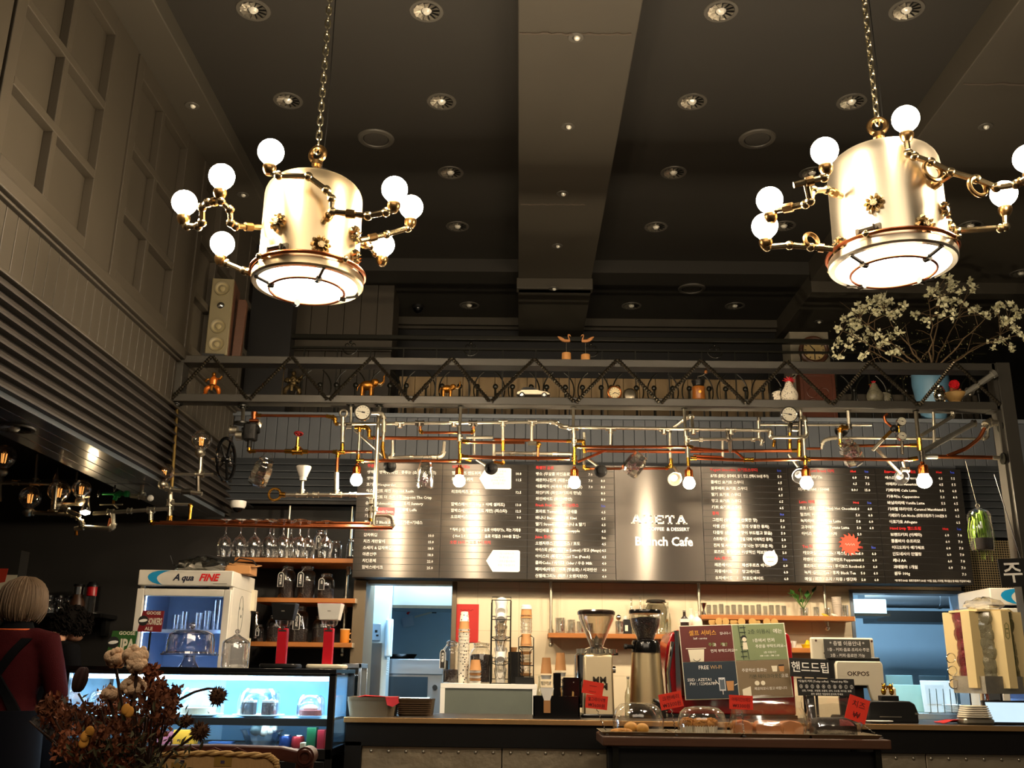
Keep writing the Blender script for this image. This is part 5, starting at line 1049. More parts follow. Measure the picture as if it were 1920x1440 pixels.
MB().lathe([(0, 0), (.030, 0), (.033, .006), (.033, .05), (.036, .095), (.034, .096), (.030, .05), (.028, .008), (0, .008)], n=26).build('body', m_om, t); MB().torus((.045, 0, .045), .022, .005, (0, 1, 0), 18, 7).build('handle', mat('orange_glaze_pale', 'd8a060', .35), t); MB().lathe([(.0345, .086), (.0365, .093), (.0345, .097)], n=26).build('rim', m_cream, t)
# right of the door
sA, ZA = shelf('wooden wall shelf with glass mugs behind the tall steel grinder', 1028, 1262, 1188, 6.98, 7.2, rods=(1034,), rod_top=1.85)
sB, ZB = shelf('long wooden wall shelf with a row of small glasses below the menu', 1315, 1602, 1154, 6.98, 7.2, rods=(1318, 1559), rod_top=1.85)
sC, ZC2 = shelf('short low wooden shelf with white cups and yellow juicer', 1470, 1562, 1215, 6.98, 7.2, rods=())
def tumbler(label, px, Y, z, hpx, wpx, tint=(1, 1, 1), group='clear glasses on the back shelves', handle=False, fill=None):
    k = ppm(px, 1170, Y); w = wpx * k / 2; h = hpx * k
    t = thing('glass_mug' if handle else 'glass_tumbler', label, 'glass', (at(px, 1170, Y).x, Y, z), 0, group)
    MB().lathe([(0, .001), (w * .82, .001), (w * .86, .006), (w, h), (w * .93, h), (w * .8, .014), (0, .012)], n=22).build('cup', glass('tumbler_glass', (.93, .94, .93), .42, .05), t)
    if handle: MB().torus((w * .5, w * 1.0, h * .5), h * .28, .005, (-.9, .45, 0), 16, 6).build('handle', MATS['tumbler_glass'], t)
    if fill: MB().lathe([(0, .012), (w * .78, .014), (w * .84, h * .6), (0, h * .6)], n=18).build('contents', fill, t)
    return t
for i, (px, h, w) in enumerate(((1050, 28, 21), (1071, 26, 18), (1089, 22, 16), (1106, 20, 14))): tumbler('clear glass mug on the shelf behind the tall steel grinder, %s from left' % ORD[i], px, 7.03 + .09 * (i % 2), ZA, h, w, handle=True)
tumbler('glass mug with white emblem on the shelf, right of the clear hopper', 1163, 7.06, ZA, 24, 22, handle=True)
for i in range(13): tumbler('small clear glass in the row on the long shelf under the menu, %s from left' % ORD[i], 1330 + i * 11.8, 7.05 + .05 * (i % 2), ZB, 19 + (i % 3), 10, fill=None)
for i, (px, h) in enumerate(((1532, 18), (1553, 16), (1586, 22))): tumbler('clear glass at the right end of the long shelf, %s from left' % ORD[i], px, 7.08, ZB, h, 13)
def bottle(label, px, Y, z, hpx, wpx, m, cap, group=None, cat='bottle'):
    k = ppm(px, 1150, Y); w = wpx * k / 2; h = hpx * k; t = thing('bottle', label, cat, (at(px, 1150, Y).x, Y, z), 0, group)
    MB().lathe([(0, .001), (w * .95, .001), (w, .01), (w, h * .5), (w * .85, h * .62), (w * .34, h * .75), (w * .32, h * .96), (w * .38, h * .97), (w * .38, h)], n=22).build('body', m, t)
    MB().cyl((0, 0, h * .95), (0, 0, h * 1.02), w * .36, n=14).build('cap', cap, t); return t
m_gb = glass('bottle_glass', (.86, .88, .82), .25, .04)
bottle('tall clear bottle on the shelf just left of the bean hopper', 1184, 7.1, ZA, 66, 12, m_gb, m_gclear); bottle('second tall clear bottle on the shelf behind the bean hopper', 1201, 7.12, ZA, 68, 12, m_gb, m_gclear)
bottle('slim clear bottle with long neck behind the red machine', 1252, 7.1, ZA, 60, 12, m_gb, m_gclear)
k = ppm(1228, 1150, 7.1); t = thing('drink_dispenser', 'big clear glass jar with wire clip behind the bean hopper', 'jar', (at(1230, 1150, 7.1).x, 7.09, ZA))
MB().lathe([(0, .002), (.085, .002), (.09, .01), (.09, .17), (.07, .2), (.062, .215), (.066, .23)], n=28).build('jar', m_gb, t); MB().lathe([(.066, .228), (.068, .24), (0, .245)], n=24).torus((0, 0, .225), .068, .005, (0, 0, 1), 24, 6).build('lid', m_dsteel, t)
t = thing('tea_strainer', 'round metal ball strainer standing on the shelf by the clear hopper', 'strainer', (at(1160, 1180, 7.12).x, 7.12, ZA)); MB().cyl((0, 0, 0), (0, 0, .1), .004, n=8).cyl((0, 0, 0), (0, 0, .004), .02, n=14).build('stem', m_steel, t); MB().sph((0, 0, .118), .021, 16, 10).build('ball', m_chrome, t)
t = thing('serving_spoon', 'white ladle leaning on the shelf left of the bean hopper', 'spoon', (at(1171, 1180, 7.13).x, 7.13, ZA)); MB().tube([(0, 0, .004), (.004, .008, .08)], .004, 6).build('handle', m_white, t); MB().at((.006, .01, .105), (0, .3, 0)).sph((0, 0, 0), .022, 12, 8, (.8, .35, 1.3)).build('bowl', m_white, t)
t = thing('black_box', 'small black box on the shelf beside the bean hopper', 'box', (at(1178, 1180, 7.0).x, 7.04, ZA)); MB().b(-.028, .028, -.02, .03, 0, .10).build('box', m_black, t, bev=.003); MB().b(-.02, .0, -.022, -.02, .02, .06).build('label_sticker', m_cream, t)
# stack beside the long shelf: bottles on the machine top
for px, y, h, w, m, lb in ((1283, 6.25, 38, 16, mat('black_white_syrup', '2a201a', .3), 'dark syrup bottle with white band standing on the red machine'), (1296, 6.32, 42, 18, mat('clear_squeeze', 'cfc6b4', .3), 'clear squeeze bottle standing on the red machine'), (1306, 6.26, 36, 20, m_cream, 'cream squeeze bottle standing on the red machine, by the poster')):
    t = bottle(lb, px, y, ZMACH, h, w, m, m_cream)
    if 'dark' in lb: MB().cyl((0, 0, .055), (0, 0, .075), .031, n=20).build('band', m_white, t)
p = at(1314, 1150, 7.05); t = thing('jigger', 'steel double jigger at the left end of the long shelf', 'jigger', (p.x + .012, 7.0, ZB)); MB().lathe([(0, 0), (.016, 0), (.005, .035), (.022, .08), (.020, .08), (.004, .037)], n=20).build('cup', m_chrome, t)
for i, px in enumerate((1335, 1345, 1357, 1375, 1387, 1407, 1418, 1434, 1448)):
    z = ZB - .032; t = thing('hanging_cup', 'gold-bottomed cup hanging under the long shelf, %s from left' % ORD[i], 'cup', (at(px, 1165, 7.0).x, 7.0 + .05 * (i % 3 == 0), z), 0, 'gold cups under the long shelf')
    MB().cyl((0, -.06, -.016), (0, -.022, -.016), .026, .022, 20).build('body', m_gold, t); MB().cyl((0, -.0615, -.016), (0, -.06, -.016), .0255, n=20).build('bottom', mat('pale_gold', 'c8a060', .4, .5), t); MB().cyl((0, -.03, -.002), (0, .02, 0), .004, n=8).build('hook', m_brass, t)
# potted sprig
p = at(1507, 1150, 7.06); t = thing('sprig_in_glass', 'green leafy sprig standing in a glass on the long shelf', 'plant', (p.x, 7.06, ZB)); MB().lathe([(0, .002), (.03, .002), (.034, .06), (.03, .06), (.026, .01), (0, .01)], n=22).build('glass', MATS['tumbler_glass'], t)
random.seed(8); lf = MB(); stm = MB()
for i in range(15):
    a = random.uniform(0, 6.28); L = random.uniform(.05, .13); tip = Vector((math.cos(a) * L * .75, math.sin(a) * L * .4, .05 + L)); stm.tube([(0, 0, .01), (0, 0, .05), tip], .002, 5)
    R_ = Euler((random.uniform(-.6, .6), random.uniform(-1.2, .3), a)).to_matrix(); r = random.uniform(.03, .055)
    lf.add([tip + R_ @ Vector(v) for v in ((-.3 * r, 0, 0), (.2 * r, -.42 * r, .1 * r), (r, 0, 0), (.2 * r, .42 * r, .1 * r))], [(0, 1, 2, 3)])
stm.build('stem', mat('green_stem', '4a6a24', .6), t); lf.build('leaves', mat('deep_green_leaf', '2f5a22', .4, var=.5, scale=20), t, smooth=0)
p = at(1572, 1150, 7.08); t = thing('cup_stack', 'stack of pale paper cups on the long shelf near the hatch', 'cups', (p.x, 7.1, ZB)); m_pc = mat('pale_speckled_cup', 'b8aa98', .6)
mb = MB()
for i in range(5): mb.at((0, 0, i * .016)).lathe([(.026, 0), (.032, .07), (.034, .072), (.033, .076), (.03, .07)], n=22)
mb.build('cups', m_pc, t)
for px, c, w in ((1548, 'd8b838', 'yellow'), (1566, 'e8e0d0', 'white')):
    t = thing('paper_packet', 'small %s packet lying at the right of the long shelf' % w, 'packet', (at(px, 1150, 7.0).x, 7.01, ZB), .3); MB().at((0, 0, .008), (.5, .1, .2)).rbox(-.022, .022, -.018, .018, -.004, .004, .004).build('packet', mat(w + '_packet', c, .5), t)
for i, (px, fc) in enumerate(((1481, 'w'), (1491, 'w'))):
    t = thing('white_cup', 'small white cup on the low shelf, %s' % ('left of its twin' if i == 0 else 'right of its twin'), 'cup', (at(px, 1210, 7.02).x, 7.04 + .03 * i, ZC2)); MB().lathe([(0, 0), (.016, 0), (.018, .004), (.024, .048), (.022, .048), (.016, .008), (0, .006)], n=20).build('body', m_white, t); MB().torus((-.026, 0, .026), .012, .003, (0, 1, 0), 14, 6).build('handle', m_white, t)
t = thing('citrus_juicer', 'yellow citrus juicer on the low shelf under the long one', 'juicer', (at(1516, 1210, 7.03).x, 7.05, ZC2)); m_y = mat('yellow_plastic', 'e0b81c', .35)
MB().lathe([(0, .0), (.036, 0), (.042, .02), (.046, .024), (.042, .026), (.034, .012), (0, .01)], n=26).build('dish', m_y, t); MB().lathe([(.026, .012), (.022, .03), (.008, .054), (0, .058)], n=10).build('cone', m_y, t)
# red poster on the tiles
a, b = at(850, 1204, 7.19), at(898, 1133, 7.19); t = thing('red_poster', 'plain red paper poster on the cream tiles behind the cup stacks', 'poster', (a.x, 7.195, a.z)); MB().b(0, b.x - a.x, -.003, 0, 0, b.z - a.z).build('paper', mat('red_poster_paper', 'b8231a', .6), t); MB().tube([(.04 + i * .009, -.0035, (b.z - a.z) * .84 + .006 * math.sin(i * 2)) for i in range(12)], .0016, 4).build('lettering', mat('dark_red_lettering', '7a1410', .6), t, smooth=0)
# ---------------------------------------------------------------- kitchen seen through the openings
m_ss = mat('stainless_sheet', 'b4bcc4', .3, .9, var=.06, scale=4, stretch=(1, 1, 6)); m_kw = mat('kitchen_white', 'd4e2e8', .4)
p0, p1 = at(722, 1137, 8.2), at(852, 1098, 8.2)
t = thing('range_hood', 'stainless range hood glowing blue-white inside the kitchen doorway', 'range hood', (p0.x, 8.2, p0.z))
MB().b(0, .75, 0, .7, 0, .3).build('hood', m_ss, t, bev=.004); MB().b(-.01, .76, -.012, .0, -.012, .012).build('rim', m_dsteel, t)
p = at(812, 1262, 8.25); zt = at(780, 1236, 8.25).z; t = thing('oven', 'stainless oven with dark window in the kitchen doorway', 'oven', (at(718, 1262, 8.25).x, 8.25, 0)); w = at(830, 1262, 8.25).x - at(718, 1262, 8.25).x; zb_ = at(770, 1264, 8.25).z
MB().b(0, w, .02, .6, 0, zt).b(0, w, 0, .6, zb_, zt).build('body', m_ss, t, bev=.004)
MB().b(.02, w - .12, .0, .02, zb_ - .18, zb_ - .02).build('window', mat('oven_glass', '2a3238', .08), t); MB().cyl((.02, -.02, zb_ - .19), (w - .1, -.02, zb_ - .19), .012).build('handle', m_steel, t); MB().cyl((w - .06, 0, zb_ - .1), (w - .06, .02, zb_ - .1), .02, n=14).build('knob', m_black, t)
x = at(750, 1232, 8.3).x; t = thing('frying_pan', 'black frying pan on top of the kitchen oven', 'pan', (x, 8.4, zt)); MB().lathe([(0, 0), (.10, 0), (.13, .04), (.125, .042), (.1, .008), (0, .006)], n=26).build('pan', m_black, t); MB().cyl((-.12, 0, .035), (-.26, -.05, .06), .01).build('handle', m_black, t)
p = at(780, 1155, 9.1); t = thing('spatula', 'long-handled spatula hung on the kitchen wall in the doorway', 'spatula', p); t.location.y = 9.17
MB().at((0, 0, 0), (0, -.28, 0)).b(-.02, .16, -.006, .006, -.008, .008).build('handle', m_steel, t); MB().at((-.07, 0, -.045), (0, -.28, 0)).b(-.06, .04, -.004, .004, -.045, .045).build('blade', m_ss, t); MB().at((.16, 0, .05), (0, 0, 0)).b(-.02, .02, -.02, .02, -.02, .02).build('hook', m_black, t); MB().at((-.06, 0, .06), (0, .6, 0)).b(-.01, .01, -.01, .01, -.05, .08).build('red_clip', m_red, t)
p = at(729, 1196, 7.97); t = thing('wall_phone', 'white wall intercom handset on the doorway jamb', 'intercom', (p.x, 7.97, p.z)); h = .145
MB().rbox(-.03, .03, 0, .03, -h, h, .012).build('base', m_kw, t); MB().tube([(0, -.015, h * .9), (0, -.035, h * .5), (0, -.035, -h * .5), (0, -.015, -h * .9)], [.024, .016, .016, .024], 10).build('handset', m_kw, t)
mb = MB(); mb.tube([(.008 * math.cos(i * 1.3), -.01 + .008 * math.sin(i * 1.3), -h - i * .0035) for i in range(40)], .002, 5); mb.build('coiled_cord', m_kw, t)
p = at(703, 1186, 7.98); t = thing('control_panel', 'grey steel control panel on the doorway jamb beside the intercom', 'panel', (p.x, 7.978, p.z)); MB().b(-.045, .045, 0, .02, -.06, .07).build('plate', m_ss, t, bev=.003); MB().b(.0, .02, -.004, 0, .0, .02).b(.01, .03, -.004, 0, -.03, -.015).build('buttons', m_black, t)
t = thing('tall_locker', 'dark-fronted tall unit inside the kitchen doorway below the control panel', 'cabinet', (at(703, 1250, 7.97).x, 7.97, 0)); MB().b(-.06, .045, 0, .025, 0, at(701, 1205, 7.97).z).build('door', mat('bronze_grey_door', '5c5650', .35, .4), t, bev=.003)
# hatch
p0, p1 = at(1597, 1150, 7.75), at(1661, 1124, 7.75); t = thing('light_box', 'white lit hood box at the upper left of the kitchen hatch', 'hood', (p0.x, 7.75, p0.z)); MB().b(0, p1.x - p0.x, 0, .3, 0, p1.z - p0.z).build('box', mat('hood_white_enamel', 'dfe8ee', .35), t, bev=.003); MB().b(-.01, p1.x - p0.x + .02, -.01, .3, -.02, 0).build('rim', m_dsteel, t)
p = at(1660, 1120, 8.3); t = thing('duct', 'fat grey ventilation duct along the top of the kitchen hatch', 'duct', (p.x, 8.3, p.z)); MB().cyl((-.2, 0, 0), (1.1, 0, 0), .085, n=26).cyl((.42, 0, 0), (.45, 0, 0), .09, n=26).build('duct', m_ss, t); MB().b(-.1, 1.1, -.05, .3, -.2, -.11).build('bracket_beam', m_black, t)
t = thing('work_bench', 'stainless bench behind the kitchen hatch carrying plates and boards', 'bench', (2.85, 7.9, 0)); ZK = at(1700, 1336, 7.6).z; MB().b(-.6, .8, -.45, .3, ZK - .04, ZK).build('top', m_ss, t, bev=.003); MB().b(-.55, .75, -.4, .3, 0, ZK - .04).build('cabinet', m_ss, t)
def board(label, x0p, x1p, y0p, y1p, Y, m, tilt=.12, th=.015, cat='board', name='cutting_board'):
    a, b = at(x0p, y1p, Y), at(x1p, y0p, Y); w = b.x - a.x; h = b.z - a.z
    t = thing(name, label, cat, (a.x, Y, ZK)); t.rotation_euler = (-tilt, 0, 0); MB().rbox(0, w, 0, th, a.z - ZK if a.z > ZK else 0, b.z - ZK, .006).build('board', m, t); return t
board('pale green cutting board leaning in the kitchen hatch', 1676, 1738, 1284, 1336, 7.72, mat('mint_board', '9ecac4', .5)); board('dark-rimmed tray standing behind the green board in the hatch', 1668, 1712, 1266, 1336, 7.95, mat('tray_teal', '7aa2a8', .4), .05); board('dark serving tray standing behind the white plate in the hatch', 1731, 1776, 1267, 1336, 7.95, mat('tray_dark', '30444e', .4), .05)
t = board('white square plate leaning upright in the kitchen hatch', 1734, 1790, 1276, 1336, 7.68, m_kw, .14, .012, 'plate', 'square_plate'); MB().b(.03, .17, -.002, .0, .06, .20).build('well', mat('plate_well', 'c4d4dc', .3), t)
t = thing('plate_stack', 'stack of white round plates in the kitchen hatch', 'plates', (at(1788, 1330, 7.6).x, 7.58, ZK)); mb = MB()
for i in range(6): mb.lathe([(0, i * .009), (.05, i * .009), (.085, i * .009 + .012), (.084, i * .009 + .016), (.05, i * .009 + .005), (0, i * .009 + .004)], n=28)
mb.build('plates', m_kw, t)
t = thing('wire_rack', 'wire dish rack in front of the white plate in the hatch', 'rack', (at(1772, 1330, 7.5).x, 7.5, ZK)); mb = MB()
for i in range(6): mb.tube([(-.12 + i * .05, -.04, 0), (-.12 + i * .05, -.05, .14), (-.10 + i * .05, 0, .17), (-.09 + i * .05, .04, .0)], .003, 5)
mb.tube([(-.14, -.04, .004), (.16, -.04, .004), (.16, .04, .004), (-.14, .04, .004)], .004, 5, True); mb.build('wires', m_chrome, t)

# ---------------------------------------------------------------- the counter
t = thing('counter', 'long dark service counter with bright metal edge and riveted metal front', 'counter', (1.4, 5.5, 0))
CX0 = at(645, 1345, 5.5).x - 1.4
MB().b(CX0, 2.2, 0, .75, ZCT - .026, ZCT).build('worktop', mat('dark_worktop', '3a322a', .35), t); MB().b(CX0, 2.2, -.006, 0, ZCT - .026, ZCT + .001).build('metal_edge', mat('brassy_steel_edge', 'c49c68', .38, .85, var=.2, scale=3), t, bev=.002)
MB().b(CX0 + .01, 2.2, .01, .1, .825, ZCT - .026).b(CX0 + .01, CX0 + .10, .01, .72, 0, .85).build('apron', mat('counter_black', '0d0b09', .55, spec=.25), t, bev=.003)
m_ham = mat('hammered_zinc', 'b4a68c', .4, .8, var=.35, scale=5, bump=.5, bscale=14); x = CX0 + .1; k = 0
while x < 2.15:
    MB().b(x, min(x + .745, 2.2), .035, .05, 0, .825).build('zinc_panel', m_ham, t, bev=.002); x += .75
mb = MB(); x = CX0 + .15
while x < 2.2:
    mb.sph((x, .033, .800), .009, 8, 6, (1, .5, 1)); x += .093
mb.build('rivets', m_steel, t); MB().b(CX0 + .1, 2.2, .05, .74, 0, .82).build('carcass', m_black, t)
# pastry stand and its trays
a, b = at(1130, 1390, 5.0), at(1672, 1395, 5.0); ZS = at(1400, 1384, 5.0).z
t = thing('pastry_stand', 'dark wooden stand before the counter carrying four trays of pastries', 'stand', ((a.x + b.x) / 2, 5.0, 0)); w = (b.x - a.x) / 2
MB().b(-w, w, 0, .42, ZS - .045, ZS).build('top', m_dwood, t, bev=.006); MB().b(-w + .03, w - .06, .06, .08, .1, ZS - .06).build('back_panel', m_black, t)
for sx in (-w + .05, w - .075):
    for y in (.02, .37): MB().b(sx, sx + .028, y, y + .028, 0, ZS - .045).build('leg', m_blacks, t)
m_tray = mat('aluminium_tray', 'b8aa90', .3, .9, var=.15)
TR = [(1129, 1270, 'leftmost'), (1266, 1394, 'second from left'), (1396, 1524, 'third from left'), (1522, 1656, 'rightmost')]
for x0, x1, w_ in TR:
    a, b = at(x0, 1380, 5.02), at(x1, 1380, 5.02); hw = (b.x - a.x) / 2
    t = thing('baking_tray', 'shallow aluminium tray on the pastry stand, %s' % w_, 'tray', ((a.x + b.x) / 2, 5.04, ZS), 0, 'trays on the pastry stand')
    MB().rbox(-hw + .01, hw - .01, .012, .30, 0, .004, .02).build('base', m_tray, t)
    def rr(i, z): return [(-hw + i, i, z), (hw - i, i, z), (hw - i, .31 - i, z), (-hw + i, .31 - i, z)]
    MB().rings([rr(.012, .001), rr(.002, .016), rr(-.002, .018), rr(.002, .019), rr(.014, .004)], False, False).build('rim', m_tray, t)
ZTR = ZS + .004
def dome(label, px, Y, wpx, h, z=ZTR, sy=.9, name='pastry_dome'):
    k = ppm(px, 1370, Y); w = wpx * k / 2; t = thing(name, label, 'dome', (at(px, 1370, Y).x, Y, z), 0)
    MB().lathe([(w * 1.03, 0), (w * 1.03, .004), (w, .005), (w, h * .45), (w * .9, h * .78), (w * .68, h * .95), (w * .3, h), (0, h)], n=36, sy=sy).build('dome', glass('pastry_cover', (.99, .98, .96), .08, .05, .6), t); return t
Yp = 5.16
dome('clear dome over round bread rolls on the left pastry tray', 1197, Yp, 96, .15); dome('clear dome over crumbly muffins on the second pastry tray', 1317, Yp, 92, .135)
m_bun = mat('golden_bun', 'c08a34', .5, var=.2, scale=12); m_crumb = mat('crumb_topping', 'b8803c', .8, var=.4, scale=60, bump=1, bscale=60)
for px, r, dy, w_ in ((1183, .036, 0, 'left'), (1203, .033, -.03, 'right')):
    t = thing('bread_roll', 'smooth golden bread roll under the left dome, %s of the pair' % w_, 'bread', (at(px, 1365, Yp).x, Yp + dy, ZTR)); MB().sph((0, 0, r * .75), r, 20, 14, (1, 1, .85)).build('crust', m_bun, t)
t = thing('flat_biscuit', 'flat brown biscuit at the front under the left dome', 'biscuit', (at(1163, 1368, Yp).x, Yp - .05, ZTR)); MB().sph((0, 0, .014), .045, 18, 8, (1.25, .7, .35)).build('biscuit', m_crumb, t)
random.seed(21)
for i, (px, w_) in enumerate(((1288, 'left'), (1311, 'middle'), (1333, 'right'))):
    t = thing('crumble_muffin', 'muffin with crumbly golden top under the second dome, %s one' % w_, 'muffin', (at(px, 1365, Yp).x, Yp - .02 * (i == 1), ZTR))
    mb = MB().sph((0, 0, .05), .036, 16, 10, (1, 1, .7))
    for j in range(40):
        a = random.uniform(0, 6.28); q = random.uniform(0, 1); mb.sph((.035 * math.sqrt(q) * math.cos(a), .035 * math.sqrt(q) * math.sin(a), .05 + .026 * math.sqrt(1 - q * .9)), random.uniform(.004, .008), 6, 5)
    mb.build('crumb_top', m_crumb, t); c = MB()
    n = 30; c.rings([[((.026 + .004 * zz / .045 * 2 + .0016 * (-1) ** j) * math.cos(2 * PI * j / n), (.026 + .004 * zz / .045 * 2 + .0016 * (-1) ** j) * math.sin(2 * PI * j / n), zz) for j in range(n)] for zz in (0, .045)]); c.build('paper_case', m_cream, t)
def bag(label, px, Y, wpx, h, m, shape, tw=0):
    k = ppm(px, 1360, Y); w = wpx * k / 2; t = thing('bread_bag', label, 'bread bag', (at(px, 1360, Y).x, Y, ZTR)); random.seed(int(px))
    shape(t, w)
    rs = []
    for z, f, d in ((.001, .98, .085), (.05, 1.0, .09), (h * .5, .97, .07), (h * .72, .93, .03), (h * .86, .95, .012), (h, 1.02, .006)):
        ring = []
        for i in range(36):
            a = 2 * PI * i / 36; ca, sa = math.cos(a), math.sin(a); j = 1 + random.uniform(-.05, .05)
            ring.append((w * f * (abs(ca) ** .5) * (1 if ca > 0 else -1) * j, d * (abs(sa) ** .6) * (1 if sa > 0 else -1) * j, z + random.uniform(-.006, .006) * (z > .01)))
        rs.append(ring)
    MB().rings(rs, True, False).build('clear_film', glass('crinkled_film', (.97, .96, .94), .07, .10), t, smooth=20); return t
m_loaf = mat('brown_loaf', 'a8662c', .6, var=.3, scale=14)
def loaves(t, w):
    for x, s in ((-w * .72, .7), (-w * .02, 1.15), (w * .58, .9)):
        mb = MB(); hw = w * .26 * s + .012
        mb.rings([[(x - hw * q, -.05, 0), (x + hw * q, -.05, 0), (x + hw * q * 1.05, -.055, .045), (x + hw * q * .8, -.03, .068), (x, 0, .073), (x - hw * q * .8, -.03, .068), (x - hw * q * 1.05, -.055, .045)] if q else [] for q in (1,)] + [[(x - hw, .05, 0), (x + hw, .05, 0), (x + hw * 1.05, .055, .045), (x + hw * .8, .03, .068), (x, .02, .073), (x - hw * .8, .03, .068), (x - hw * 1.05, .055, .045)]])
        mb.build('loaf', m_loaf, t, bev=.008, smooth=60)
def cake(t, w):
    MB().rings([[(-w * .8, -.05, 0), (w * .8, -.05, 0), (w * .8, .06, 0), (-w * .8, .06, 0)], [(-w * .78, -.05, .06), (w * .78, -.05, .06), (w * .78, .06, .06), (-w * .78, .06, .06)], [(-w * .6, -.03, .088), (w * .5, -.03, .092), (w * .5, .04, .092), (-w * .6, .04, .088)]]).build('dark_loaf', mat('dark_rye', '2a2016', .7, var=.4, scale=30, bump=.4), t, bev=.008)
bag('clear bag of brown loaves on the third pastry tray', 1440, Yp + .02, 140, .19, None, loaves); bag('clear bag around a dark loaf on the right pastry tray', 1562, Yp + .02, 100, .18, None, cake)
def price(label, x0, x1, y0, y1, Y, tilt, l1, l2, foot):
    a, b = at(x0, y1, Y), at(x1, y0, Y); w = b.x - a.x; h = b.z - a.z; c = (a + b) / 2
    t = thing('price_card', label, 'price card', c, 0, 'orange price cards'); R_ = Matrix.Rotation(tilt, 4, 'Y')
    mb = MB(); mb.M = R_; mb.b(-w / 2, w / 2, -.0015, .0015, -h / 2, h / 2); mb.build('card', m_orange, t)
    mb = MB(); mb.M = R_; mb.text(l1, h * .32, 0, h * .08, -.002, 'CENTER', .0, wmax=w * .8); mb.text(l2, h * .34, 0, -h * .36, -.002, 'CENTER', 0, wmax=w * .8); mb.build('handwriting', mat('dark_red_marker', '3a0a0a', .6), t, smooth=0)
    if foot:
        f = Vector(foot) - c; mb = MB(); pts = [Vector((0, 0, -h * .45)).lerp(f, i / 30) + Vector((.004 * math.cos(i * 1.5), .004 * math.sin(i * 1.5), 0)) for i in range(31)]; mb.tube(pts, .0018, 5); mb.cyl(f, f + Vector((0, 0, .005)), .014, n=12).build('clip_stand', m_chrome, t)
    return t
fx = lambda px: (at(px, 1372, 5.06).x, 5.06, ZS + .005)
price('orange price card on the left clip, reading 3600', 1098, 1139, 1304, 1329, 5.06, .10, '얼그레이식빵', '₩3600원', fx(1138))
price('orange card pinned above the 3600 price card', 1092, 1131, 1278, 1302, 5.07, .16, '------', '-----', None)
price('orange price card between the two domes, reading 3500', 1237, 1279, 1299, 1328, 5.07, .20 * -1, '크랜베리', '₩3500원', fx(1268))
price('orange price card inside the loaf bag, reading 3300', 1368, 1411, 1304, 1330, 5.05, .03, '아메리칸브레드', '₩3300원', fx(1395))
t = price('orange price card at the right end, tilted sideways on its clip', 1590, 1625, 1307, 1353, 5.06, .32, '치즈', '₩', fx(1650))

# ---------------------------------------------------------------- machines on the counter
def gx(px, Y): return at(px, 1330, Y).x
Yg = 5.95; kg = ppm(1121, 1300, Yg); zt = lambda y, Y=Yg, px=1121: at(px, y, Y).z
t = thing('coffee_grinder', 'tall polished steel coffee grinder with clear cone hopper', 'coffee grinder', (gx(1121, Yg), Yg, ZCT)); Z = lambda y: zt(y) - ZCT
w = 28 * kg
MB().rings([[(-w * 1.02, -.09, .0), (w * 1.02, -.09, 0), (w * 1.02, .12, 0), (-w * 1.02, .12, 0)], [(-w * .96, -.075, Z(1228)), (w * .96, -.075, Z(1228)), (w * .96, .12, Z(1228)), (-w * .96, .12, Z(1228))]]).build('body', mat('polished_steel_body', 'd8c8a4', .42, .85, var=.04, aniso=.5), t, bev=.012)
MB().rbox(-w * 1.5, w * 1.05, .02, .2, .05, Z(1222), .04).build('motor_case', m_chrome, t)
MB().rbox(-w * 1.2, w * 1.1, -.1, .14, 0, .02, .02).build('base', m_black, t)
MB().lathe([(0, 0), (.105, 0), (.11, .012), (.1, .03), (.07, .036), (.045, .045), (0, .045)], (0, .04, Z(1228)), 30).build('collar', m_chrome, t); mb = MB()
for i in range(18): a = 2 * PI * i / 18; mb.cyl((.108 * math.cos(a), .04 + .108 * math.sin(a), Z(1228) + .006), (.108 * math.cos(a), .04 + .108 * math.sin(a), Z(1228) + .034), .012, n=8)
mb.build('adjusting_ring', m_steel, t)
MB().lathe([(.036, Z(1216)), (.04, Z(1210)), (.106, Z(1160)), (.108, Z(1152)), (.104, Z(1152)), (.1, Z(1160)), (.034, Z(1209))], (0, .04, 0), 34).build('hopper', glass('smoky_hopper', (.90, .87, .82), .16, .08), t)
MB().lathe([(0, Z(1143)), (.104, Z(1144)), (.113, Z(1147)), (.113, Z(1152)), (.1, Z(1153)), (0, Z(1153))], (0, .04, 0), 34).build('hopper_lid', mat('smoked_lid', '241a14', .2), t)
MB().prism([(-.012, Z(1216)), (.012, Z(1216)), (.012, Z(1200)), (.02, Z(1200)), (0, Z(1190)), (-.02, Z(1200)), (-.012, Z(1200))], .035, .045).build('hopper_gate', m_dsteel, t)
MB().text('MM', .052, .004, Z(1281), -.085, 'CENTER', .03).text('M M', .052, .004, Z(1293), -.0865, 'CENTER', .03).build('emblem', mat('dark_grey_emblem', '3c3428', .4), t, smooth=0); MB().cyl((w * 1.0, .03, Z(1255)), (w * 1.25, .03, Z(1255)), .02, n=14).build('dose_knob', m_chrome, t); MB().cyl((w, .02, Z(1226)), (w * 1.4, .0, Z(1226)), .007, n=8).build('lever', m_black, t)
t = thing('coffee_grinder', 'silver and black coffee grinder with hopper full of beans', 'coffee grinder', (gx(1214, Yg), Yg, ZCT)); ZG = lambda y: at(1214, y, Yg).z - ZCT; w1 = 27 * kg; w2 = 33 * kg
MB().lathe([(w2, ZG(1320)), (w2 * .96, ZG(1290)), (w1, ZG(1222))], n=40, sy=.95).build('body', mat('satin_steel_body', 'c2b08a', .36, 1, var=.05, aniso=.5), t)
MB().lathe([(0, ZG(1202)), (w1 * .9, ZG(1201)), (w1 * 1.0, ZG(1206)), (w1 * 1.02, ZG(1224)), (0, ZG(1224))], n=40).build('collar', mat('gloss_black_plastic', '0c0b0a', .15), t)
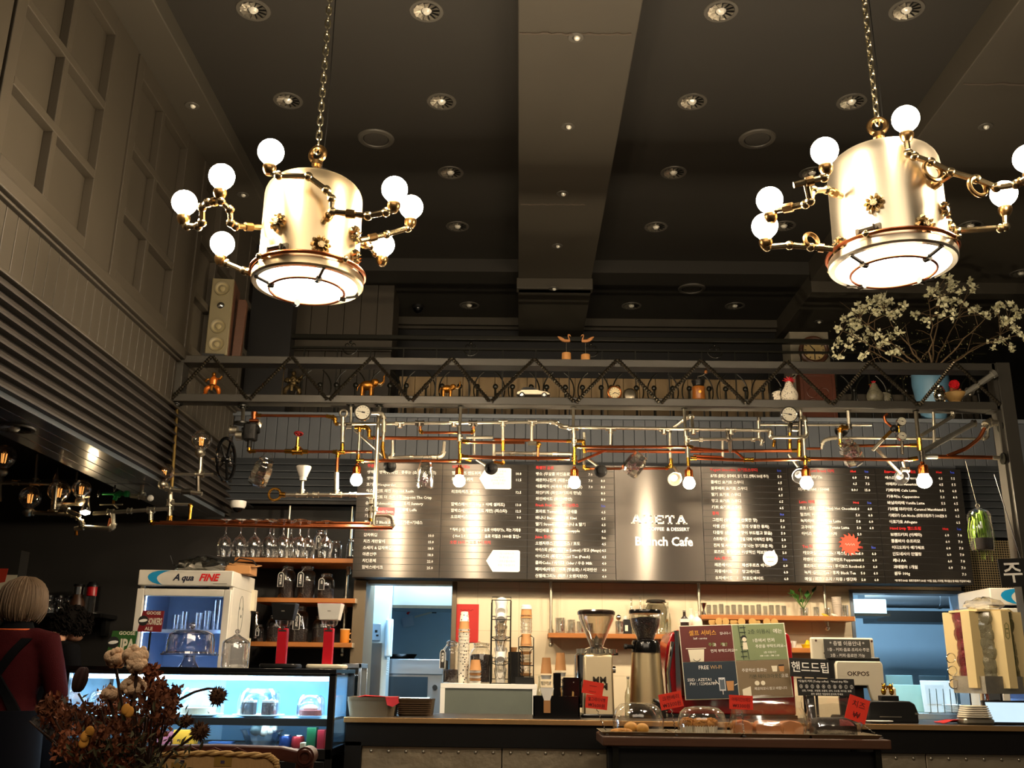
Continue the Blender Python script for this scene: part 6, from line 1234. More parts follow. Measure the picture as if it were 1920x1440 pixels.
MB().lathe([(w2 * 1.04, .0), (w2 * 1.04, .03), (w2, ZG(1318))], n=36).lathe([(0, .03), (w2 * 1.04, .03)], n=36).build('base', m_black, t)
MB().lathe([(16 * kg, ZG(1202)), (18 * kg, ZG(1194)), (27 * kg, ZG(1174)), (29.5 * kg, ZG(1158)), (30 * kg, ZG(1149)), (29 * kg, ZG(1149))], n=40).build('hopper', m_gclear, t)
MB().lathe([(0, ZG(1201)), (15 * kg, ZG(1200)), (17 * kg, ZG(1193)), (26 * kg, ZG(1174)), (28 * kg, ZG(1160)), (10 * kg, ZG(1157)), (0, ZG(1157))], n=36).build('coffee_beans', m_bean, t)
MB().lathe([(0, ZG(1143)), (30 * kg, ZG(1144)), (31 * kg, ZG(1147)), (31 * kg, ZG(1151)), (0, ZG(1151))], n=36).build('hopper_lid', MATS['gloss_black_plastic'], t)
MB().cyl((-w1, 0, ZG(1213)), (-w1 - .045, -.02, ZG(1213)), .012, n=10).cyl((-w1 - .03, -.02, ZG(1213)), (-w1 - .045, -.02, ZG(1213)), .016, n=10).build('side_knob', m_black, t)
MB().tube([(.03, -.11, ZG(1312)), (.05, -.16, ZG(1316)), (.09, -.19, ZG(1328))], [.012, .01, .012], 10).build('portafilter_handle', m_black, t)
# red machine with the four-card sign
Ym = 6.05; xa, xb2 = at(1250, 1260, Ym).x, at(1490, 1260, Ym).x; t = thing('espresso_machine', 'glossy red rounded machine behind the four-panel sign', 'coffee machine', ((xa + xb2) / 2, Ym, ZCT)); hw = (xb2 - xa) / 2; ht = ZMACH - ZCT
MB().rings([[(-hw * f, y, z) for (f, z) in ((1.0, .02), (1.02, ht * .55), (.98, ht * .8), (.90, ht * .96), (.8, ht))] + [(hw * f, y, z) for (f, z) in ((.9, ht), (.97, ht * .96), (1, ht * .85), (1, ht * .5), (1, .02))] for y in (.4, .02)]).build('body', mat('red_enamel', '9c1016', .18, coat=.6), t, bev=.01)
MB().b(-hw, hw, .0, .4, 0, .02).build('base', m_black, t); MB().b(-hw * .86, -hw * .70, -.006, .02, ht * .25, ht * .99).build('side_strip', m_chrome, t)
MB().tube([(-hw * .96, -.02, ht * .2), (-hw * .99, -.03, ht * .5), (-hw * .9, -.02, ht * .86)], .012, 8).build('steam_pipe', m_chrome, t)
c0 = at(1285, 1313, 5.98); c1 = at(1274, 1174, 6.03); c2 = at(1471, 1177, 6.03); c3 = at(1489, 1313, 5.98)
t = thing('sign_board', 'laminated four-panel notice board with service, floor, wifi and takeaway cards', 'sign', (c0.x, 5.98, c0.z)); W_ = c3.x - c0.x; H_ = (c1 - c0).length; t.rotation_euler = (-.10, -.04, .0)
MB().b(0, W_, 0, .008, 0, H_).build('board', m_cream, t, bev=.002)
def card(x, z, w, h, m, name): o = MB().b(x, x + w, -.003, -.0005, z, z + h).build(name, m, t, smooth=0); return o
cw, ch = W_ * .487, H_ * .487; g = W_ * .008
def lay(o, items, m):
    mb = MB()
    for s, size, x, z, al in items: mb.text(s, size, x, z, -.0038, al, .002)
    mb.build('lettering', m, o, smooth=0)
m_yel = mat('yellow_lettering', 'e8a838', .5); m_gry = mat('dark_green_lettering', '2c3a2a', .6)
o = card(g, H_ * .505, cw, ch, mat('maroon_card', '5c1e18', .4), 'service_card'); zz = H_ * .505
lay(o, [('셀프 서비스', .034, .055, zz + ch * .74, 'LEFT')], m_yel); lay(o, [('입니다~!', .018, .24, zz + ch * .74, 'LEFT'), ('Self - service', .016, .08, zz + ch * .62, 'LEFT'), ('과      을', .020, .195, zz + ch * .42, 'LEFT'), ('먼저 부탁드려요^^', .021, .175, zz + ch * .25, 'LEFT')], m_ink); lay(o, [('주문    계산', .024, .165, zz + ch * .42, 'LEFT')], mat('light_green_lettering', '7aa05a', .5))
MB().prism([(.05, zz), (.13, zz), (.137, zz + ch * .30), (.138, zz + ch * .34), (.042, zz + ch * .34), (.043, zz + ch * .30)], -.0042, -.0032).prism([(.03, zz + ch * .36), (.15, zz + ch * .36), (.15, zz + ch * .38), (.03, zz + ch * .38)], -.0042, -.0032).build('cup_picture', m_cream, o, smooth=0); MB().tube(arc((.09, -.0045, zz + .025), .022, PI + .4, 2 * PI - .4), .0016, 5).build('smile', m_blackink, o)
o = card(g * 2 + cw, H_ * .505, cw, ch, mat('sage_card', '7e8a62', .4), 'floor_card'); x0 = g * 2 + cw
lay(o, [('2층 이용시', .030, x0 + .09, zz + ch * .74, 'LEFT')], m_gry); lay(o, [('에는', .030, x0 + .24, zz + ch * .74, 'LEFT'), ('1층에서 먼저', .025, x0 + .11, zz + ch * .50, 'LEFT'), ('주문을 부탁드려요~!', .022, x0 + .125, zz + ch * .34, 'LEFT'), ('2층 이용시간', .014, x0 + .17, zz + ch * .18, 'LEFT'), ('AM 11:00 ~ PM 11:00', .013, x0 + .145, zz + ch * .09, 'LEFT')], m_ink)
mb = MB()
for xx in (.03, .062): mb.at((x0 + xx + .012, 0, zz + ch * .5), (0, -.06, 0)).b(-.002, .002, -.0042, -.0032, -ch * .48, ch * .48)
mb.at()
for i in range(7): mb.b(x0 + .034 + i * .0015, x0 + .07 + i * .0015, -.0042, -.0032, zz + .02 + i * ch * .135, zz + .025 + i * ch * .135)
mb.build('ladder_picture', m_gry, o, smooth=0); MB().cyl((x0 + .062, -.0046, zz + ch * .62), (x0 + .062, -.0036, zz + ch * .62), .017, n=18).build('figure_hair', m_blackink, o, smooth=0); MB().cyl((x0 + .064, -.005, zz + ch * .58), (x0 + .064, -.0046, zz + ch * .58), .013, n=16).prism([(x0 + .05, zz + ch * .30), (x0 + .08, zz + ch * .30), (x0 + .076, zz + ch * .5), (x0 + .054, zz + ch * .5)], -.0048, -.0038).build('figure_picture', m_cream, o, smooth=0)
o = card(g, g, cw, ch, mat('navy_card', '1e2c38', .4), 'wifi_card'); lay(o, [('FREE', .030, cw * .5, g + ch * .80, 'RIGHT'), ('SSID : AZETA1', .023, .022, g + ch * .48, 'LEFT'), ('PW : 123456789', .023, .034, g + ch * .37, 'LEFT')], m_ink); lay(o, [(' WI-FI', .030, cw * .5, g + ch * .80, 'LEFT')], mat('tan_lettering', 'c09a68', .5))
MB().b(.205, .243, -.0042, -.0032, g + ch * .2, g + ch * .56).build('phone_picture', mat('pale_grey_print', 'c8ccd0', .5), o, smooth=0); MB().b(.21, .238, -.0048, -.0042, g + ch * .24, g + ch * .52).build('phone_screen', mat('grey_print', '55606a', .5), o, smooth=0); MB().prism([(.252, g + ch * .2), (.288, g + ch * .2), (.293, g + ch * .46), (.248, g + ch * .46)], -.0042, -.0032).build('cup_picture', m_kraft, o, smooth=0)
MB().tube([(.205, -.004, g + ch * .38), (.192, -.004, g + ch * .44), (.186, -.004, g + ch * .5)], .002, 5).tube([(.295, -.004, g + ch * .34), (.312, -.004, g + ch * .38)], .002, 5).tube([(.224, -.004, g + ch * .2), (.224, -.004, g + ch * .1)], .002, 5).torus((.224, -.004, g + ch * .57), .014, .0016, (0, 1, 0), 12, 5, -PI + .5, -.5).build('limbs', m_ink, o)
o = card(g * 2 + cw, g, cw, ch, mat('taupe_card', '7c6a50', .4), 'takeaway_card'); lay(o, [('주문하신 음료는', .022, x0 + .028, g + ch * .70, 'LEFT'), ('으로', .024, x0 + .255, g + ch * .52, 'LEFT'), ('제공되오니 참고 바랍니다', .018, x0 + .09, g + ch * .2, 'LEFT')], m_ink); lay(o, [('기본 테이크아웃잔', .026, x0 + .065, g + ch * .52, 'LEFT')], m_gry)
MB().prism([(x0 + .21, g + ch * .68), (x0 + .235, g + ch * .68), (x0 + .24, g + ch * .84), (x0 + .205, g + ch * .84)], -.0042, -.0032).cyl((x0 + .11, -.0042, g + ch * .38), (x0 + .11, -.0032, g + ch * .38), .014, n=14).cyl((x0 + .145, -.0042, g + ch * .38), (x0 + .145, -.0032, g + ch * .38), .013, n=14).prism([(x0 + .02, g + .004), (x0 + .07, g + .004), (x0 + .07, g + ch * .3), (x0 + .02, g + ch * .22)], -.0042, -.0032).build('cup_picture', m_cream, o, smooth=0)
MB().prism([(x0 + .252, g + ch * .68), (x0 + .276, g + ch * .68), (x0 + .28, g + ch * .83), (x0 + .248, g + ch * .83)], -.0042, -.0032).build('coffee_picture', m_kraft, o, smooth=0); MB().b(x0 + .248, x0 + .28, -.0045, -.0033, g + ch * .83, g + ch * .87).build('coffee_lid', m_blackink, o, smooth=0)
# black chalk signs
def chalk(label, x0p, x1p, y0p, y1p, Y, lines, tilt=0, m=None, bg=None, name='chalk_sign', rz=0, lean=.1):
    a, b = at(x0p, y1p, Y), at(x1p, y0p, Y); w = b.x - a.x; h = b.z - a.z
    t = thing(name, label, 'sign', (a.x, Y, a.z), rz); t.rotation_euler = (-lean, tilt, rz)
    bd = MB().b(0, w, 0, .006, 0, h).build('board', bg or m_tag, t, bev=.001); mb = MB()
    for s, size, x, z, al in lines: mb.text(s, size * h, x * w, z * h, -.001, al, .012, wmax=w * .94)
    mb.build('lettering', m or m_ink, t, smooth=0); return t, w, h
t, w, h = chalk('black card hand-lettered in large white strokes, right of the notice board', 1482, 1554, 1234, 1268, 5.9, [('핸드드립', .62, .5, .30, 'CENTER')], .03)
MB().b(w * .3, w * .36, .003, .012, ZCT - at(1500, 1268, 5.9).z, .01).b(w * .6, w * .66, .003, .012, ZCT - at(1500, 1268, 5.9).z, .01).build('stand_leg', m_black, t)
t, w, h = chalk('small-print black menu card standing in front of the till', 1497, 1602, 1273, 1304, 5.80, [('*오늘의 커피 (Today coffee)   *Hand drip 메뉴', .16, .02, .78, 'LEFT'), ('ⓐ  ⓑ  ⓒ  ⓓ  ⓔ  ⓕ  ⓖ  ⓗ  ⓘ  ⓙ', .26, .5, .44, 'CENTER'), ('산뜻, 가벼움 , 과일향, 초콜릿, 산미, 고소함, 바디감, 달콤', .13, .5, .24, 'CENTER'), ('원두 설명은 직원에게 문의해 주세요', .13, .5, .05, 'CENTER')])
MB().b(.05, .09, .006, .03, -(at(1500, 1304, 5.80).z - ZCT), 0).b(w - .09, w - .05, .006, .03, -(at(1500, 1304, 5.80).z - ZCT), 0).build('stand_leg', m_black, t)
# till
Yt = 5.92; a, b = at(1556, 1312, Yt), at(1647, 1196, Yt); t = thing('till', 'cream point-of-sale till seen from behind, chalk sign on top', 'till', ((a.x + b.x) / 2, Yt, ZCT)); w = (b.x - a.x) / 2; h = b.z - ZCT; hl = lambda y: at(1600, y, Yt).z - ZCT
MB().rbox(-w * 1.5, w * .88, .03, .06, hl(1262), h, .012).build('screen_back', m_cream, t, bev=.004); MB().rbox(-w * 1.0, w, .0, .03, hl(1290), hl(1232), .01).build('black_band', m_black, t)
MB().prism([(-w * .74, hl(1285)), (-w * .74, hl(1246)), (-w * .68, hl(1240)), (w * .94, hl(1240)), (w, hl(1246)), (w, hl(1308)), (w * .94, hl(1314)), (w * .55, hl(1314)), (w * .5, hl(1308)), (w * .4, hl(1285))], -.03, .01).build('rear_cover', m_cream, t, bev=.005)
MB().text('OKPOS', .034, w * .06, hl(1267), -.0305, 'CENTER', .025, sx=1.15).build('lettering', mat('dark_brown_lettering', '4a3a26', .5), t, smooth=0); MB().rbox(-w * .8, w * .8, -.05, .14, 0, .03, .03).b(-.05, .05, .02, .06, .02, hl(1285)).build('stand', m_black, t)
MB().sph((w * .8, .028, h - .018), .007, 10, 6, (1, .5, 1)).sph((-w * 1.3, .028, h - .018), .007, 10, 6, (1, .5, 1)).sph((-w * .98, .028, hl(1225)), .01, 10, 6, (1, .5, 1)).build('screws', m_dwood, t)
chalk('grey slate sign with white handwriting hung over the till', 1547, 1631, 1199, 1234, 5.90, [('* 층별 이용안내 *', .26, .5, .68, 'CENTER'), ('1층 - 커피·음료·조리사·주문', .20, .06, .38, 'LEFT'), ('2층 - 커피·음료만 가능', .20, .12, .08, 'LEFT')], 0, None, mat('slate_grey', '4c4a44', .6), lean=.05)
t = thing('cash_printer', 'black rounded receipt printer right of the till', 'printer', (gx(1668, 5.77), 5.77, ZCT)); w = .135
MB().prism([(-w, 0), (w, 0), (w, .06), (w * .9, .10), (w * .7, .115), (-w * .9, .115), (-w, .10)], -.06, .085).build('case', m_black, t, bev=.006); MB().b(w * .86, w * 1.0, -.065, -.06, .045, .055).b(-w * .6, w * .3, -.064, -.06, .03, .034).build('trim_strip', m_steel, t)
z = ZCT + .115; t0 = None
t = thing('figurine_plinth', 'small black plinth on the receipt printer carrying gold figurines', 'plinth', (gx(1669, 5.77), 5.78, z)); MB().b(-.05, .05, -.025, .025, 0, .028).build('block', m_black, t, bev=.003)
for px, w_ in ((1661, 'left'), (1676, 'right')):
    t = thing('gold_figurine', 'tiny shiny gold animal figurine on the black plinth, %s of the pair' % w_, 'figurine', (gx(px, 5.77), 5.78, z + .028)); s = 1 if w_ == 'left' else -1
    MB().sph((0, 0, .022), .017, 14, 10, (.9, .8, 1.2)).sph((.003 * s, -.004, .050), .013, 12, 8).cyl((-.006, -.004, .058), (-.009, -.004, .069), .005, .001, 8).cyl((.008, -.004, .058), (.011, -.004, .069), .005, .001, 8).tube([(.012 * s, -.006, .03), (.02 * s, -.01, .045), (.018 * s, -.012, .056)], [.006, .005, .005], 8).build('body', mat('shiny_gold', 'e0a838', .12, 1), t, sub=1)
t = thing('card_reader', 'cream card terminal on the counter behind the gold figurines', 'card terminal', (gx(1665, 6.0), 6.05, ZCT)); MB().rbox(-.06, .07, -.03, .05, 0, at(1665, 1288, 6.05).z - ZCT, .02).build('case', m_cream, t)
t = thing('oval_dish', 'small white oval dish on the counter before the printer', 'dish', (gx(1647, 5.62), 5.62, ZCT)); MB().lathe([(0, 0), (.04, 0), (.075, .012), (.073, .015), (.04, .004), (0, .004)], n=28, sy=.5).build('dish', m_white, t)
t = thing('red_cloth', 'crumpled red cloth on the counter below the hatch', 'cloth', (gx(1785, 5.8), 5.75, ZCT)); random.seed(4); n = 16; V = []; F_ = []
for i in range(n + 1):
    for j in range(9): u, v = i / n, j / 8; V.append(((u - .5) * .21 + random.uniform(-.004, .004), (v - .5) * .14 + .01 * math.sin(u * 9), .004 + .022 * abs(math.sin(u * 5 + v * 3)) * math.sin(PI * u) * (1 - .4 * v) + random.uniform(0, .004)))
for i in range(n):
    for j in range(8): F_.append((i * 9 + j, (i + 1) * 9 + j, (i + 1) * 9 + j + 1, i * 9 + j + 1))
o = MB().add(V, F_).build('cloth', mat('red_towel', 'c02a2a', .9), t, sub=1); sd = o.modifiers.new('thick', 'SOLIDIFY'); sd.thickness = .003
t = thing('plate_pile', 'pile of cream square plates on the counter, left of the tablet', 'plates', (gx(1826, 5.66), 5.66, ZCT)); mb = MB()
mb.rbox(-.085, .085, -.06, .06, 0, .035, .02)
mb.build('steel_base', m_steel, t); mb = MB()
for i in range(6): mb.rbox(-.082 + i * .004, .082 - i * .004, -.06, .06, .036 + i * .011, .044 + i * .011, .03)
mb.build('plates', m_cream, t)
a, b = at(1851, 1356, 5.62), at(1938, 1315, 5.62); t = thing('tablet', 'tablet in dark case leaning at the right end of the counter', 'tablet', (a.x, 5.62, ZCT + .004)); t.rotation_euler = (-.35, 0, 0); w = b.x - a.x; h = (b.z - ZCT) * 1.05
MB().rbox(0, w, 0, .012, 0, h, .006).build('case', m_black, t); MB().b(.02, w - .02, -.0015, 0, .012, h - .012).build('screen', mat('screen_glare_glow', '6a7c8c', .12, .2, var=.5, scale=8, coat=1, emit=.8, ecol='b4ccdc'), t); MB().b(w * .4, w * .6, .012, .08, 0, .01).build('stand', m_black, t)  # pale emission on the screen stands in for glare reflected off its glass
# tea carousel
Yc = 5.8; xc = at(1856, 1290, Yc).x; t = thing('tea_carousel', 'tall cream revolving dispenser of wrapped tea bags on a chrome foot', 'dispenser', (xc, Yc, ZCT)); zl = lambda y: at(1856, y, Yc).z - ZCT; m_cp = mat('cream_card_panel', 'e0c890', .5, var=.03); r = .205
for i in range(6):
    a = 2 * PI * i / 6 - PI / 2 + .2; mb = MB().at((0, 0, 0), (0, 0, a + PI / 2)); w = r * .30
    mb.rings([[(-w, -r * .62, z), (-w * .4, -r, z), (w * .4, -r, z), (w, -r * .62, z), (w * .3, -r * .3, z), (-w * .3, -r * .3, z)] for z in (zl(1290), zl(1149))]); mb.build('panel', m_cp, t, smooth=0)
    a += PI / 6; mb = MB(); random.seed(i)
    for j in range(8):
        q = zl(1284) + (zl(1152) - zl(1284)) * (j + .5) / 8; mb.at((r * .74 * math.cos(a), r * .74 * math.sin(a), q), (random.uniform(-.25, .25), random.uniform(-.2, .2), a + PI / 2 + random.uniform(-.25, .25))).sph((0, 0, 0), .034, 7, 6, (1.25, .5, 1.45))
    mb.build('tea_sachets', mat(('olive_sachet', 'ruby_sachet', 'silver_sachet')[i % 3], ('6a6434', '6a1620', '8a8468')[i % 3], .2, .2, var=.6, scale=45, coat=.6, bump=.6), t, smooth=0)
MB().cyl((0, 0, zl(1300)), (0, 0, zl(1268)), r * 1.0, n=6).build('chrome_band', m_steel, t, smooth=0); MB().cyl((0, 0, zl(1345)), (0, 0, zl(1298)), .06, n=28).cyl((0, 0, 0), (0, 0, .012), .075, n=28).build('foot', m_chrome, t); MB().cyl((0, 0, zl(1290)), (0, 0, zl(1150)), r * .34, n=12).cyl((0, 0, zl(1150)), (0, 0, zl(1146)), r * .9, n=6).build('core', m_cp, t)
mb = MB(); zc = zl(1185); P = [(-.012, zc - .035), (-.012, zc + .03), (0, zc + .042), (.012, zc + .03), (.012, zc - .035), (0, zc - .047)]
mb.at((0, 0, 0), (0, 0, .2)); mb.tube([(x, -r - .0012, z) for x, z in P], .002, 5, True); mb.b(-.008, .008, -r - .002, -r - .001, zc + .006, zc + .012).b(-.006, .006, -r - .002, -r - .001, zc - .016, zc - .012); mb.build('emblem', mat('olive_print', '6a6a22', .5), t, smooth=0)
mb = MB(); mb.at((0, 0, 0), (0, 0, .0))
for j in range(3): mb.torus((-r * 1.02, -.02, zl(1290) + .02 + j * .07), .026, .003, (0, 1, .2), 18, 6).torus((r * 1.05, -.02, zl(1290) + .05 + j * .09), .026, .003, (0, 1, .2), 18, 6)
mb.build('wire_loops', m_chrome, t)
t = thing('clear_bag', 'crinkled clear bag lying on top of the tea carousel', 'bag', (xc + .02, Yc, ZCT + zl(1146))); random.seed(9); mb = MB().at((0, 0, 0))
mb.sph((0, 0, .035), .06, 14, 9, (1.9, 1, .6)); mb.v = [v + Vector((random.uniform(-.015, .015), random.uniform(-.012, .012), random.uniform(-.008, .012))) for v in mb.v]; mb.v = [Vector((v.x, v.y, max(.001, v.z))) for v in mb.v]; mb.build('film', MATS['crinkled_film'], t, smooth=20)
# right end sign and fridge
t, w, h = chalk('large black chalk sign at the right edge, below the truss post', 1879, 1960, 1049, 1101, 5.7, [('주문', .8, .06, .22, 'LEFT')], -.04, lean=0); MB().tube([(w * .5, 0, h), (w * .3, .03, h + .5)], .003, 5).build('cord', m_black, t)
def aqua_fridge(label, xl, xr, yt, ybase_z, Y, D, ph, interior):
    a, b = at(xl, yt, Y), at(xr, yt, Y); w = b.x - a.x; t = thing('drinks_fridge', label, 'fridge', (a.x, Y, ybase_z)); H_ = a.z - ybase_z; hh = ph
    m_fw = mat('fridge_white', 'ddd6c8', .35); m_fi = mat('fridge_liner', '98acc4', .4)
    MB().b(0, w, .05, D, H_ - hh, H_).b(0, .03, .05, D, 0, H_ - hh).b(w - .03, w, .05, D, 0, H_ - hh).b(0, w, D - .03, D, 0, H_ - hh).b(0, w, .05, D, 0, .03).build('cabinet', m_fw, t, bev=.004)
    hd = MB().b(-.003, w + .002, 0, .08, H_ - hh, H_).build('header', m_fw, t, bev=.006)
    s = hh
    MB().text('A', s * .60, w * .37, H_ - s * .66, -.001, 'LEFT', .03, shear=.3).text('qua', s * .56, w * .455, H_ - s * .66, -.001, 'LEFT', .03, shear=.3).build('lettering', mat('navy_lettering', '141a30', .4), hd, smooth=0)
    MB().text('FINE', s * .62, w * .645, H_ - s * .66, -.001, 'LEFT', .04, shear=.3).build('lettering', m_redink, hd, smooth=0); MB().b(w * .8, w * .95, -.0015, -.001, H_ - s * .86, H_ - s * .82).build('lettering', mat('grey_lettering', '9a948a', .5), hd, smooth=0)
    P = [(w * x, -.001, H_ - s * z) for x, z in ((.335, .03), (.26, .03), (.20, .06), (.14, .16), (.105, .30), (.095, .46), (.11, .64), (.15, .80), (.20, .90), (.262, .95))]
    I_ = [(w * x, -.001, H_ - s * z) for x, z in ((.335, .03), (.30, .08), (.262, .16), (.225, .28), (.20, .42), (.195, .55), (.205, .67), (.22, .78), (.24, .88), (.262, .95))]
    mb = MB()
    for i in range(9): mb.quad(P[i], P[i + 1], I_[i + 1], I_[i])
    mb.build('swoosh', mat('cyan_print', '1c90c4', .4), hd, smooth=0)
    dz = H_ - hh - .02; fr = .045
    d = MB().b(0, fr, 0, .05, 0, dz).b(w - fr, w, 0, .05, 0, dz).b(fr, w - fr, 0, .05, dz - fr, dz).b(fr, w - fr, 0, .05, 0, fr).build('door', m_fw, t, bev=.004); MB().b(fr, w - fr, .02, .026, fr, dz - fr).build('pane', glass('fridge_pane', (.97, .98, 1), .03, .03), d)
    MB().b(.032, w - .032, D - .04, D - .032, .03, dz).b(.03, .034, .06, D - .03, .03, dz).b(w - .034, w - .03, .06, D - .03, .03, dz).b(.03, w - .03, .06, D - .03, dz - .004, dz).build('liner', m_fi, t)
    MB().cyl((w * .6, D * .55, dz - .004), (w * .6, D * .55, dz - .03), .09, n=24).build('fan_cover', m_fi, t)
    MB().cyl((w - .036, .07, .06), (w - .036, .07, dz - .04), .006, n=8).cyl((.036, .07, .06), (.036, .07, dz - .04), .006, n=8).build('lamp', mat('fridge_lamp', 'ffffff', .5, emit=interior, ecol=(.42, .64, 1), var=0), t)
    for q in (.735, .45): MB().b(.034, w - .034, .09, D - .04, dz * q, dz * q + .008).b(.034, w - .034, .085, .092, dz * q - .01, dz * q + .012).build('shelf', mat('glass_shelf', 'b8d0ec', .3), t)
    MB().b(w * .76, w * .96, -.001, .001, H_ - hh - .012, H_ - hh - .004).build('vent', m_black, t)
    return t, w, H_, dz
t, wf, Hf, dzf = aqua_fridge('white glass-door drinks fridge with header sign behind the cake case', 262, 437, 1068, .72, 6.3, .55, .098, 15)
MB().tube([(wf + .002, .26 + .05 * math.cos(a), Hf - .26 + .12 * math.sin(a)) for a in [i * PI / 10 for i in range(20)]], .0014, 4, True).sph((wf + .002, .23, Hf - .22), .008, 8, 6, (.2, 1, 1.4)).sph((wf + .002, .30, Hf - .22), .008, 8, 6, (.2, 1, 1.4)).sph((wf + .002, .27, Hf - .27), .011, 8, 6, (.2, 1, 1)).tube([(wf + .002, .2 + .03 * i, Hf - .45 + .02 * (i % 2)) for i in range(6)], .0014, 4).build('doodle', mat('marker_doodle', '6a7268', .6), t)
MB().b(wf, wf + .025, .49, .55, Hf - .22, Hf - .08).b(wf, wf + .006, .5, .55, .1, Hf - .4).build('hinge_cover', m_cream, t)
zf = .72 + dzf * .735 + .008
for i, (px, h) in enumerate(((330, 30), (345, 36), (372, 34), (388, 38), (408, 58))): tumbler('chilled clear glass inside the fridge, %s from left' % ORD[i], px, 6.62, zf, h, 16 if h < 50 else 24, group='glasses in the fridge')
aqua_fridge('second white drinks fridge partly hidden at the right edge', 1856, 2050, 1102, .60, 6.6, .5, .11, 6)
t = thing('wall_stand', 'dark support block under the right-hand fridge', 'block', (3.62, 6.85, 0)); MB().b(-.42, .42, -.25, .25, 0, .6).build('block', m_black, t)
t = thing('fridge_table', 'dark low table carrying the drinks fridge behind the cake case', 'table', (-2.1, 6.58, 0)); MB().b(-.38, .38, -.32, .3, .68, .72).build('top', m_black, t)
for sx in (-.35, .35):
    for sy in (-.28, .26): MB().b(sx - .02, sx + .02, sy - .02, sy + .02, 0, .68).build('leg', m_black, t)
a = at(345, 1068, 6.5); t = thing('plastic_heap', 'heap of clear plastic wrap lying on the fridge', 'plastic wrap', (a.x + .12, 6.55, .72 + Hf)); random.seed(2); mb = MB().sph((0, 0, .05), .1, 22, 12, (1.9, 1.1, .75)); mb.v = [Vector((v.x + random.uniform(-.02, .02), v.y + random.uniform(-.02, .02), max(.001, v.z * .8 + random.uniform(-.015, .02)))) for v in mb.v]; mb.build('film', glass('grey_wrap', (.72, .70, .62), .4, .15), t, smooth=15); MB().tube([(-.15, 0, .04), (-.22, .02, .06), (-.24, .0, .12)], .004, 5).tube([(-.1, -.05, .09), (.02, -.06, .12), (.12, -.03, .10)], .004, 5).build('black_strap', m_black, t)
t = thing('brown_box', 'torn brown cardboard box on the right corner of the fridge', 'box', (at(452, 1070, 6.55).x, 6.55, .72 + Hf)); MB().b(-.09, .075, -.06, .12, 0, .055).build('box', m_kraft, t, bev=.002); MB().at((.02, 0, .06), (.15, .1, 0)).b(-.09, .09, -.05, .1, 0, .006).build('flap', m_kraft, t)
MB().tube([(-.06, -.04, .06), (0, -.06, .1), (.08, -.03, .09), (.1, 0, .06)], .005, 6).build('cable', m_black, t)
# ---------------------------------------------------------------- white cabinet and what stands on it
Yw = 6.6; a, b = at(826, 1281, Yw), at(1007, 1281, Yw); ZW = a.z
t = thing('white_cabinet', 'white-framed grey cabinet behind the counter, left of the grinders', 'cabinet', (a.x, Yw, 0)); w = b.x - a.x
MB().b(0, w, 0, .42, ZW - .03, ZW).b(0, .03, 0, .42, 0, ZW - .03).b(w - .03, w, .0, .42, 0, ZW - .03).build('frame', m_white, t, bev=.002); MB().b(.03, w - .03, .008, .4, 0, ZW - .03).build('front', mat('grey_board', '5d6258', .6), t)
def cup_tower(label, px, Y, z, ytop, n, r0, r1, lidm, dots, name='cup_tower', frame=False):
    h = at(px, ytop, Y).z - z; t = thing(name, label, 'cups', (at(px, 1270, Y).x, Y, z)); return t, h
m_dot = mat('dotted_cup', 'ece4d2', .5); nt = m_dot.node_tree; vo = nt.nodes.new('ShaderNodeTexVoronoi'); vo.inputs['Scale'].default_value = 55; cr = nt.nodes.new('ShaderNodeValToRGB'); tcn = nt.nodes.new('ShaderNodeTexCoord')
cr.color_ramp.elements[0].position = .24; cr.color_ramp.elements[1].position = .28; cr.color_ramp.elements[0].color = (.03, .03, .03, 1); cr.color_ramp.elements[1].color = (*lin('ece4d2'), 1)
nt.links.new(tcn.outputs['Object'], vo.inputs['Vector']); nt.links.new(vo.outputs['Distance'], cr.inputs[0]); nt.links.new(cr.outputs[0], nt.nodes['Principled BSDF'].inputs['Base Color'])
m_clr = glass('clear_cup', (.97, .96, .94), .32, .08)
Yk = 6.7; kk = ppm(870, 1200, Yk)
def up_cup(t, z, h, r0, r1, m, nm, x=0, inv=False, par=None):
    pr = [(0, 0), (r0, 0), (r0 * 1.02, .003), (r1, h), (r1 * 1.05, h + .003), (r1 * .98, h + .001)]
    if inv: pr = [(r, h - q) for r, q in pr]
    return MB().lathe(pr, (x, 0, z), 22).build(nm, m, t)
X = lambda px, Y=Yk: at(px, 1270, Y).x
# tall stack of dotted cups
h = at(868, 1147, Yk).z - ZW; t = thing('paper_cup_stack', 'tall stack of white dotted paper cups before the red poster', 'cups', (X(868), Yk, ZW))
n = 12; z = 0
up_cup(t, 0, .115, .030, .038, m_dot, 'cup')
for i in range(n - 1): z = .10 + (h - .215) * i / (n - 1); MB().lathe([(.034, z), (.0385, z + .022), (.040, z + .024), (.037, z + .023)], n=22).lathe([(.033, z - .004), (.0345, z + .003)], n=22).build('cup', m_dot if i % 1 == 0 else m_kraft, t)
up_cup(t, h - .13, .075, .030, .036, m_kraft, 'kraft_cup', inv=True); up_cup(t, h - .06, .06, .024, .031, m_dot, 'top_cup', inv=True)
t = thing('kraft_cup_stack', 'short stack of brown cups before the coffee bean jar', 'cups', (X(891, 6.64), 6.64, ZW)); hh = at(891, 1237, 6.64).z - ZW
for i in range(5): MB().lathe([(.033, i * .017), (.039, i * .017 + .014), (.041, i * .017 + .016), (.038, i * .017 + .015)], n=22).build('cup', m_kraft if i % 2 else m_white, t)
up_cup(t, .085, hh - .085, .029, .039, m_kraft, 'top_cup', inv=True)
coffee_jar('clear jar with hanging chalk tag at the left end of the white cabinet', 850, 6.72, ZW, 76, 30, '커피콩', .45, -.055)
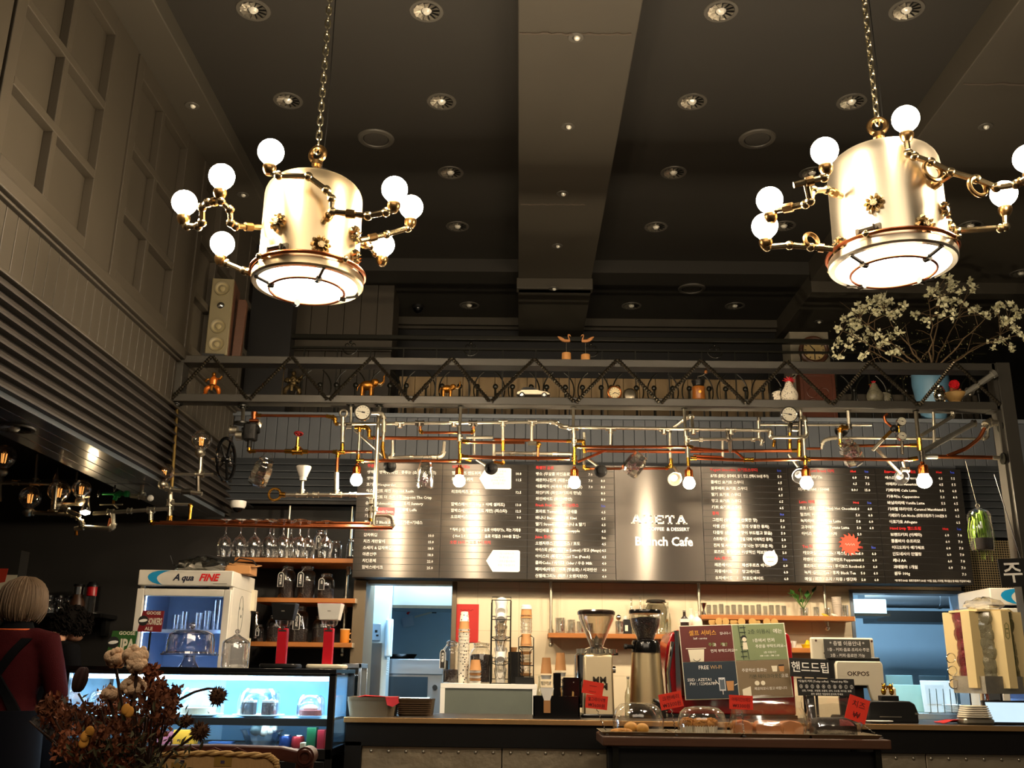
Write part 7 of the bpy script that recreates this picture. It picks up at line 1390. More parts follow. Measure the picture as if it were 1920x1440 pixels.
coffee_jar('big jar full of dark coffee beans on the white cabinet', 905, 6.84, ZW, 74, 44, '', .98)
# wire dispensers
t = thing('cup_dispenser', 'tall black wire cup dispenser with slanted clear and white cups', 'dispenser', (X(938), Yk, ZW)); h = at(938, 1125, Yk).z - ZW; w = 18 * kk; mb = MB()
for sx in (-w, w):
    for y in (-.045, .045): mb.cyl((sx, y, 0), (sx, y, h - (.02 if y < 0 else 0)), .0045, n=6)
for f in (.0, .25, .5, .75, .985): mb.tube([(-w, -.045, h * f + .004), (w, -.045, h * f + .004), (w, .045, h * f + .03), (-w, .045, h * f + .03)], .003, 5, True)
mb.tube([(-w, -.05, h * .25), (-w * .4, -.06, h * .22), (w * .4, -.06, h * .22), (w, -.05, h * .25)], .003, 5).tube([(-w, -.05, h * .55), (-w * .4, -.06, h * .51), (w * .4, -.06, h * .51), (w, -.05, h * .55)], .003, 5)
mb.build('wire_frame', m_blacks, t)
for f, m, nm in ((.07, m_clr, 'clear_cup'), (.20, m_clr, 'clear_cup'), (.32, m_white, 'white_cup'), (.44, m_clr, 'clear_cup'), (.57, m_clr, 'clear_cup'), (.68, m_clr, 'clear_cup'), (.80, m_white, 'white_cup'), (.90, m_white, 'white_cup')):
    MB().at((0, .0, h * f), ((.55 if m is m_clr else -.85), 0, 0), (1.15, 1.15, 1.15)).lathe([(0, -.03), (.026, -.03), (.036, .055), (.038, .057), (.034, .053), (.025, -.026)], n=22).build(nm, m, t)
t = thing('cup_rack', 'wire cup rack holding a tall stack of brown cups in clear sleeves', 'cup rack', (X(986), Yk, ZW)); h1 = at(986, 1196, Yk).z - ZW; h2 = at(986, 1134, Yk).z - ZW; w = 14 * kk; mb = MB()
for sx in (-w, w):
    mb.tube([(sx * 1.1, -.04, 0), (sx, -.04, .06), (sx, -.04, h1), (sx * .6, -.04, h1 + .012), (sx * .5, .0, h1 + .012)], .003, 5).tube([(sx * 1.1, .05, 0), (sx, .05, .06), (sx, .05, h1)], .003, 5).tube([(sx * .5, -.05, .045), (sx * .5, -.05, h1 * .7), (sx, -.05, h1 * .78)], .003, 5)
for z in (.05, h1 * .4, h1 * .8): mb.tube([(-w, -.04, z), (w, -.04, z), (w, .05, z), (-w, .05, z)], .003, 5, True)
mb.build('wire_frame', m_blacks, t); MB().b(-w * 1.4, w, -.05, .06, 0, .045).build('base_box', m_black, t)
for i in range(9): z = .05 + i * .023; MB().lathe([(.030, z), (.038, z + .018), (.040, z + .02), (.036, z + .019)], n=22).build('cup', m_clr if i % 3 else m_kraft, t)
up_cup(t, h1 - .05, .075, .031, .038, m_kraft, 'kraft_cup', inv=True)
for i in range(5): z = h1 + .03 + i * .024; MB().lathe([(.036, z), (.039, z + .02), (.041, z + .022), (.037, z + .02)], n=22).build('sleeve', m_clr, t)
up_cup(t, h2 - .085, .06, .033, .038, m_kraft, 'kraft_cup', inv=True); MB().lathe([(.038, h2 - .03), (.036, h2 - .008), (.026, h2), (0, h2 + .001)], n=22).build('white_lid', m_white, t)
t = thing('black_tin', 'black container behind the wire cup rack on the white cabinet', 'container', (X(966, 6.86), 6.9, ZW)); MB().rbox(-.05, .06, -.03, .06, 0, at(966, 1222, 6.86).z - ZW, .01).build('body', m_black, t); MB().lathe([(.02, 0), (.028, .03), (.0, .03)], (-.015, 0, at(966, 1222, 6.86).z - ZW), 18).build('paper_cup', m_kraft, t)
# ---------------------------------------------------------------- straw caddy etc. on the counter
t = thing('straw_caddy', 'black caddy of napkins, straws and stirrers with paper cups', 'caddy', (gx(1043, 5.75), 5.75, ZCT)); kc = ppm(1043, 1300, 5.75); w = 43 * kc; hc = lambda y: at(1043, y, 5.75).z - ZCT
MB().b(-w * 1.02, w * 1.02, -.07, .13, 0, .012).b(-w, w, -.06, -.05, .012, hc(1305)).b(-w, w, .11, .12, .012, hc(1305)).b(-w, -w + .008, -.06, .12, .012, hc(1305)).b(w - .008, w, -.06, .12, .012, hc(1305)).b(-w * .12, w * .05 + .02, .0, .11, hc(1305), hc(1262)).b(w * .3, w, .0, .012, hc(1305), hc(1270)).b(w * .3, w, .11, .12, hc(1305), hc(1272)).build('box', mat('black_acrylic', '0d0c0b', .2), t)
MB().prism([(-w * .55, hc(1335)), (-w * .28, hc(1335)), (-w * .28, hc(1312)), (-w * .12, hc(1290)), (-w * .72, hc(1290)), (-w * .55, hc(1312))], -.072, -.064).build('napkin', m_paper, t, smooth=0); MB().prism([(-w * .56, hc(1336)), (-w * .27, hc(1336)), (-w * .27, hc(1313)), (-w * .56, hc(1313))], -.074, -.0725).build('kraft_band', m_kraft, t, smooth=0)
random.seed(6); mb = MB()
for i in range(22): x = random.uniform(w * .12, w * .9); mb.cyl((x, random.uniform(-.03, .1), .02), (x + random.uniform(-.012, .012), random.uniform(-.03, .1), hc(1300) + random.uniform(0, .035)), .004, n=6)
mb.build('wooden_stirrers', mat('pale_stirrer', 'c89a5a', .6, var=.3), t); mb = MB()
for i in range(14): x = random.uniform(w * .35, w * .9); mb.cyl((x, random.uniform(0, .1), .02), (x + random.uniform(-.01, .012), random.uniform(0, .1), hc(1278)), .0035, n=6)
mb.build('straws', mat('white_straw', 'd8d0c4', .4), t)
for i, (px, yb, yt, m, inv) in enumerate(((1024, 1262, 1233, m_kraft, True), (1051, 1256, 1224, m_kraft, True))):
    t = thing('paper_cup_stack', ('short brown paper cup stack behind the straw caddy, left of the taller one', 'taller brown paper cup stack behind the straw caddy, right of its neighbour')[i], 'cups', (gx(px, 5.98), 5.98, ZCT)); z = at(px, yb, 5.98).z - ZCT; h = at(px, yt, 5.98).z - ZCT
    for j in range(7): MB().lathe([(.027, z * j / 7), (.031, z * j / 7 + .02), (.033, z * j / 7 + .022), (.03, z * j / 7 + .02)], n=20).build('cup', m_clr if j % 2 else m_white, t)
    up_cup(t, z, h - z, .024, .033, m_kraft, 'kraft_cup', inv=True)
    if i == 0: MB().lathe([(.02, h), (.023, h - .03), (0, h)], n=20).build('white_bottom', m_white, t)
bottle('small clear pump bottle between the two coffee grinders', 1175, 5.98, ZCT, 70, 14, m_gb, m_white); bottle('clear bottle beside the caddy, before the white cabinet', 1012, 6.0, ZCT, 70, 12, m_gb, m_gclear)
# tubs
def tub(label, xa, xb_, yt, Y, D, m, n, name='serving_tub'):
    a, b = at(xa, 1342, Y), at(xb_, 1342, Y); h = at((xa + xb_) / 2, yt, Y).z - ZCT; t = thing(name, label, 'tub', ((a.x + b.x) / 2, Y, ZCT)); w = (b.x - a.x) / 2
    def rr(hw, d, z, r=.03, o=0.0): return [(x, y + o, z) for cx, cy, a0 in ((hw - r, d - r, 0), (-hw + r, d - r, PI / 2), (-hw + r, r, PI), (hw - r, r, 1.5 * PI)) for x, y in [(cx + r * math.cos(a0 + q * PI / 8), cy + r * math.sin(a0 + q * PI / 8)) for q in range(5)]]
    for i in range(n):
        z0 = i * h * .16 / max(1, n - 1) if n > 1 else 0; hh = h * .84 if n > 1 else h
        MB().rings([rr(w * .90, D * .9, z0, .03, .022), rr(w * .985, D, z0 + hh * .9), rr(w * 1.0, D + .014, z0 + hh, .03, -.007), rr(w * .96, D - .015, z0 + hh * .99, .03, .01), rr(w * .87, D * .86, z0 + .008, .03, .028)], True, True).build('tub', m, t)
    return t, w, h
t, w, h = tub('stack of taupe plastic tubs with a red cloth at the left end of the counter', 648, 738, 1307, 5.62, .28, mat('taupe_plastic', '77664f', .45), 3)
MB().rings([[(-w * .85, .02, h * .9), (-w * .3, .05, h * 1.06), (w * .4, .08, h * 1.02), (w * .6, .2, h * .95), (-w * .8, .24, h * .95)], [(-w * .8, .03, h * .92), (-w * .3, .06, h * 1.10), (w * .35, .09, h * 1.05), (w * .55, .2, h * .97), (-w * .75, .23, h * .98)]]).add([(w * .62, -.004, h * 1.0), (w * 1.16, -.006, h * 1.02), (w * 1.22, -.014, h * .72), (w * .95, -.014, h * .52), (w * .72, -.012, h * .60), (w * .62, .1, h * 1.02), (w * 1.1, .1, h * 1.03)], [(0, 1, 2, 3, 4), (0, 5, 6, 1)]).build('red_cloth', MATS['red_towel'], t)
t, w, h = tub('dark brown ribbed tub on the counter beside the taupe tubs', 742, 809, 1311, 5.75, .26, mat('brown_plastic', '55402a', .45), 1)
mb = MB()
for i in range(6): z = h * (.15 + i * .12); mb.tube([(-w * (.90 + .09 * z / h), -.002, z), (w * (.90 + .09 * z / h), -.002, z)], .003, 5)
mb.build('ribs', MATS['brown_plastic'], t)
# small glass cabinet in the corner
a, b = at(636, 1300, 7.0), at(676, 1244, 7.0); t = thing('glass_cabinet', 'small steel-framed glass cabinet with bottles between case and doorway', 'cabinet', (a.x, 7.05, 0)); w = b.x - a.x; h = b.z
MB().b(0, w, 0, .3, h - .03, h).b(0, .018, 0, .02, 0, h).b(w - .02, w, 0, .02, 0, h).b(0, w, 0, .3, 0, .7).b(0, w, .28, .3, .7, h).build('frame', m_ss, t, bev=.002); MB().b(.018, w - .02, .006, .01, .7, h - .03).build('pane', m_glass, t)
t = thing('pale_carton', 'pale green carton inside the small glass cabinet', 'carton', (a.x + w * .45, 7.15, .7)); MB().b(-.05, .05, -.03, .06, 0, h - .78).b(-.025, .025, -.02, .03, h - .78, h - .75).build('carton', mat('pale_green_carton', '9ab8a4', .5), t, bev=.003)

# ---------------------------------------------------------------- cake display case
Yc0, Yc1 = 5.30, 5.92; a, b = at(120, 1252, Yc0), at(631, 1252, Yc0); ZC1 = (a.z + b.z) / 2 + .002; cx = (a.x + b.x) / 2; hw = (b.x - a.x) / 2
t = thing('display_case', 'black-framed lit glass cake display case at the lower left', 'display case', (cx, Yc0, 0)); D = Yc1 - Yc0
m_cb = mat('case_black', '0e0d0d', .3); zd = at(400, 1402, Yc0).z; zs = at(400, 1347, Yc0).z
MB().b(-hw, hw, 0, D, ZC1 - .022, ZC1).build('top', mat('black_glass_top', '0a0a0a', .08, coat=.5), t, bev=.002)
fr = MB()
for x in (-hw, hw - .034): fr.b(x, x + .034, 0, .034, 0, ZC1 - .022).b(x, x + .034, D - .034, D, 0, ZC1 - .022)
fr.b(-hw, hw, 0, .03, ZC1 - .036, ZC1 - .022).b(-hw, hw, 0, .03, zd - .05, zd).build('frame', m_cb, t, bev=.002)
MB().b(-hw + .03, hw - .03, .01, D - .02, zd - .05, zd - .01).b(-hw + .034, hw - .034, .0, .02, .12, zd - .06).b(-hw + .034, hw - .034, D - .02, D - .01, 0, zd).b(-hw, hw, .0, D, 0, .1).build('base', m_cb, t, bev=.002)
m_ci = mat('case_liner', '9cc4dc', .5)
MB().b(-hw + .034, hw - .034, D - .03, D - .02, zd, ZC1 - .04).build('back_doors', m_ci, t); MB().b(-.02, hw - .034, D - .045, D - .032, zd, ZC1 - .05).build('sliding_door', mat('blue_tint_panel', '6a9cc0', .25), t)
[MB().b(q, q + .004, .034, D - .034, zd, ZC1 - .03).build('side_glass', m_glass, t) for q in (-hw + .02, hw - .024)]; MB().b(-hw + .034, hw - .034, .008, .012, zd, ZC1 - .036).build('front_glass', glass('front_glass', (.97, .99, 1), .03, .02), t)
MB().b(-hw + .04, hw - .04, .05, D - .06, zs - .012, zs).build('shelf', mat('shelf_glass', 'a8c8dc', .2), t); MB().b(-hw + .04, hw - .04, .038, .05, zs - .034, zs + .003).build('shelf_edge', mat('shelf_edge', '39424a', .3), t)
MB().b(-hw + .05, hw - .06, .10, .125, ZC1 - .062, ZC1 - .04).build('light_strip', mat('led_strip', 'ffffff', .5, emit=9, ecol=(.66, .88, 1), var=0), t); MB().b(-hw + .04, hw - .04, .06, D - .04, ZC1 - .036, ZC1 - .028).build('canopy', m_ci, t)
MB().b(-hw + .05, hw - .06, .075, .095, zs - .034, zs - .014).build('light_strip', MATS['led_strip'], t)  # added strip, hidden behind the shelf edge, to brighten the case floor
Xc = lambda px, Y: at(px, 1330, Y).x
m_gl2 = glass('case_dome', (.96, .98, 1), .3, .05)
def cake_dome(label, px, Y, wpx, hpx, sl):
    k = ppm(px, 1330, Y); w = wpx * k / 2; h = hpx * k; z = zs + .0005
    t = thing('cake_dome', label, 'cake dome', (Xc(px, Y), Y, z), 0, 'clear cake domes in the case')
    MB().lathe([(0, .001), (w * .6, .001), (w * 1.0, .012), (w * 1.02, .015), (w * .6, .006), (0, .006)], n=30).build('plate', m_white if sl != 2 else m_gl2, t); MB().lathe([(w * .86, .014), (w * .86, h * .55), (w * .78, h * .85), (w * .6, h * .98), (0, h)], n=32).build('dome', m_gl2, t)
    return t, w, h
t, w, h = cake_dome('clear dome over a pale cream cake, left part of the case shelf', 372, 5.5, 92, 52, 0); MB().cyl((0, 0, .008), (0, 0, .045), w * .68, n=30).build('cake', mat('cream_cake', 'e8e0c8', .6), t)
t, w, h = cake_dome('clear dome over two dark cake slices in the middle of the case', 486, 5.5, 94, 52, 1); mc = mat('dark_chocolate_cake', '231a1c', .6, var=.3)
for sx in (-1, 1): s = MB().prism([(sx * w * .16, .012), (sx * w * .68, .012), (sx * w * .68, .075), (sx * w * .16, .075)], -.04, .03).build('cake_slice', mc, t, bev=.003); MB().b(min(sx * w * .16, sx * w * .68), max(sx * w * .16, sx * w * .68), -.04, .03, .0755, .086).sph((sx * w * .3, -.02, .088), .008, 8, 6).sph((sx * w * .5, -.02, .088), .008, 8, 6).build('cream', m_white, s)
t, w, h = cake_dome('clear dome over a pink cake at the right end of the case', 582, 5.48, 62, 42, 2); MB().lathe([(0, .01), (w * .7, .01), (w * .66, .04), (0, .042)], n=26).build('cake', mat('pink_cake', 'c87a78', .6), t); MB().sph((0, 0, .05), w * .45, 14, 8, (1, 1, .5)).build('cream', m_white, t)
t, w, h = cake_dome('clear dome over a white cake at the far left of the case', 262, 5.52, 84, 50, 0); MB().cyl((0, 0, .008), (0, 0, .05), w * .65, n=30).build('cake', m_cream, t)
t, w, h = cake_dome('clear dome over a brown cake nearest the left post of the case', 190, 5.55, 60, 44, 0); MB().cyl((0, 0, .008), (0, 0, .045), w * .62, n=30).build('cake', mat('brown_cake', '6a4630', .7), t)
zz = zd - .009; k = ppm(495, 1380, 5.5); w = 40 * k; t = thing('cut_glass_bowl', 'cut-glass bowl of white cream and fruit on the case floor', 'bowl', (Xc(495, 5.5), 5.5, zz)); n = 32
MB().rings([[(w * r * (1 + .03 * (-1) ** i) * math.cos(2 * PI * i / n), w * r * (1 + .03 * (-1) ** i) * math.sin(2 * PI * i / n), z) for i in range(n)] for r, z in ((.5, 0), (.62, .01), (.9, .07), (1, .09))], True, False).build('bowl', m_gl2, t)
mb = MB(); random.seed(3)
for i in range(16): mb.sph((random.uniform(-.6, .6) * w, random.uniform(-.4, .4) * w, .085 + random.uniform(-.005, .015)), random.uniform(.015, .026), 10, 7)
mb.build('cream', m_white, t); MB().sph((-.02, -w * .5, .09), .03, 12, 8).build('fruit', mat('dark_fruit', '34464a', .5), t)
def can(label, px, Y, hpx, wpx, m, z=zz, name='drink_can', txt=None):
    k = ppm(px, 1380, Y); w = wpx * k / 2; h = hpx * k; t = thing(name, label, 'drink can', (Xc(px, Y), Y, z)); MB().lathe([(0, 0), (w * .85, 0), (w, .008), (w, h - .012), (w * .86, h - .002)], n=24).build('body', m, t); MB().lathe([(0, h - .004), (w * .84, h - .004), (w * .87, h)], n=24).build('lid', m_chrome, t)
    if txt:
        mb = MB().text(txt, h * .22, 0, h * .4, -w - .001, 'CENTER', .02, wmax=w * 1.3); mb.build('lettering', m_ink, t, smooth=0)
can('dark blue drink can on the case floor, right of the bowl', 540, 5.5, 22, 24, mat('blue_can', '24407a', .3, .4)); can('red and white drink can on the case floor, left of the green pack', 563, 5.48, 22, 24, mat('red_can', 'b02a30', .3, .4))
def pack(label, px, Y, wpx, hpx, m, txt, z=zz, tm=None, name='drink_carton'):
    k = ppm(px, 1380, Y); w = wpx * k / 2; h = hpx * k; t = thing(name, label, 'carton', (Xc(px, Y), Y, z)); MB().b(-w, w, -.02, .05, 0, h).build('carton', m, t, bev=.002)
    if txt: MB().at((0, -.0205, 0), (0, 0, 0)).text(txt, h * .26, 0, h * .38, 0, 'CENTER', .02, wmax=w * 1.8).build('lettering', tm or m_ink, t, smooth=0)
pack('green drink carton standing beside the right post of the case', 588, 5.44, 17, 38, mat('green_carton', '1c5a3a', .35), ''); pack('red drink carton partly behind the right post of the case', 606, 5.44, 13, 34, mat('red_carton', '9a2430', .35), ''); pack('small cream packet in front of the red can', 573, 5.40, 9, 12, m_cream, '')
pack('yellow and red box on the case floor, far left part', 352, 5.46, 40, 30, mat('orange_yellow_box', 'e0a030', .4), ''); pack('wide white and pink box on the case floor behind the flowers', 318, 5.5, 30, 26, mat('pink_box', 'b86a78', .4), ''); pack('blue striped packet on the case floor beside the bowl', 420, 5.46, 44, 10, mat('blue_packet', '3c64a0', .3), '')
# on top of the case
ZTOP = ZC1
t = thing('cake_stand', 'glass pedestal cake stand with domed cover on the display case', 'cake stand', (Xc(345, 5.6), 5.6, ZTOP)); ks = ppm(345, 1230, 5.6); hz = lambda y: at(345, y, 5.6).z - ZTOP
MB().lathe([(20 * ks, 0), (18 * ks, .004), (12 * ks, hz(1240)), (10 * ks, hz(1232)), (30 * ks, hz(1230)), (52 * ks, hz(1229)), (53 * ks, hz(1226)), (48 * ks, hz(1226.5)), (0, hz(1227))], n=40).build('stand', glass('stand_glass', (.93, .93, .95), .35, .04), t)
d = MB().lathe([(44 * ks, hz(1225)), (43 * ks, hz(1200)), (40 * ks, hz(1189)), (32 * ks, hz(1183)), (10 * ks, hz(1181)), (4 * ks, hz(1180))], n=40).lathe([(50 * ks, hz(1226)), (49 * ks, hz(1222)), (44 * ks, hz(1224))], n=40).build('dome', glass('dome_glass', (.93, .93, .95), .3, .04), t); MB().sph((0, 0, hz(1173)), 6 * ks, 14, 10).cyl((0, 0, hz(1181)), (0, 0, hz(1176)), 3 * ks, n=12).build('knob', MATS['stand_glass'], d)
t = thing('candy_jar', 'clear lidded glass jar beside the cake stand on the display case', 'jar', (Xc(432, 5.6), 5.6, ZTOP)); hz = lambda y: at(432, y, 5.6).z - ZTOP; w = 25 * ks
MB().lathe([(0, .002), (w * .95, .002), (w, .01), (w * 1.0, hz(1206)), (w * .93, hz(1203))], n=34).build('jar', MATS['stand_glass'], t); MB().lathe([(w * 1.02, hz(1206)), (w * .9, hz(1201)), (w * .35, hz(1193)), (w * .14, hz(1189))], n=34).sph((0, 0, hz(1184)), w * .18, 14, 10).build('lid', MATS['stand_glass'], t); MB().prism([(-w * .35, .02), (w * .6, .02), (w * .6, hz(1210)), (-w * .35, hz(1210))], -.01, -.008).build('paper_slip', m_paper, t, smooth=0)
def disp(label, px, mcap, mbase):
    t = thing('grain_dispenser', label, 'dispenser', (Xc(px, 5.62), 5.62, ZTOP)); k = ppm(px, 1200, 5.62); hz = lambda y: at(px, y, 5.62).z - ZTOP
    MB().rings([[(-23 * k, -.05, hz(1132)), (23 * k, -.05, hz(1132)), (23 * k, .05, hz(1132)), (-23 * k, .05, hz(1132))], [(-18 * k, -.04, hz(1163)), (18 * k, -.04, hz(1163)), (18 * k, .04, hz(1163)), (-18 * k, .04, hz(1163))]]).build('hopper', mcap, t, bev=.004); MB().b(-22.5 * k, 22.5 * k, -.05, .05, hz(1132), hz(1131)).build('lid', m_red if mcap is m_white else m_black, t)
    MB().lathe([(16 * k, hz(1163)), (14 * k, hz(1171)), (8 * k, hz(1176)), (8 * k, hz(1163))], n=24).build('clear_collar', m_gclear, t); MB().b(-9 * k, 9 * k, -.022, .022, 0, hz(1178)).build('red_column', mat('dispenser_red', 'c41a28', .25), t, bev=.003); MB().b(-7 * k, 7 * k, -.025, -.022, hz(1184), hz(1181)).cyl((0, -.03, hz(1177)), (0, .0, hz(1177)), 3 * k, n=10).build('knob', m_dsteel, t)
    MB().b(-3 * k, 3 * k, -.046, -.043, hz(1147), hz(1145.5)).build('maker_plate', mat('dim_grey_print', '8a8478', .5), t)
    MB().rbox(-35 * k, 35 * k, -.09, .09, 0, .026, .03).build('base', mbase, t)
disp('black-topped dispenser with red column on the display case', 520, m_black, m_black); disp('white-topped dispenser with red column on the display case', 608, m_white, m_cream)
def tapsign(label, x0, x1, y0, y1, Y, m, lines, bird, lean):
    a, b = at(x0, y1, Y), at(x1, y0, Y); t = thing('beer_sign', label, 'sign', (a.x, Y, a.z), .15); w = b.x - a.x; h = b.z - a.z; sk = .02
    MB().rings([[(0, y, 0), (w * .96, y, 0), (w, y, h), (sk, y, h)] for y in (.02, 0)]).build('panel', m, t, smooth=0)
    mb = MB()
    for s, z, size, x, bold in lines: mb.text(s, h * size, w * x, h * z, -.001, 'LEFT', bold, wmax=w * (.96 - x))
    mb.build('lettering', m_cream, t, smooth=0)
    c = Vector((w * .2, -.001, h * .52)); bk = MB().cyl(c + Vector((0, -.001, 0)), c, h * .24, n=22).build('roundel', m_blackink, t, smooth=0); MB().at(c + Vector((0, -.0014, 0)), (0, -.15, 0)).sph((0, 0, 0), h * .12, 12, 6, (1.7, .06, .6)).build('emblem', m_ink, bk)
    MB().cyl((w * .5, .03, -(a.z - ZTOP)), (w * .5, .03, h * .5), .006, n=8).cyl((w * .5, .03, -(a.z - ZTOP)), (w * .5, .03, -(a.z - ZTOP) + .008), .04, n=20).build('stand', m_blacks, t)
tapsign('red beer sign on a stand in front of the fridge', 257, 306, 1145, 1184, 5.8, mat('red_beer_panel', '7c1016', .4), [('GOOSE', .82, .2, .3, .03), ('HONKERS', .34, .44, .36, .03), ('ALE', .07, .22, .3, .03)], 1, 0)
tapsign('green beer sign on a stand, left of the red one', 199, 255, 1183, 1228, 5.75, mat('green_beer_panel', '2c5a20', .4), [('GOOSE', .84, .2, .36, .03), ('IPA', .2, .66, .44, .04)], 1, 0)
# far-left wall shelf with coffee makers
a = at(190, 1150, 7.2); t = thing('small_shelf', 'small black wall shelf with coffee makers in the dark left corner', 'shelf', (a.x, 7.2, a.z)); MB().b(-.52, 0, 0, .3, -.03, 0).build('board', m_black, t, bev=.003); MB().b(-.45, -.42, .22, .3, -.15, -.03).b(-.08, -.05, .22, .3, -.15, -.03).build('bracket', m_black, t); zq = a.z
Xq = lambda px: at(px, 1140, 7.32).x
t = thing('french_press', 'coffee press with red collar on the small left shelf', 'coffee maker', (Xq(169), 7.32, zq)); MB().lathe([(0, 0), (.038, 0), (.038, .15), (.034, .15)], n=26).build('beaker', m_glass, t); MB().lathe([(.041, .13), (.041, .19), (.038, .2)], n=26).build('collar', m_red, t); MB().lathe([(0, .235), (.03, .23), (.044, .205), (.043, .195), (0, .195)], n=26).build('lid', m_black, t); MB().b(.04, .06, -.01, .01, .02, .20).build('handle', m_black, t); MB().b(-.06, .06, -.05, .04, .0, .006).build('mat', m_white, t)
t = thing('steel_jug', 'steel-banded black coffee jug on the small left shelf', 'coffee maker', (Xq(141), 7.34, zq)); MB().lathe([(0, 0), (.05, 0), (.055, .08), (.04, .12), (.038, .20), (0, .205)], n=26).build('body', m_dwood, t); MB().lathe([(.042, .14), (.042, .195)], n=26).build('steel_band', m_chrome, t); MB().lathe([(0, .22), (.038, .215), (.042, .2)], n=24).build('lid', m_black, t)
for i, px in enumerate((92, 108, 122)):
    t = thing('glass_server', 'small glass coffee pot on the small left shelf, %s' % ('leftmost', 'in the middle of three', 'nearest the jug')[i], 'coffee pot', (Xq(px), 7.30 + .03 * i, zq)); MB().lathe([(0, .002), (.04, .002), (.045, .04), (.03, .08), (.026, .10), (.03, .115)], n=24).build('pot', MATS['stand_glass'], t); MB().torus((.045, 0, .06), .025, .005, (0, 1, 0), 16, 6).build('handle', m_black, t); MB().cyl((0, 0, .115), (0, 0, .13), .028, n=18).build('lid', m_black, t)
# bright papers in the far-left corner
for lb, x0, x1, y0, y1, c in (('red sheet of paper at the left edge behind the blond person', -20, 13, 1066, 1096, 'c03a24'), ('cream sheet of paper at the left edge behind the blond person', -20, 30, 1078, 1165, 'd8d0b4')):
    Y = 7.30 if 'red' in lb else 7.34; p, q = at(x0, y1, Y), at(x1, y0, Y); t = thing('paper_sheet', lb, 'paper', (p.x, Y, p.z)); MB().prism([(0, 0), (q.x - p.x, .02), (q.x - p.x + .01, q.z - p.z), (0, q.z - p.z)], 0, .003).build('sheet', mat('sheet_' + c, c, .7), t, smooth=0)
t = thing('notice_panel', 'dark board behind the papers at the left edge', 'board', (at(-30, 1100, 7.4).x, 7.36, 1.3)); MB().b(-.1, .26, 0, .13, 0, .75).build('board', m_dark, t)
# plant in a hanging bottle
pp = at(1838, 990, 6.3); t = thing('hanging_plant', 'trailing green grass plant in a clear bottle hung by a wire', 'plant', (pp.x, 5.9, at(1838, 990, 5.9).z)); t.location.x = at(1838, 990, 5.9).x; k = ppm(1838, 990, 5.9); w = 21 * k
MB().lathe([(0, -42 * k), (w * .9, -42 * k), (w, -36 * k), (w, 24 * k), (w * .8, 32 * k), (w * .3, 37 * k), (0, 38 * k)], n=30).build('bottle', m_glass, t); MB().tube([(0, 0, 37 * k), (-.004, 0, 44 * k), (-.04, 0, 128 * k)], .0012, 5).torus((0, 0, 42 * k), .012, .002, (0, 1, 0), 14, 5).build('wire', m_steel, t)
MB().lathe([(0, -41 * k), (w * .88, -41 * k), (w * .9, -20 * k), (0, -18 * k)], n=24).build('soil', mat('dark_soil', '1a120c', .9), t)
random.seed(13); mb = MB()
for i in range(46):
    a = random.uniform(0, 6.28); r0 = random.uniform(0, w * .5); top = random.uniform(10, 34) * k; sp = random.uniform(.3, 1.15) * w; drop = random.uniform(-62, -5) * k; x1, y1 = math.cos(a), math.sin(a) * .8
    P = [(r0 * x1, r0 * y1, -10 * k), (r0 * 1.3 * x1, r0 * 1.3 * y1, top), (sp * .8 * x1, sp * .8 * y1, top * .9), (sp * 1.05 * x1, sp * 1.05 * y1, top * .3 + drop * .4), (sp * x1, sp * y1, drop)]
    P = [Vector(p) for p in P]; Q = []
    for j in range(len(P) - 1): Q += [P[j].lerp(P[j + 1], s) for s in (0, .5)]
    Q.append(P[-1]); wd = random.uniform(.003, .006); tn = Vector((-y1, x1, 0)); V = []
    for j, q in enumerate(Q): f = wd * (1 - (j / len(Q)) ** 2 * .9); V += [q - tn * f, q + tn * f]
    mb.add(V, [(2 * j, 2 * j + 1, 2 * j + 3, 2 * j + 2) for j in range(len(Q) - 1)])
mb.build('leaves', mat('bright_grass_leaf', '7a9a2c', .45, var=.4, scale=25), t, smooth=60)
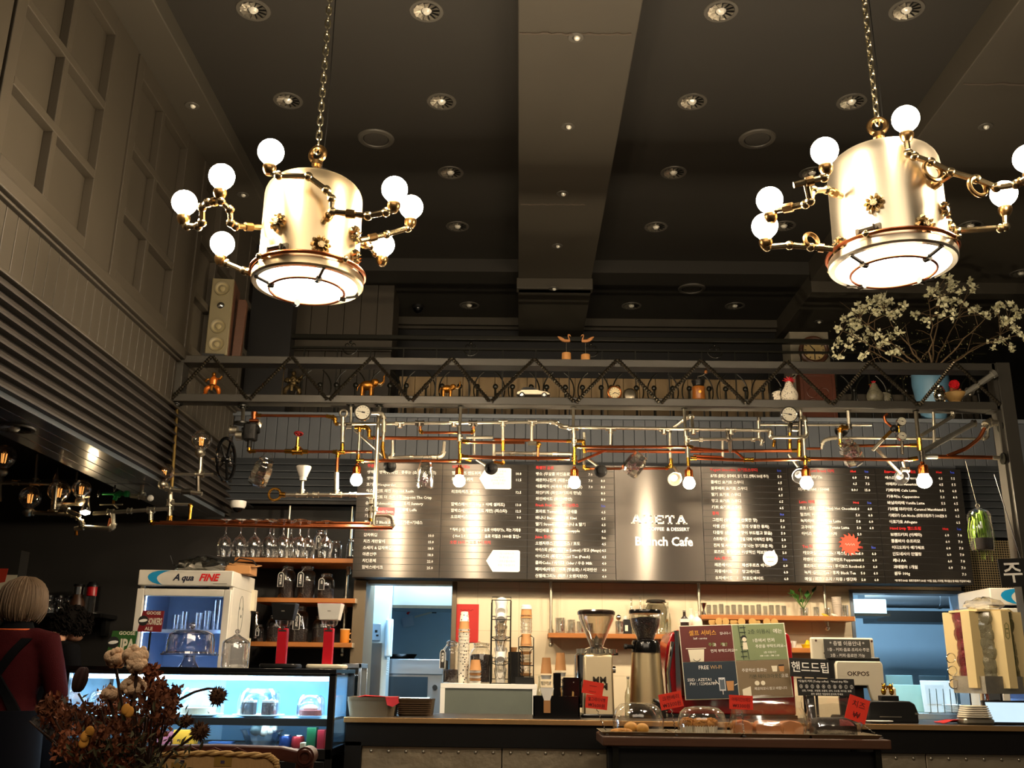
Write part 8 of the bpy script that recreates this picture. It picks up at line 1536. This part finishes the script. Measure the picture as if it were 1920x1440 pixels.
# ---------------------------------------------------------------- people
m_skin = mat('skin', 'd09a78', .55, var=.06)
def ell(mb, rs, n=24): mb.rings([[(cx + rx * math.cos(2 * PI * i / n), cy + ry * math.sin(2 * PI * i / n), z) for i in range(n)] for cx, cy, rx, ry, z in rs])
def remesh(o, v): md = o.modifiers.new('one_surface', 'REMESH'); md.mode = 'VOXEL'; md.voxel_size = v; md.use_smooth_shade = True; sm = o.modifiers.new('soften', 'SMOOTH'); sm.factor = .5; sm.iterations = 4
TORSO = [(0, 0, .10, .07, .84), (0, 0, .155, .11, .92), (0, 0, .150, .105, 1.0), (0, 0, .122, .088, 1.10), (0, 0, .140, .10, 1.22), (0, .0, .155, .105, 1.32), (0, -.005, .140, .085, 1.39), (0, -.008, .085, .065, 1.43), (0, -.004, .052, .052, 1.46)]
def person(label, loc, rz, bow, arm, hair_m, hair_len, top_m, low_m, sleeves):
    t = thing('person', label, 'person', loc, rz); hx, hy, hz = 0, .03 + bow, 1.585 - bow * .35
    mb = MB(); ell(mb, TORSO)
    mb.tube([(0, -.004, 1.42), (0, .006 + bow * .4, 1.49), (0, hy - .02, hz - .03)], [.055, .047, .046], 14)
    mb.sph((hx, hy, hz), .078, 22, 16, (.92, 1.12, 1.32)).sph((0, hy + .03, hz - .07), .045, 14, 10, (1, 1, .8)).tube([(0, hy + .083, hz + .02), (0, hy + .102, hz - .018)], [.008, .014], 8)
    for s in (-1, 1):
        mb.sph((s * .072, hy, hz - .01), .02, 10, 8, (.4, .8, 1.4)); mb.tube([(s * .03, hy + .083, hz - .055), (0, hy + .09, hz - .056)], .007, 6)
        sh, el, wr = Vector((s * .165, -.01, 1.375)), Vector((s * arm[0], arm[1], arm[2])), Vector((s * arm[3], arm[4], arm[5]))
        mb.tube([(s * .10, -.005, 1.38), sh, sh.lerp(el, .5), el, el.lerp(wr, .4), wr], [.055, .054, .046, .038, .037, .026], 14)
        d = (wr - el).normalized(); side = Vector((0, 0, 1)) if abs(d.z) < .8 else Vector((s * -1, .3, 0)); side = (side - d * side.dot(d)).normalized(); nn = d.cross(side)
        mb.tube([wr - d * .01, wr + d * .045, wr + d * .085], [.026, .036, .032], 12)
        for i in range(4):
            b = wr + d * .085 + side * (.027 - i * .018); L = (.068, .078, .072, .055)[i]; mb.tube([b - d * .02, b + d * L * .45, b + d * L * .8 + nn * .014 * s, b + d * L + nn * .03 * s], [.0105, .0095, .0088, .007], 8)
        b = wr + d * .03 + side * .03; mb.tube([b - side * .012, b + side * .022 + d * .02, b + side * .028 + d * .05 + nn * .01 * s], [.0125, .011, .0085], 8)
        mb.tube([(s * .08, 0, .90), (s * .085, .005, .70), (s * .085, .01, .49), (s * .088, -.01, .33), (s * .09, -.01, .08)], [.088, .078, .056, .052, .036], 16); mb.tube([(s * .09, -.03, .045), (s * .092, .07, .035), (s * .094, .15, .028)], [.04, .036, .028], 10)
    remesh(mb.build('body', m_skin, t), .0075)
    e = MB()
    for s in (-1, 1): e.sph((s * .03, hy + .078, hz + .012), .010, 10, 8, (1.2, .6, .8))
    e.build('eyes', mat('dark_eyes', '17100c', .2), t)
    mb = MB(); ell(mb, [(x, y, rx + .014, ry + .016, z) for x, y, rx, ry, z in TORSO[1:-1]])
    for s in (-1, 1):
        sh, el, wr = Vector((s * .165, -.01, 1.375)), Vector((s * arm[0], arm[1], arm[2])), Vector((s * arm[3], arm[4], arm[5])); q = sh.lerp(el, .55) if sleeves < 1 else el
        mb.tube([(s * .08, -.005, 1.385), sh, sh.lerp(q, .5), q] + ([el.lerp(wr, .55), el.lerp(wr, .9)] if sleeves >= 1 else []), [.066, .068, .060, .054] + ([.050, .040] if sleeves >= 1 else []), 16)
    remesh(mb.build('top', top_m, t), .012)
    mb = MB(); ell(mb, [(0, 0, .172, .128, 1.0), (0, 0, .176, .132, .92), (0, 0, .17, .13, .80)])
    for s in (-1, 1): mb.tube([(s * .082, 0, .90), (s * .088, .005, .70), (s * .088, .01, .49), (s * .09, -.005, .3), (s * .09, -.005, .09)], [.098, .092, .074, .07, .066], 16)
    remesh(mb.build('trousers', low_m, t), .014)
    for s in (-1, 1): MB().tube([(s * .09, -.045, .045), (s * .092, .03, .045), (s * .094, .11, .036), (s * .095, .165, .03)], [.046, .05, .044, .03], 12).build('shoe', m_black, t)
    random.seed(len(label)); mb = MB(); cc = Vector((0, hy - .012, hz + .012)); curly = hair_len < .09
    def shell(a, u, k=1.0):                                    # u from the crown (0) to the hair ends (1)
        if u < .6: q = u / .6 * PI / 2; r = math.sin(q); z = .104 * math.cos(q)
        else: q = (u - .6) / .4; r = 1 + .12 * math.sin(q * 2.0) - .26 * q * q; z = -q * (hair_len if math.sin(a) < .62 else hair_len * .15)
        return cc + Vector((.101 * r * k * math.cos(a), .112 * r * k * math.sin(a) * (1 if math.sin(a) < .4 or u < .6 else .8), z * (1 + (k - 1) * .6)))
    mb.rings([[shell(2 * PI * i / 40, j / 14, .97) for i in range(40)] for j in range(15)], True, False)
    if not curly:
        for i in range(230):
            a0 = random.uniform(0, 2 * PI); tw = random.uniform(-.16, .16); k = random.uniform(.98, 1.06); e = random.uniform(.86, 1.06)
            mb.tube([shell(a0 + tw * u, u * e, k + .03 * math.sin(u * 5 + a0 * 3)) for u in (.02, .15, .3, .45, .6, .72, .84, .93, 1.0)], [.004, .0065, .007, .007, .007, .0065, .006, .0045, .0015], 5)
    else:
        for i in range(300):
            a0 = random.uniform(0, 2 * PI); p = shell(a0, random.uniform(.03, .97), random.uniform(1.0, 1.14)); q = random.uniform(.008, .016); w = random.uniform(0, 6)
            mb.tube([p + Vector((q * math.cos(w + j * 1.1), q * math.sin(w + j * 1.1) * .8, q * .9 * math.sin(w * 2 + j * 1.5) - j * .002)) for j in range(7)], [.003, .0055, .006, .006, .006, .005, .001], 5)
    mb.build('hair', hair_m, t, smooth=60); return t, (hx, hy, hz)
p1 = at(22, 1250, 5.0)
m_sw = mat('maroon_knit', '360b0e', .85, var=.15, scale=60, bump=.3, spec=.1)
t, hd = person('person with ash-blond bob seen from behind in a maroon sweater', (p1.x, 5.0, 0), -.06, .0, (.225, .04, 1.12, .12, .17, 1.08), mat('ash_blond_hair', '5e4c3a', .6, var=.45, scale=16, stretch=(8, 8, .6), spec=.25), .11, m_sw, mat('dark_navy_cloth', '0c0d12', .9, spec=.1), 1)
t.scale = (1.02, 1.02, .965)
def strap(pts, w):
    V = []
    for i, (x, z) in enumerate(pts):
        rs = [q for q in TORSO]; k = max(j for j in range(len(rs)) if rs[j][4] <= z or j == 0); a_, b_ = rs[k], rs[min(k + 1, len(rs) - 1)]; f = 0 if a_ is b_ else (z - a_[4]) / (b_[4] - a_[4]); rx = a_[2] + (b_[2] - a_[2]) * f + .02; ry = a_[3] + (b_[3] - a_[3]) * f + .027
        for s in (-1, 1): xx = x + s * w; yy = -ry * math.sqrt(max(.05, 1 - min(.95, (xx / rx) ** 2))); V.append((xx, yy - .004, z)); V.append((xx, yy + .012, z))
    n = len(pts); F_ = []
    for i in range(n - 1): a = 4 * i; F_ += [(a, a + 2, a + 6, a + 4), (a + 1, a + 5, a + 7, a + 3), (a, a + 4, a + 5, a + 1), (a + 2, a + 3, a + 7, a + 6)]
    return MB().add(V, F_)
m_ap = mat('black_apron_cloth', '08080a', .9, spec=.1)
for s in (-1, 1): strap([(s * (.105 - .21 * i / 12), 1.39 - .36 * i / 12) for i in range(13)], .021).build('apron_strap', m_ap, t)
mb = MB(); ell(mb, [(0, 0, .185, .142, 1.04), (0, 0, .19, .146, .95), (0, .01, .20, .155, .6), (0, .01, .20, .15, .48)]); mb.build('apron_skirt', mat('navy_apron', '0c0d14', .9, spec=.1), t)
mb = MB(); ell(mb, [(0, -.008, .105, .085, 1.405), (0, -.006, .078, .070, 1.45), (0, -.002, .066, .062, 1.475)]); mb.build('collar', m_ap, t)
for z, r in ((1.420, .098), (1.436, .089)): MB().tube([(r * math.cos(a), -.008 + r * .82 * math.sin(a), z + .004 * math.sin(a)) for a in [2 * PI * i / 30 for i in range(30)]], .0045, 6, True).build('orange_stripe', mat('orange_rib', 'e0622c', .7), t)
p2 = at(93, 1250, 6.2)
person('person with dark curly hair bowing the head, in a black top, beside the blond one', (p2.x, 6.2, 0), -.45, .10, (.22, .02, 1.1, .18, .22, 1.0), mat('dark_brown_hair', '0a0604', .85, var=.5, scale=30, spec=.15), .075, mat('black_top', '0d0c0e', .9, spec=.1), MATS['dark_navy_cloth'], .5)[0].scale = (1.02, 1.02, .945)

# ---------------------------------------------------------------- foreground: chair and dried flowers
YCH = 2.9; a, b = at(232, 1402, YCH), at(580, 1402, YCH); ztop = at(430, 1396, YCH).z; w = (b.x - a.x) / 2
t = thing('armchair', 'carved dark-wood chair with tan upholstered back and rope piping', 'chair', ((a.x + b.x) / 2, YCH, 0), .04); m_cw = mat('carved_mahogany', '42190c', .4, var=.3, scale=6, stretch=(1, 8, 8))
P = [(-w, ztop - .02), (-w * .7, ztop - .004), (0, ztop), (w * .7, ztop - .004), (w, ztop - .02), (w, ztop - .052), (w * .7, ztop - .04), (0, ztop - .034), (-w * .7, ztop - .04), (-w, ztop - .052)]
MB().prism(P, -.02, .03).build('top_rail', m_cw, t, bev=.004)
for s in (-1, 1):
    MB().tube([(s * w * .96, 0, ztop - .03), (s * w * .93, 0, ztop - .12), (s * w * .86, -.01, ztop - .3), (s * w * .84, -.02, .45)], [.026, .024, .022, .022], 12).cyl((s * w * .97, -.03, ztop - .028), (s * w * .97, .04, ztop - .028), .026, n=18).torus((s * w * .97, -.032, ztop - .028), .016, .005, (0, 1, 0), 16, 6).build('stile', m_cw, t)
mb = MB()
for i in range(3):
    x = -.03 + (i - .5) * .062
    mb.tube([(x - .03, -.024, ztop - .018), (x, -.026, ztop - .008), (x + .03, -.024, ztop - .018), (x, -.026, ztop - .028)], .0035, 5, True)
mb.build('carved_diamonds', m_cw, t)
zp = at(420, 1411, YCH).z; wp = w * .70; fb = mat('tan_tapestry', 'b08a58', .85, var=.15, scale=40, bump=.3, stretch=(6, 1, 1), sheen=.2)
ring = [(-wp, .5), (-wp * 1.0, zp - .05), (-wp * .97, zp - .02), (-wp * .85, zp - .004), (0, zp + .002), (wp * .85, zp - .004), (wp * .97, zp - .02), (wp, zp - .05), (wp, .5)]
MB().prism(ring, -.035, .02).build('back_cushion', fb, t, bev=.012)
mb = MB()
for k in (0, 1):
    pts = []; L = [Vector((x, -.036, z)) for x, z in ring]; dense = [L[i].lerp(L[i + 1], j / 14) for i in range(len(L) - 1) for j in range(14)]
    for i, q in enumerate(dense): an = i * .9 + k * PI; pts.append(q + Vector((.0035 * math.cos(an), .0035 * math.sin(an), .0035 * math.cos(an))))
    mb.tube(pts, .0045, 6)
mb.build('rope_piping', mat('gold_rope', 'b8935a', .7), t); mb = MB()
for x, z, q in ((-.09, zp - .035, .02), (.03, zp - .02, .024), (-.02, zp - .075, .018), (.10, zp - .07, .02), (-.14, zp - .03, .012)): mb.b(x - q, x + q, -.0365, -.034, z - q * .55, z + q * .55)
mb.build('woven_squares', mat('olive_weave', '8a6a2c', .85), t, smooth=0); mb = MB()
for x in (-.15, -.08, .03): mb.b(x - q * .5, x + q * .4, -.0372, -.034, zp - .026, zp - .018)
mb.build('dark_weave', mat('indigo_weave', '3a2f4a', .85), t, smooth=0); MB().rbox(-w * .95, w * .95, -.5, .0, .40, .48, .04).build('seat', fb, t)
for s in (-1, 1):
    for y in (-.46, -.02): MB().tube([(s * w * .86, y, .42), (s * w * .88, y, .2), (s * w * .84, y, 0)], [.026, .022, .016], 10).build('leg', m_cw, t)
YFL = 1.9; base = at(252, 1490, YFL)
tb = thing('small_table', 'small dark table below the dried flowers', 'table', (base.x, YFL, 0)); MB().cyl((0, 0, .70), (0, 0, .73), .3, n=40).cyl((0, 0, .02), (0, 0, .7), .03, n=14).cyl((0, 0, 0), (0, 0, .02), .2, n=30).build('table', m_dwood, tb)
tv = thing('flower_vase', 'plain vase holding the dried flowers, just below the picture', 'vase', (base.x, YFL, .73)); hv_ = base.z - .73
MB().lathe([(0, 0), (.045, 0), (.055, .04), (.045, hv_ * .7), (.035, hv_), (.031, hv_), (.04, hv_ * .6), (0, .01)], n=26).build('vase', m_cream, tv)
t = thing('dried_bouquet', 'bouquet of brown dried flowers with cotton bolls in the left foreground', 'flowers', (base.x, YFL, base.z - .1)); random.seed(17); st_ = MB(); K = ppm(250, 1330, YFL)
def stem(px, py, Y, r=.0022, bend=None):
    tip = at(px, py, Y); b0 = base + Vector((random.uniform(-.02, .02), random.uniform(-.02, .02), -.06)); mid = bend or (b0.lerp(tip, .55) + Vector((random.uniform(-.012, .012), random.uniform(-.02, .02), .01)))
    st_.tube([b0 * (1 - s) ** 2 + mid * 2 * s * (1 - s) + tip * s * s for s in [i / 8 for i in range(9)]], [r * 1.2] * 5 + [r] * 4, 6); return tip
m_cot = mat('cotton_fluff', 'd8b490', .95, var=.08, scale=40, bump=.5); m_husk = mat('dry_husk', '4a2818', .8, var=.3)
for px, py, Y, r in ((216, 1234, 1.88, 21), (252, 1232, 1.86, 23), (256, 1248, 1.85, 18), (248, 1290, 1.87, 23), (206, 1302, 1.9, 17)):
    q = stem(px, py + r * .6, Y, .003) + Vector((0, 0, r * K * .6)); R_ = r * K; mb = MB()
    for j in range(4): a = j * PI / 2 + .5; mb.sph(q + Vector((R_ * .45 * math.cos(a), R_ * .35 * math.sin(a), R_ * .12 * math.sin(a * 2))), R_ * .62, 14, 10, (1, 1, .95))
    for j in range(40): v = Vector((random.gauss(0, 1), random.gauss(0, 1), random.gauss(0, 1))).normalized(); mb.sph(q + v * R_ * random.uniform(.55, .85) * .95, R_ * random.uniform(.2, .34), 8, 6)
    o = mb.build('cotton_boll', m_cot, t, world=True); h = MB()
    for j in range(5): a = j * 2 * PI / 5; h.rings([[q + Vector((R_ * f * .9 * math.cos(a + e), R_ * f * .9 * math.sin(a + e), -R_ * .9 + zf * R_)) for e in (-wd, 0, wd)] for f, zf, wd in ((.1, 0, .5), (.75, .25, .35), (1.02, .75, .06))], False, False, False)
    h.build('husk', m_husk, o, world=True)
q = stem(147, 1300, 1.86, .002) ; mb = MB()
for j in range(6): a = j * 1.05; mb.at(q + Vector((.004 * math.cos(a), .004 * math.sin(a), .024)), (.18 * math.sin(a), .18 * math.cos(a), a)).sph((0, 0, 0), .013, 10, 8, (.8, .45, 1.75))
mb.build('rosebud', mat('dried_dark_rose', '2c1210', .8, var=.4), t, world=True)
m_br = mat('dried_brown_petals', '6a3a1e', .85, var=.5, scale=40); m_br2 = mat('dried_russet_petals', '8a4c2c', .85, var=.45, scale=40); m_th = mat('dried_thistle', '4a2c14', .95, var=.4, scale=80)
def cluster(px, py, Y, rpx, n, m, nm, sz=.011):
    c = stem(px, py, Y, .002); mb = MB(); R_ = rpx * K * 1.12
    for i in range(n):
        v = Vector((random.gauss(0, 1), random.gauss(0, 1), random.gauss(0, 1))).normalized() * R_ * random.uniform(.35, 1); E_ = Euler((random.uniform(0, 6), random.uniform(0, 6), random.uniform(0, 6))).to_matrix(); z = sz * random.uniform(.6, 1.2)
        mb.add([c + v + E_ @ Vector(p) for p in ((-z * .2, 0, 0), (z * .4, -z * .42, z * .15), (z, 0, z * .05), (z * .4, z * .42, z * .15))], [(0, 1, 2, 3)])
    mb.build(nm, m, t, world=True, smooth=0)
for i, (px, py, r) in enumerate(((212, 1316, 32), (100, 1335, 28), (140, 1350, 34), (180, 1345, 34), (235, 1350, 36), (285, 1318, 30), (310, 1330, 26), (130, 1395, 32), (180, 1385, 34), (230, 1375, 34), (290, 1365, 28), (110, 1365, 24), (160, 1425, 34), (225, 1415, 30), (320, 1305, 22), (275, 1290, 18), (285, 1260, 13), (300, 1290, 16), (90, 1325, 18), (255, 1400, 28))):
    cluster(px, py, 1.9 + random.uniform(-.09, .09), r, 135, m_br2 if i % 3 == 1 else m_br, 'dried_bloom')
tip = at(404, 1292, 1.84); st_.tube([at(300, 1345, 1.88), at(330, 1315, 1.86), at(365, 1297, 1.85), at(390, 1291, 1.84), tip], .0024, 6); st_.tube([base, at(300, 1345, 1.88)], .0026, 6)
for px, py, Y, r, n in ((408, 1306, 1.84, 20, 110), (350, 1352, 1.85, 14, 110), (375, 1372, 1.83, 19, 150)):
    c = at(px, py, Y); R_ = r * K; mb = MB().sph(c, R_ * .7, 12, 9)
    for i in range(n): v = Vector((random.gauss(0, 1), random.gauss(0, 1), random.gauss(0, .9))).normalized(); x_, y_, _ = frame_of(v); p = c + v * R_ * .55; e = c + v * R_ * random.uniform(.9, 1.15); mb.add([p + x_ * .0022, p - x_ * .0011 + y_ * .002, p - x_ * .0011 - y_ * .002, e], [(0, 1, 3), (1, 2, 3), (2, 0, 3)])
    mb.build('thistle_head', m_th, t, world=True, smooth=0)
    if py > 1320: st_.tube([base, base.lerp(c, .6) + Vector((.0, 0, .012)), c], .0024, 6)
mb = MB()
for px, py in ((242, 1335), (236, 1330), (160, 1380), (157, 1392), (168, 1372)):
    c = at(px, py, 1.80); mb.at(c, (random.uniform(-.5, .5), random.uniform(-.5, .5), 0)).sph((0, 0, 0), .0085, 10, 7, (1, .4, 1.2))
mb.build('yellow_petals', mat('dry_yellow_petal', 'c88a34', .8, var=.2), t, world=True)
lf = MB()
for i in range(420):
    px = random.gauss(240, 62); py = 1455 - abs(random.gauss(0, 46)) - abs(px - 240) * .1; c = at(px, py, 1.9 + random.uniform(-.12, .12)); E_ = Euler((random.uniform(-1, 1), random.uniform(-1, 1), random.uniform(0, 6))).to_matrix(); z = random.uniform(.010, .024)
    lf.add([c + E_ @ Vector(p) for p in ((0, 0, 0), (z * .4, -z * .16, z * .3), (z, 0, z * .5), (z * .4, z * .16, z * .3))], [(0, 1, 2, 3)])
lf.build('dry_leaves', mat('dry_green_leaf', '3e3a20', .8, var=.5, scale=20), t, world=True, smooth=0)
for i in range(26): stem(random.uniform(120, 340), random.uniform(1330, 1400), 1.9 + random.uniform(-.08, .08), .0016)
for px, py in ((55, 1352), (70, 1365), (120, 1312)):
    q = stem(px, py, 1.9, .0016); mb = MB()
    for i in range(26): v = at(px, py, 1.9).lerp(base, i / 60); mb.add([v, v + Vector((random.uniform(-.012, .012), random.uniform(-.01, .01), .008)), v + Vector((random.uniform(-.012, .012), .002, .012))], [(0, 1, 2)])
    mb.build('lavender_sprig', mat('grey_sprig', '4a4440', .85), t, world=True, smooth=0)
st_.build('stems', mat('brown_stem', '3a2416', .8), t, world=True)
# ---------------------------------------------------------------- labels on parts that look unlike the rest of their thing
LOOK = {'chrome': 'chrome', 'brass_fitting': 'brass', 'copper_pipe': 'copper', 'black_paint': 'black', 'red_gloss': 'red', 'white_paint': 'white', 'cream_plastic': 'cream', 'kraft_paper': 'brown paper', 'oiled_wood': 'wooden', 'dark_stained_wood': 'dark wooden', 'gloss_black_plastic': 'gloss black', 'gold_paint': 'gold', 'coral_red': 'spiky red', 'copper_lamp_holder': 'copper', 'red_valve_wheel': 'red', 'green_tap': 'green', 'red_enamel': 'glossy red', 'roasted_coffee_beans': 'dark roasted', 'white_paper': 'white paper', 'smoked_lid': 'dark smoked', 'clear_glass': 'clear glass', 'dispenser_red': 'bright red', 'black_chalk_tag': 'black chalk', 'orange_rib': 'orange', 'ash_blond_hair': 'ash-blond', 'dark_brown_hair': 'dark curly', 'maroon_knit': 'maroon knitted', 'black_apron_cloth': 'black', 'gold_rope': 'twisted gold'}
for o in list(SC.objects):
    if o.parent is None or o.type != 'MESH' or not o.data.materials: continue
    top = o.parent if o.parent.parent is None else o.parent.parent
    sib = [c.data.materials[0].name for c in top.children if c.type == 'MESH' and c.data.materials]
    w = LOOK.get(o.data.materials[0].name); n = o.name.split('.')[0].replace('_', ' ')
    if w and len(sib) > 1 and sib.count(o.data.materials[0].name) <= len(sib) / 2: o['label'] = n if w.split()[0] in n else w + ' ' + n
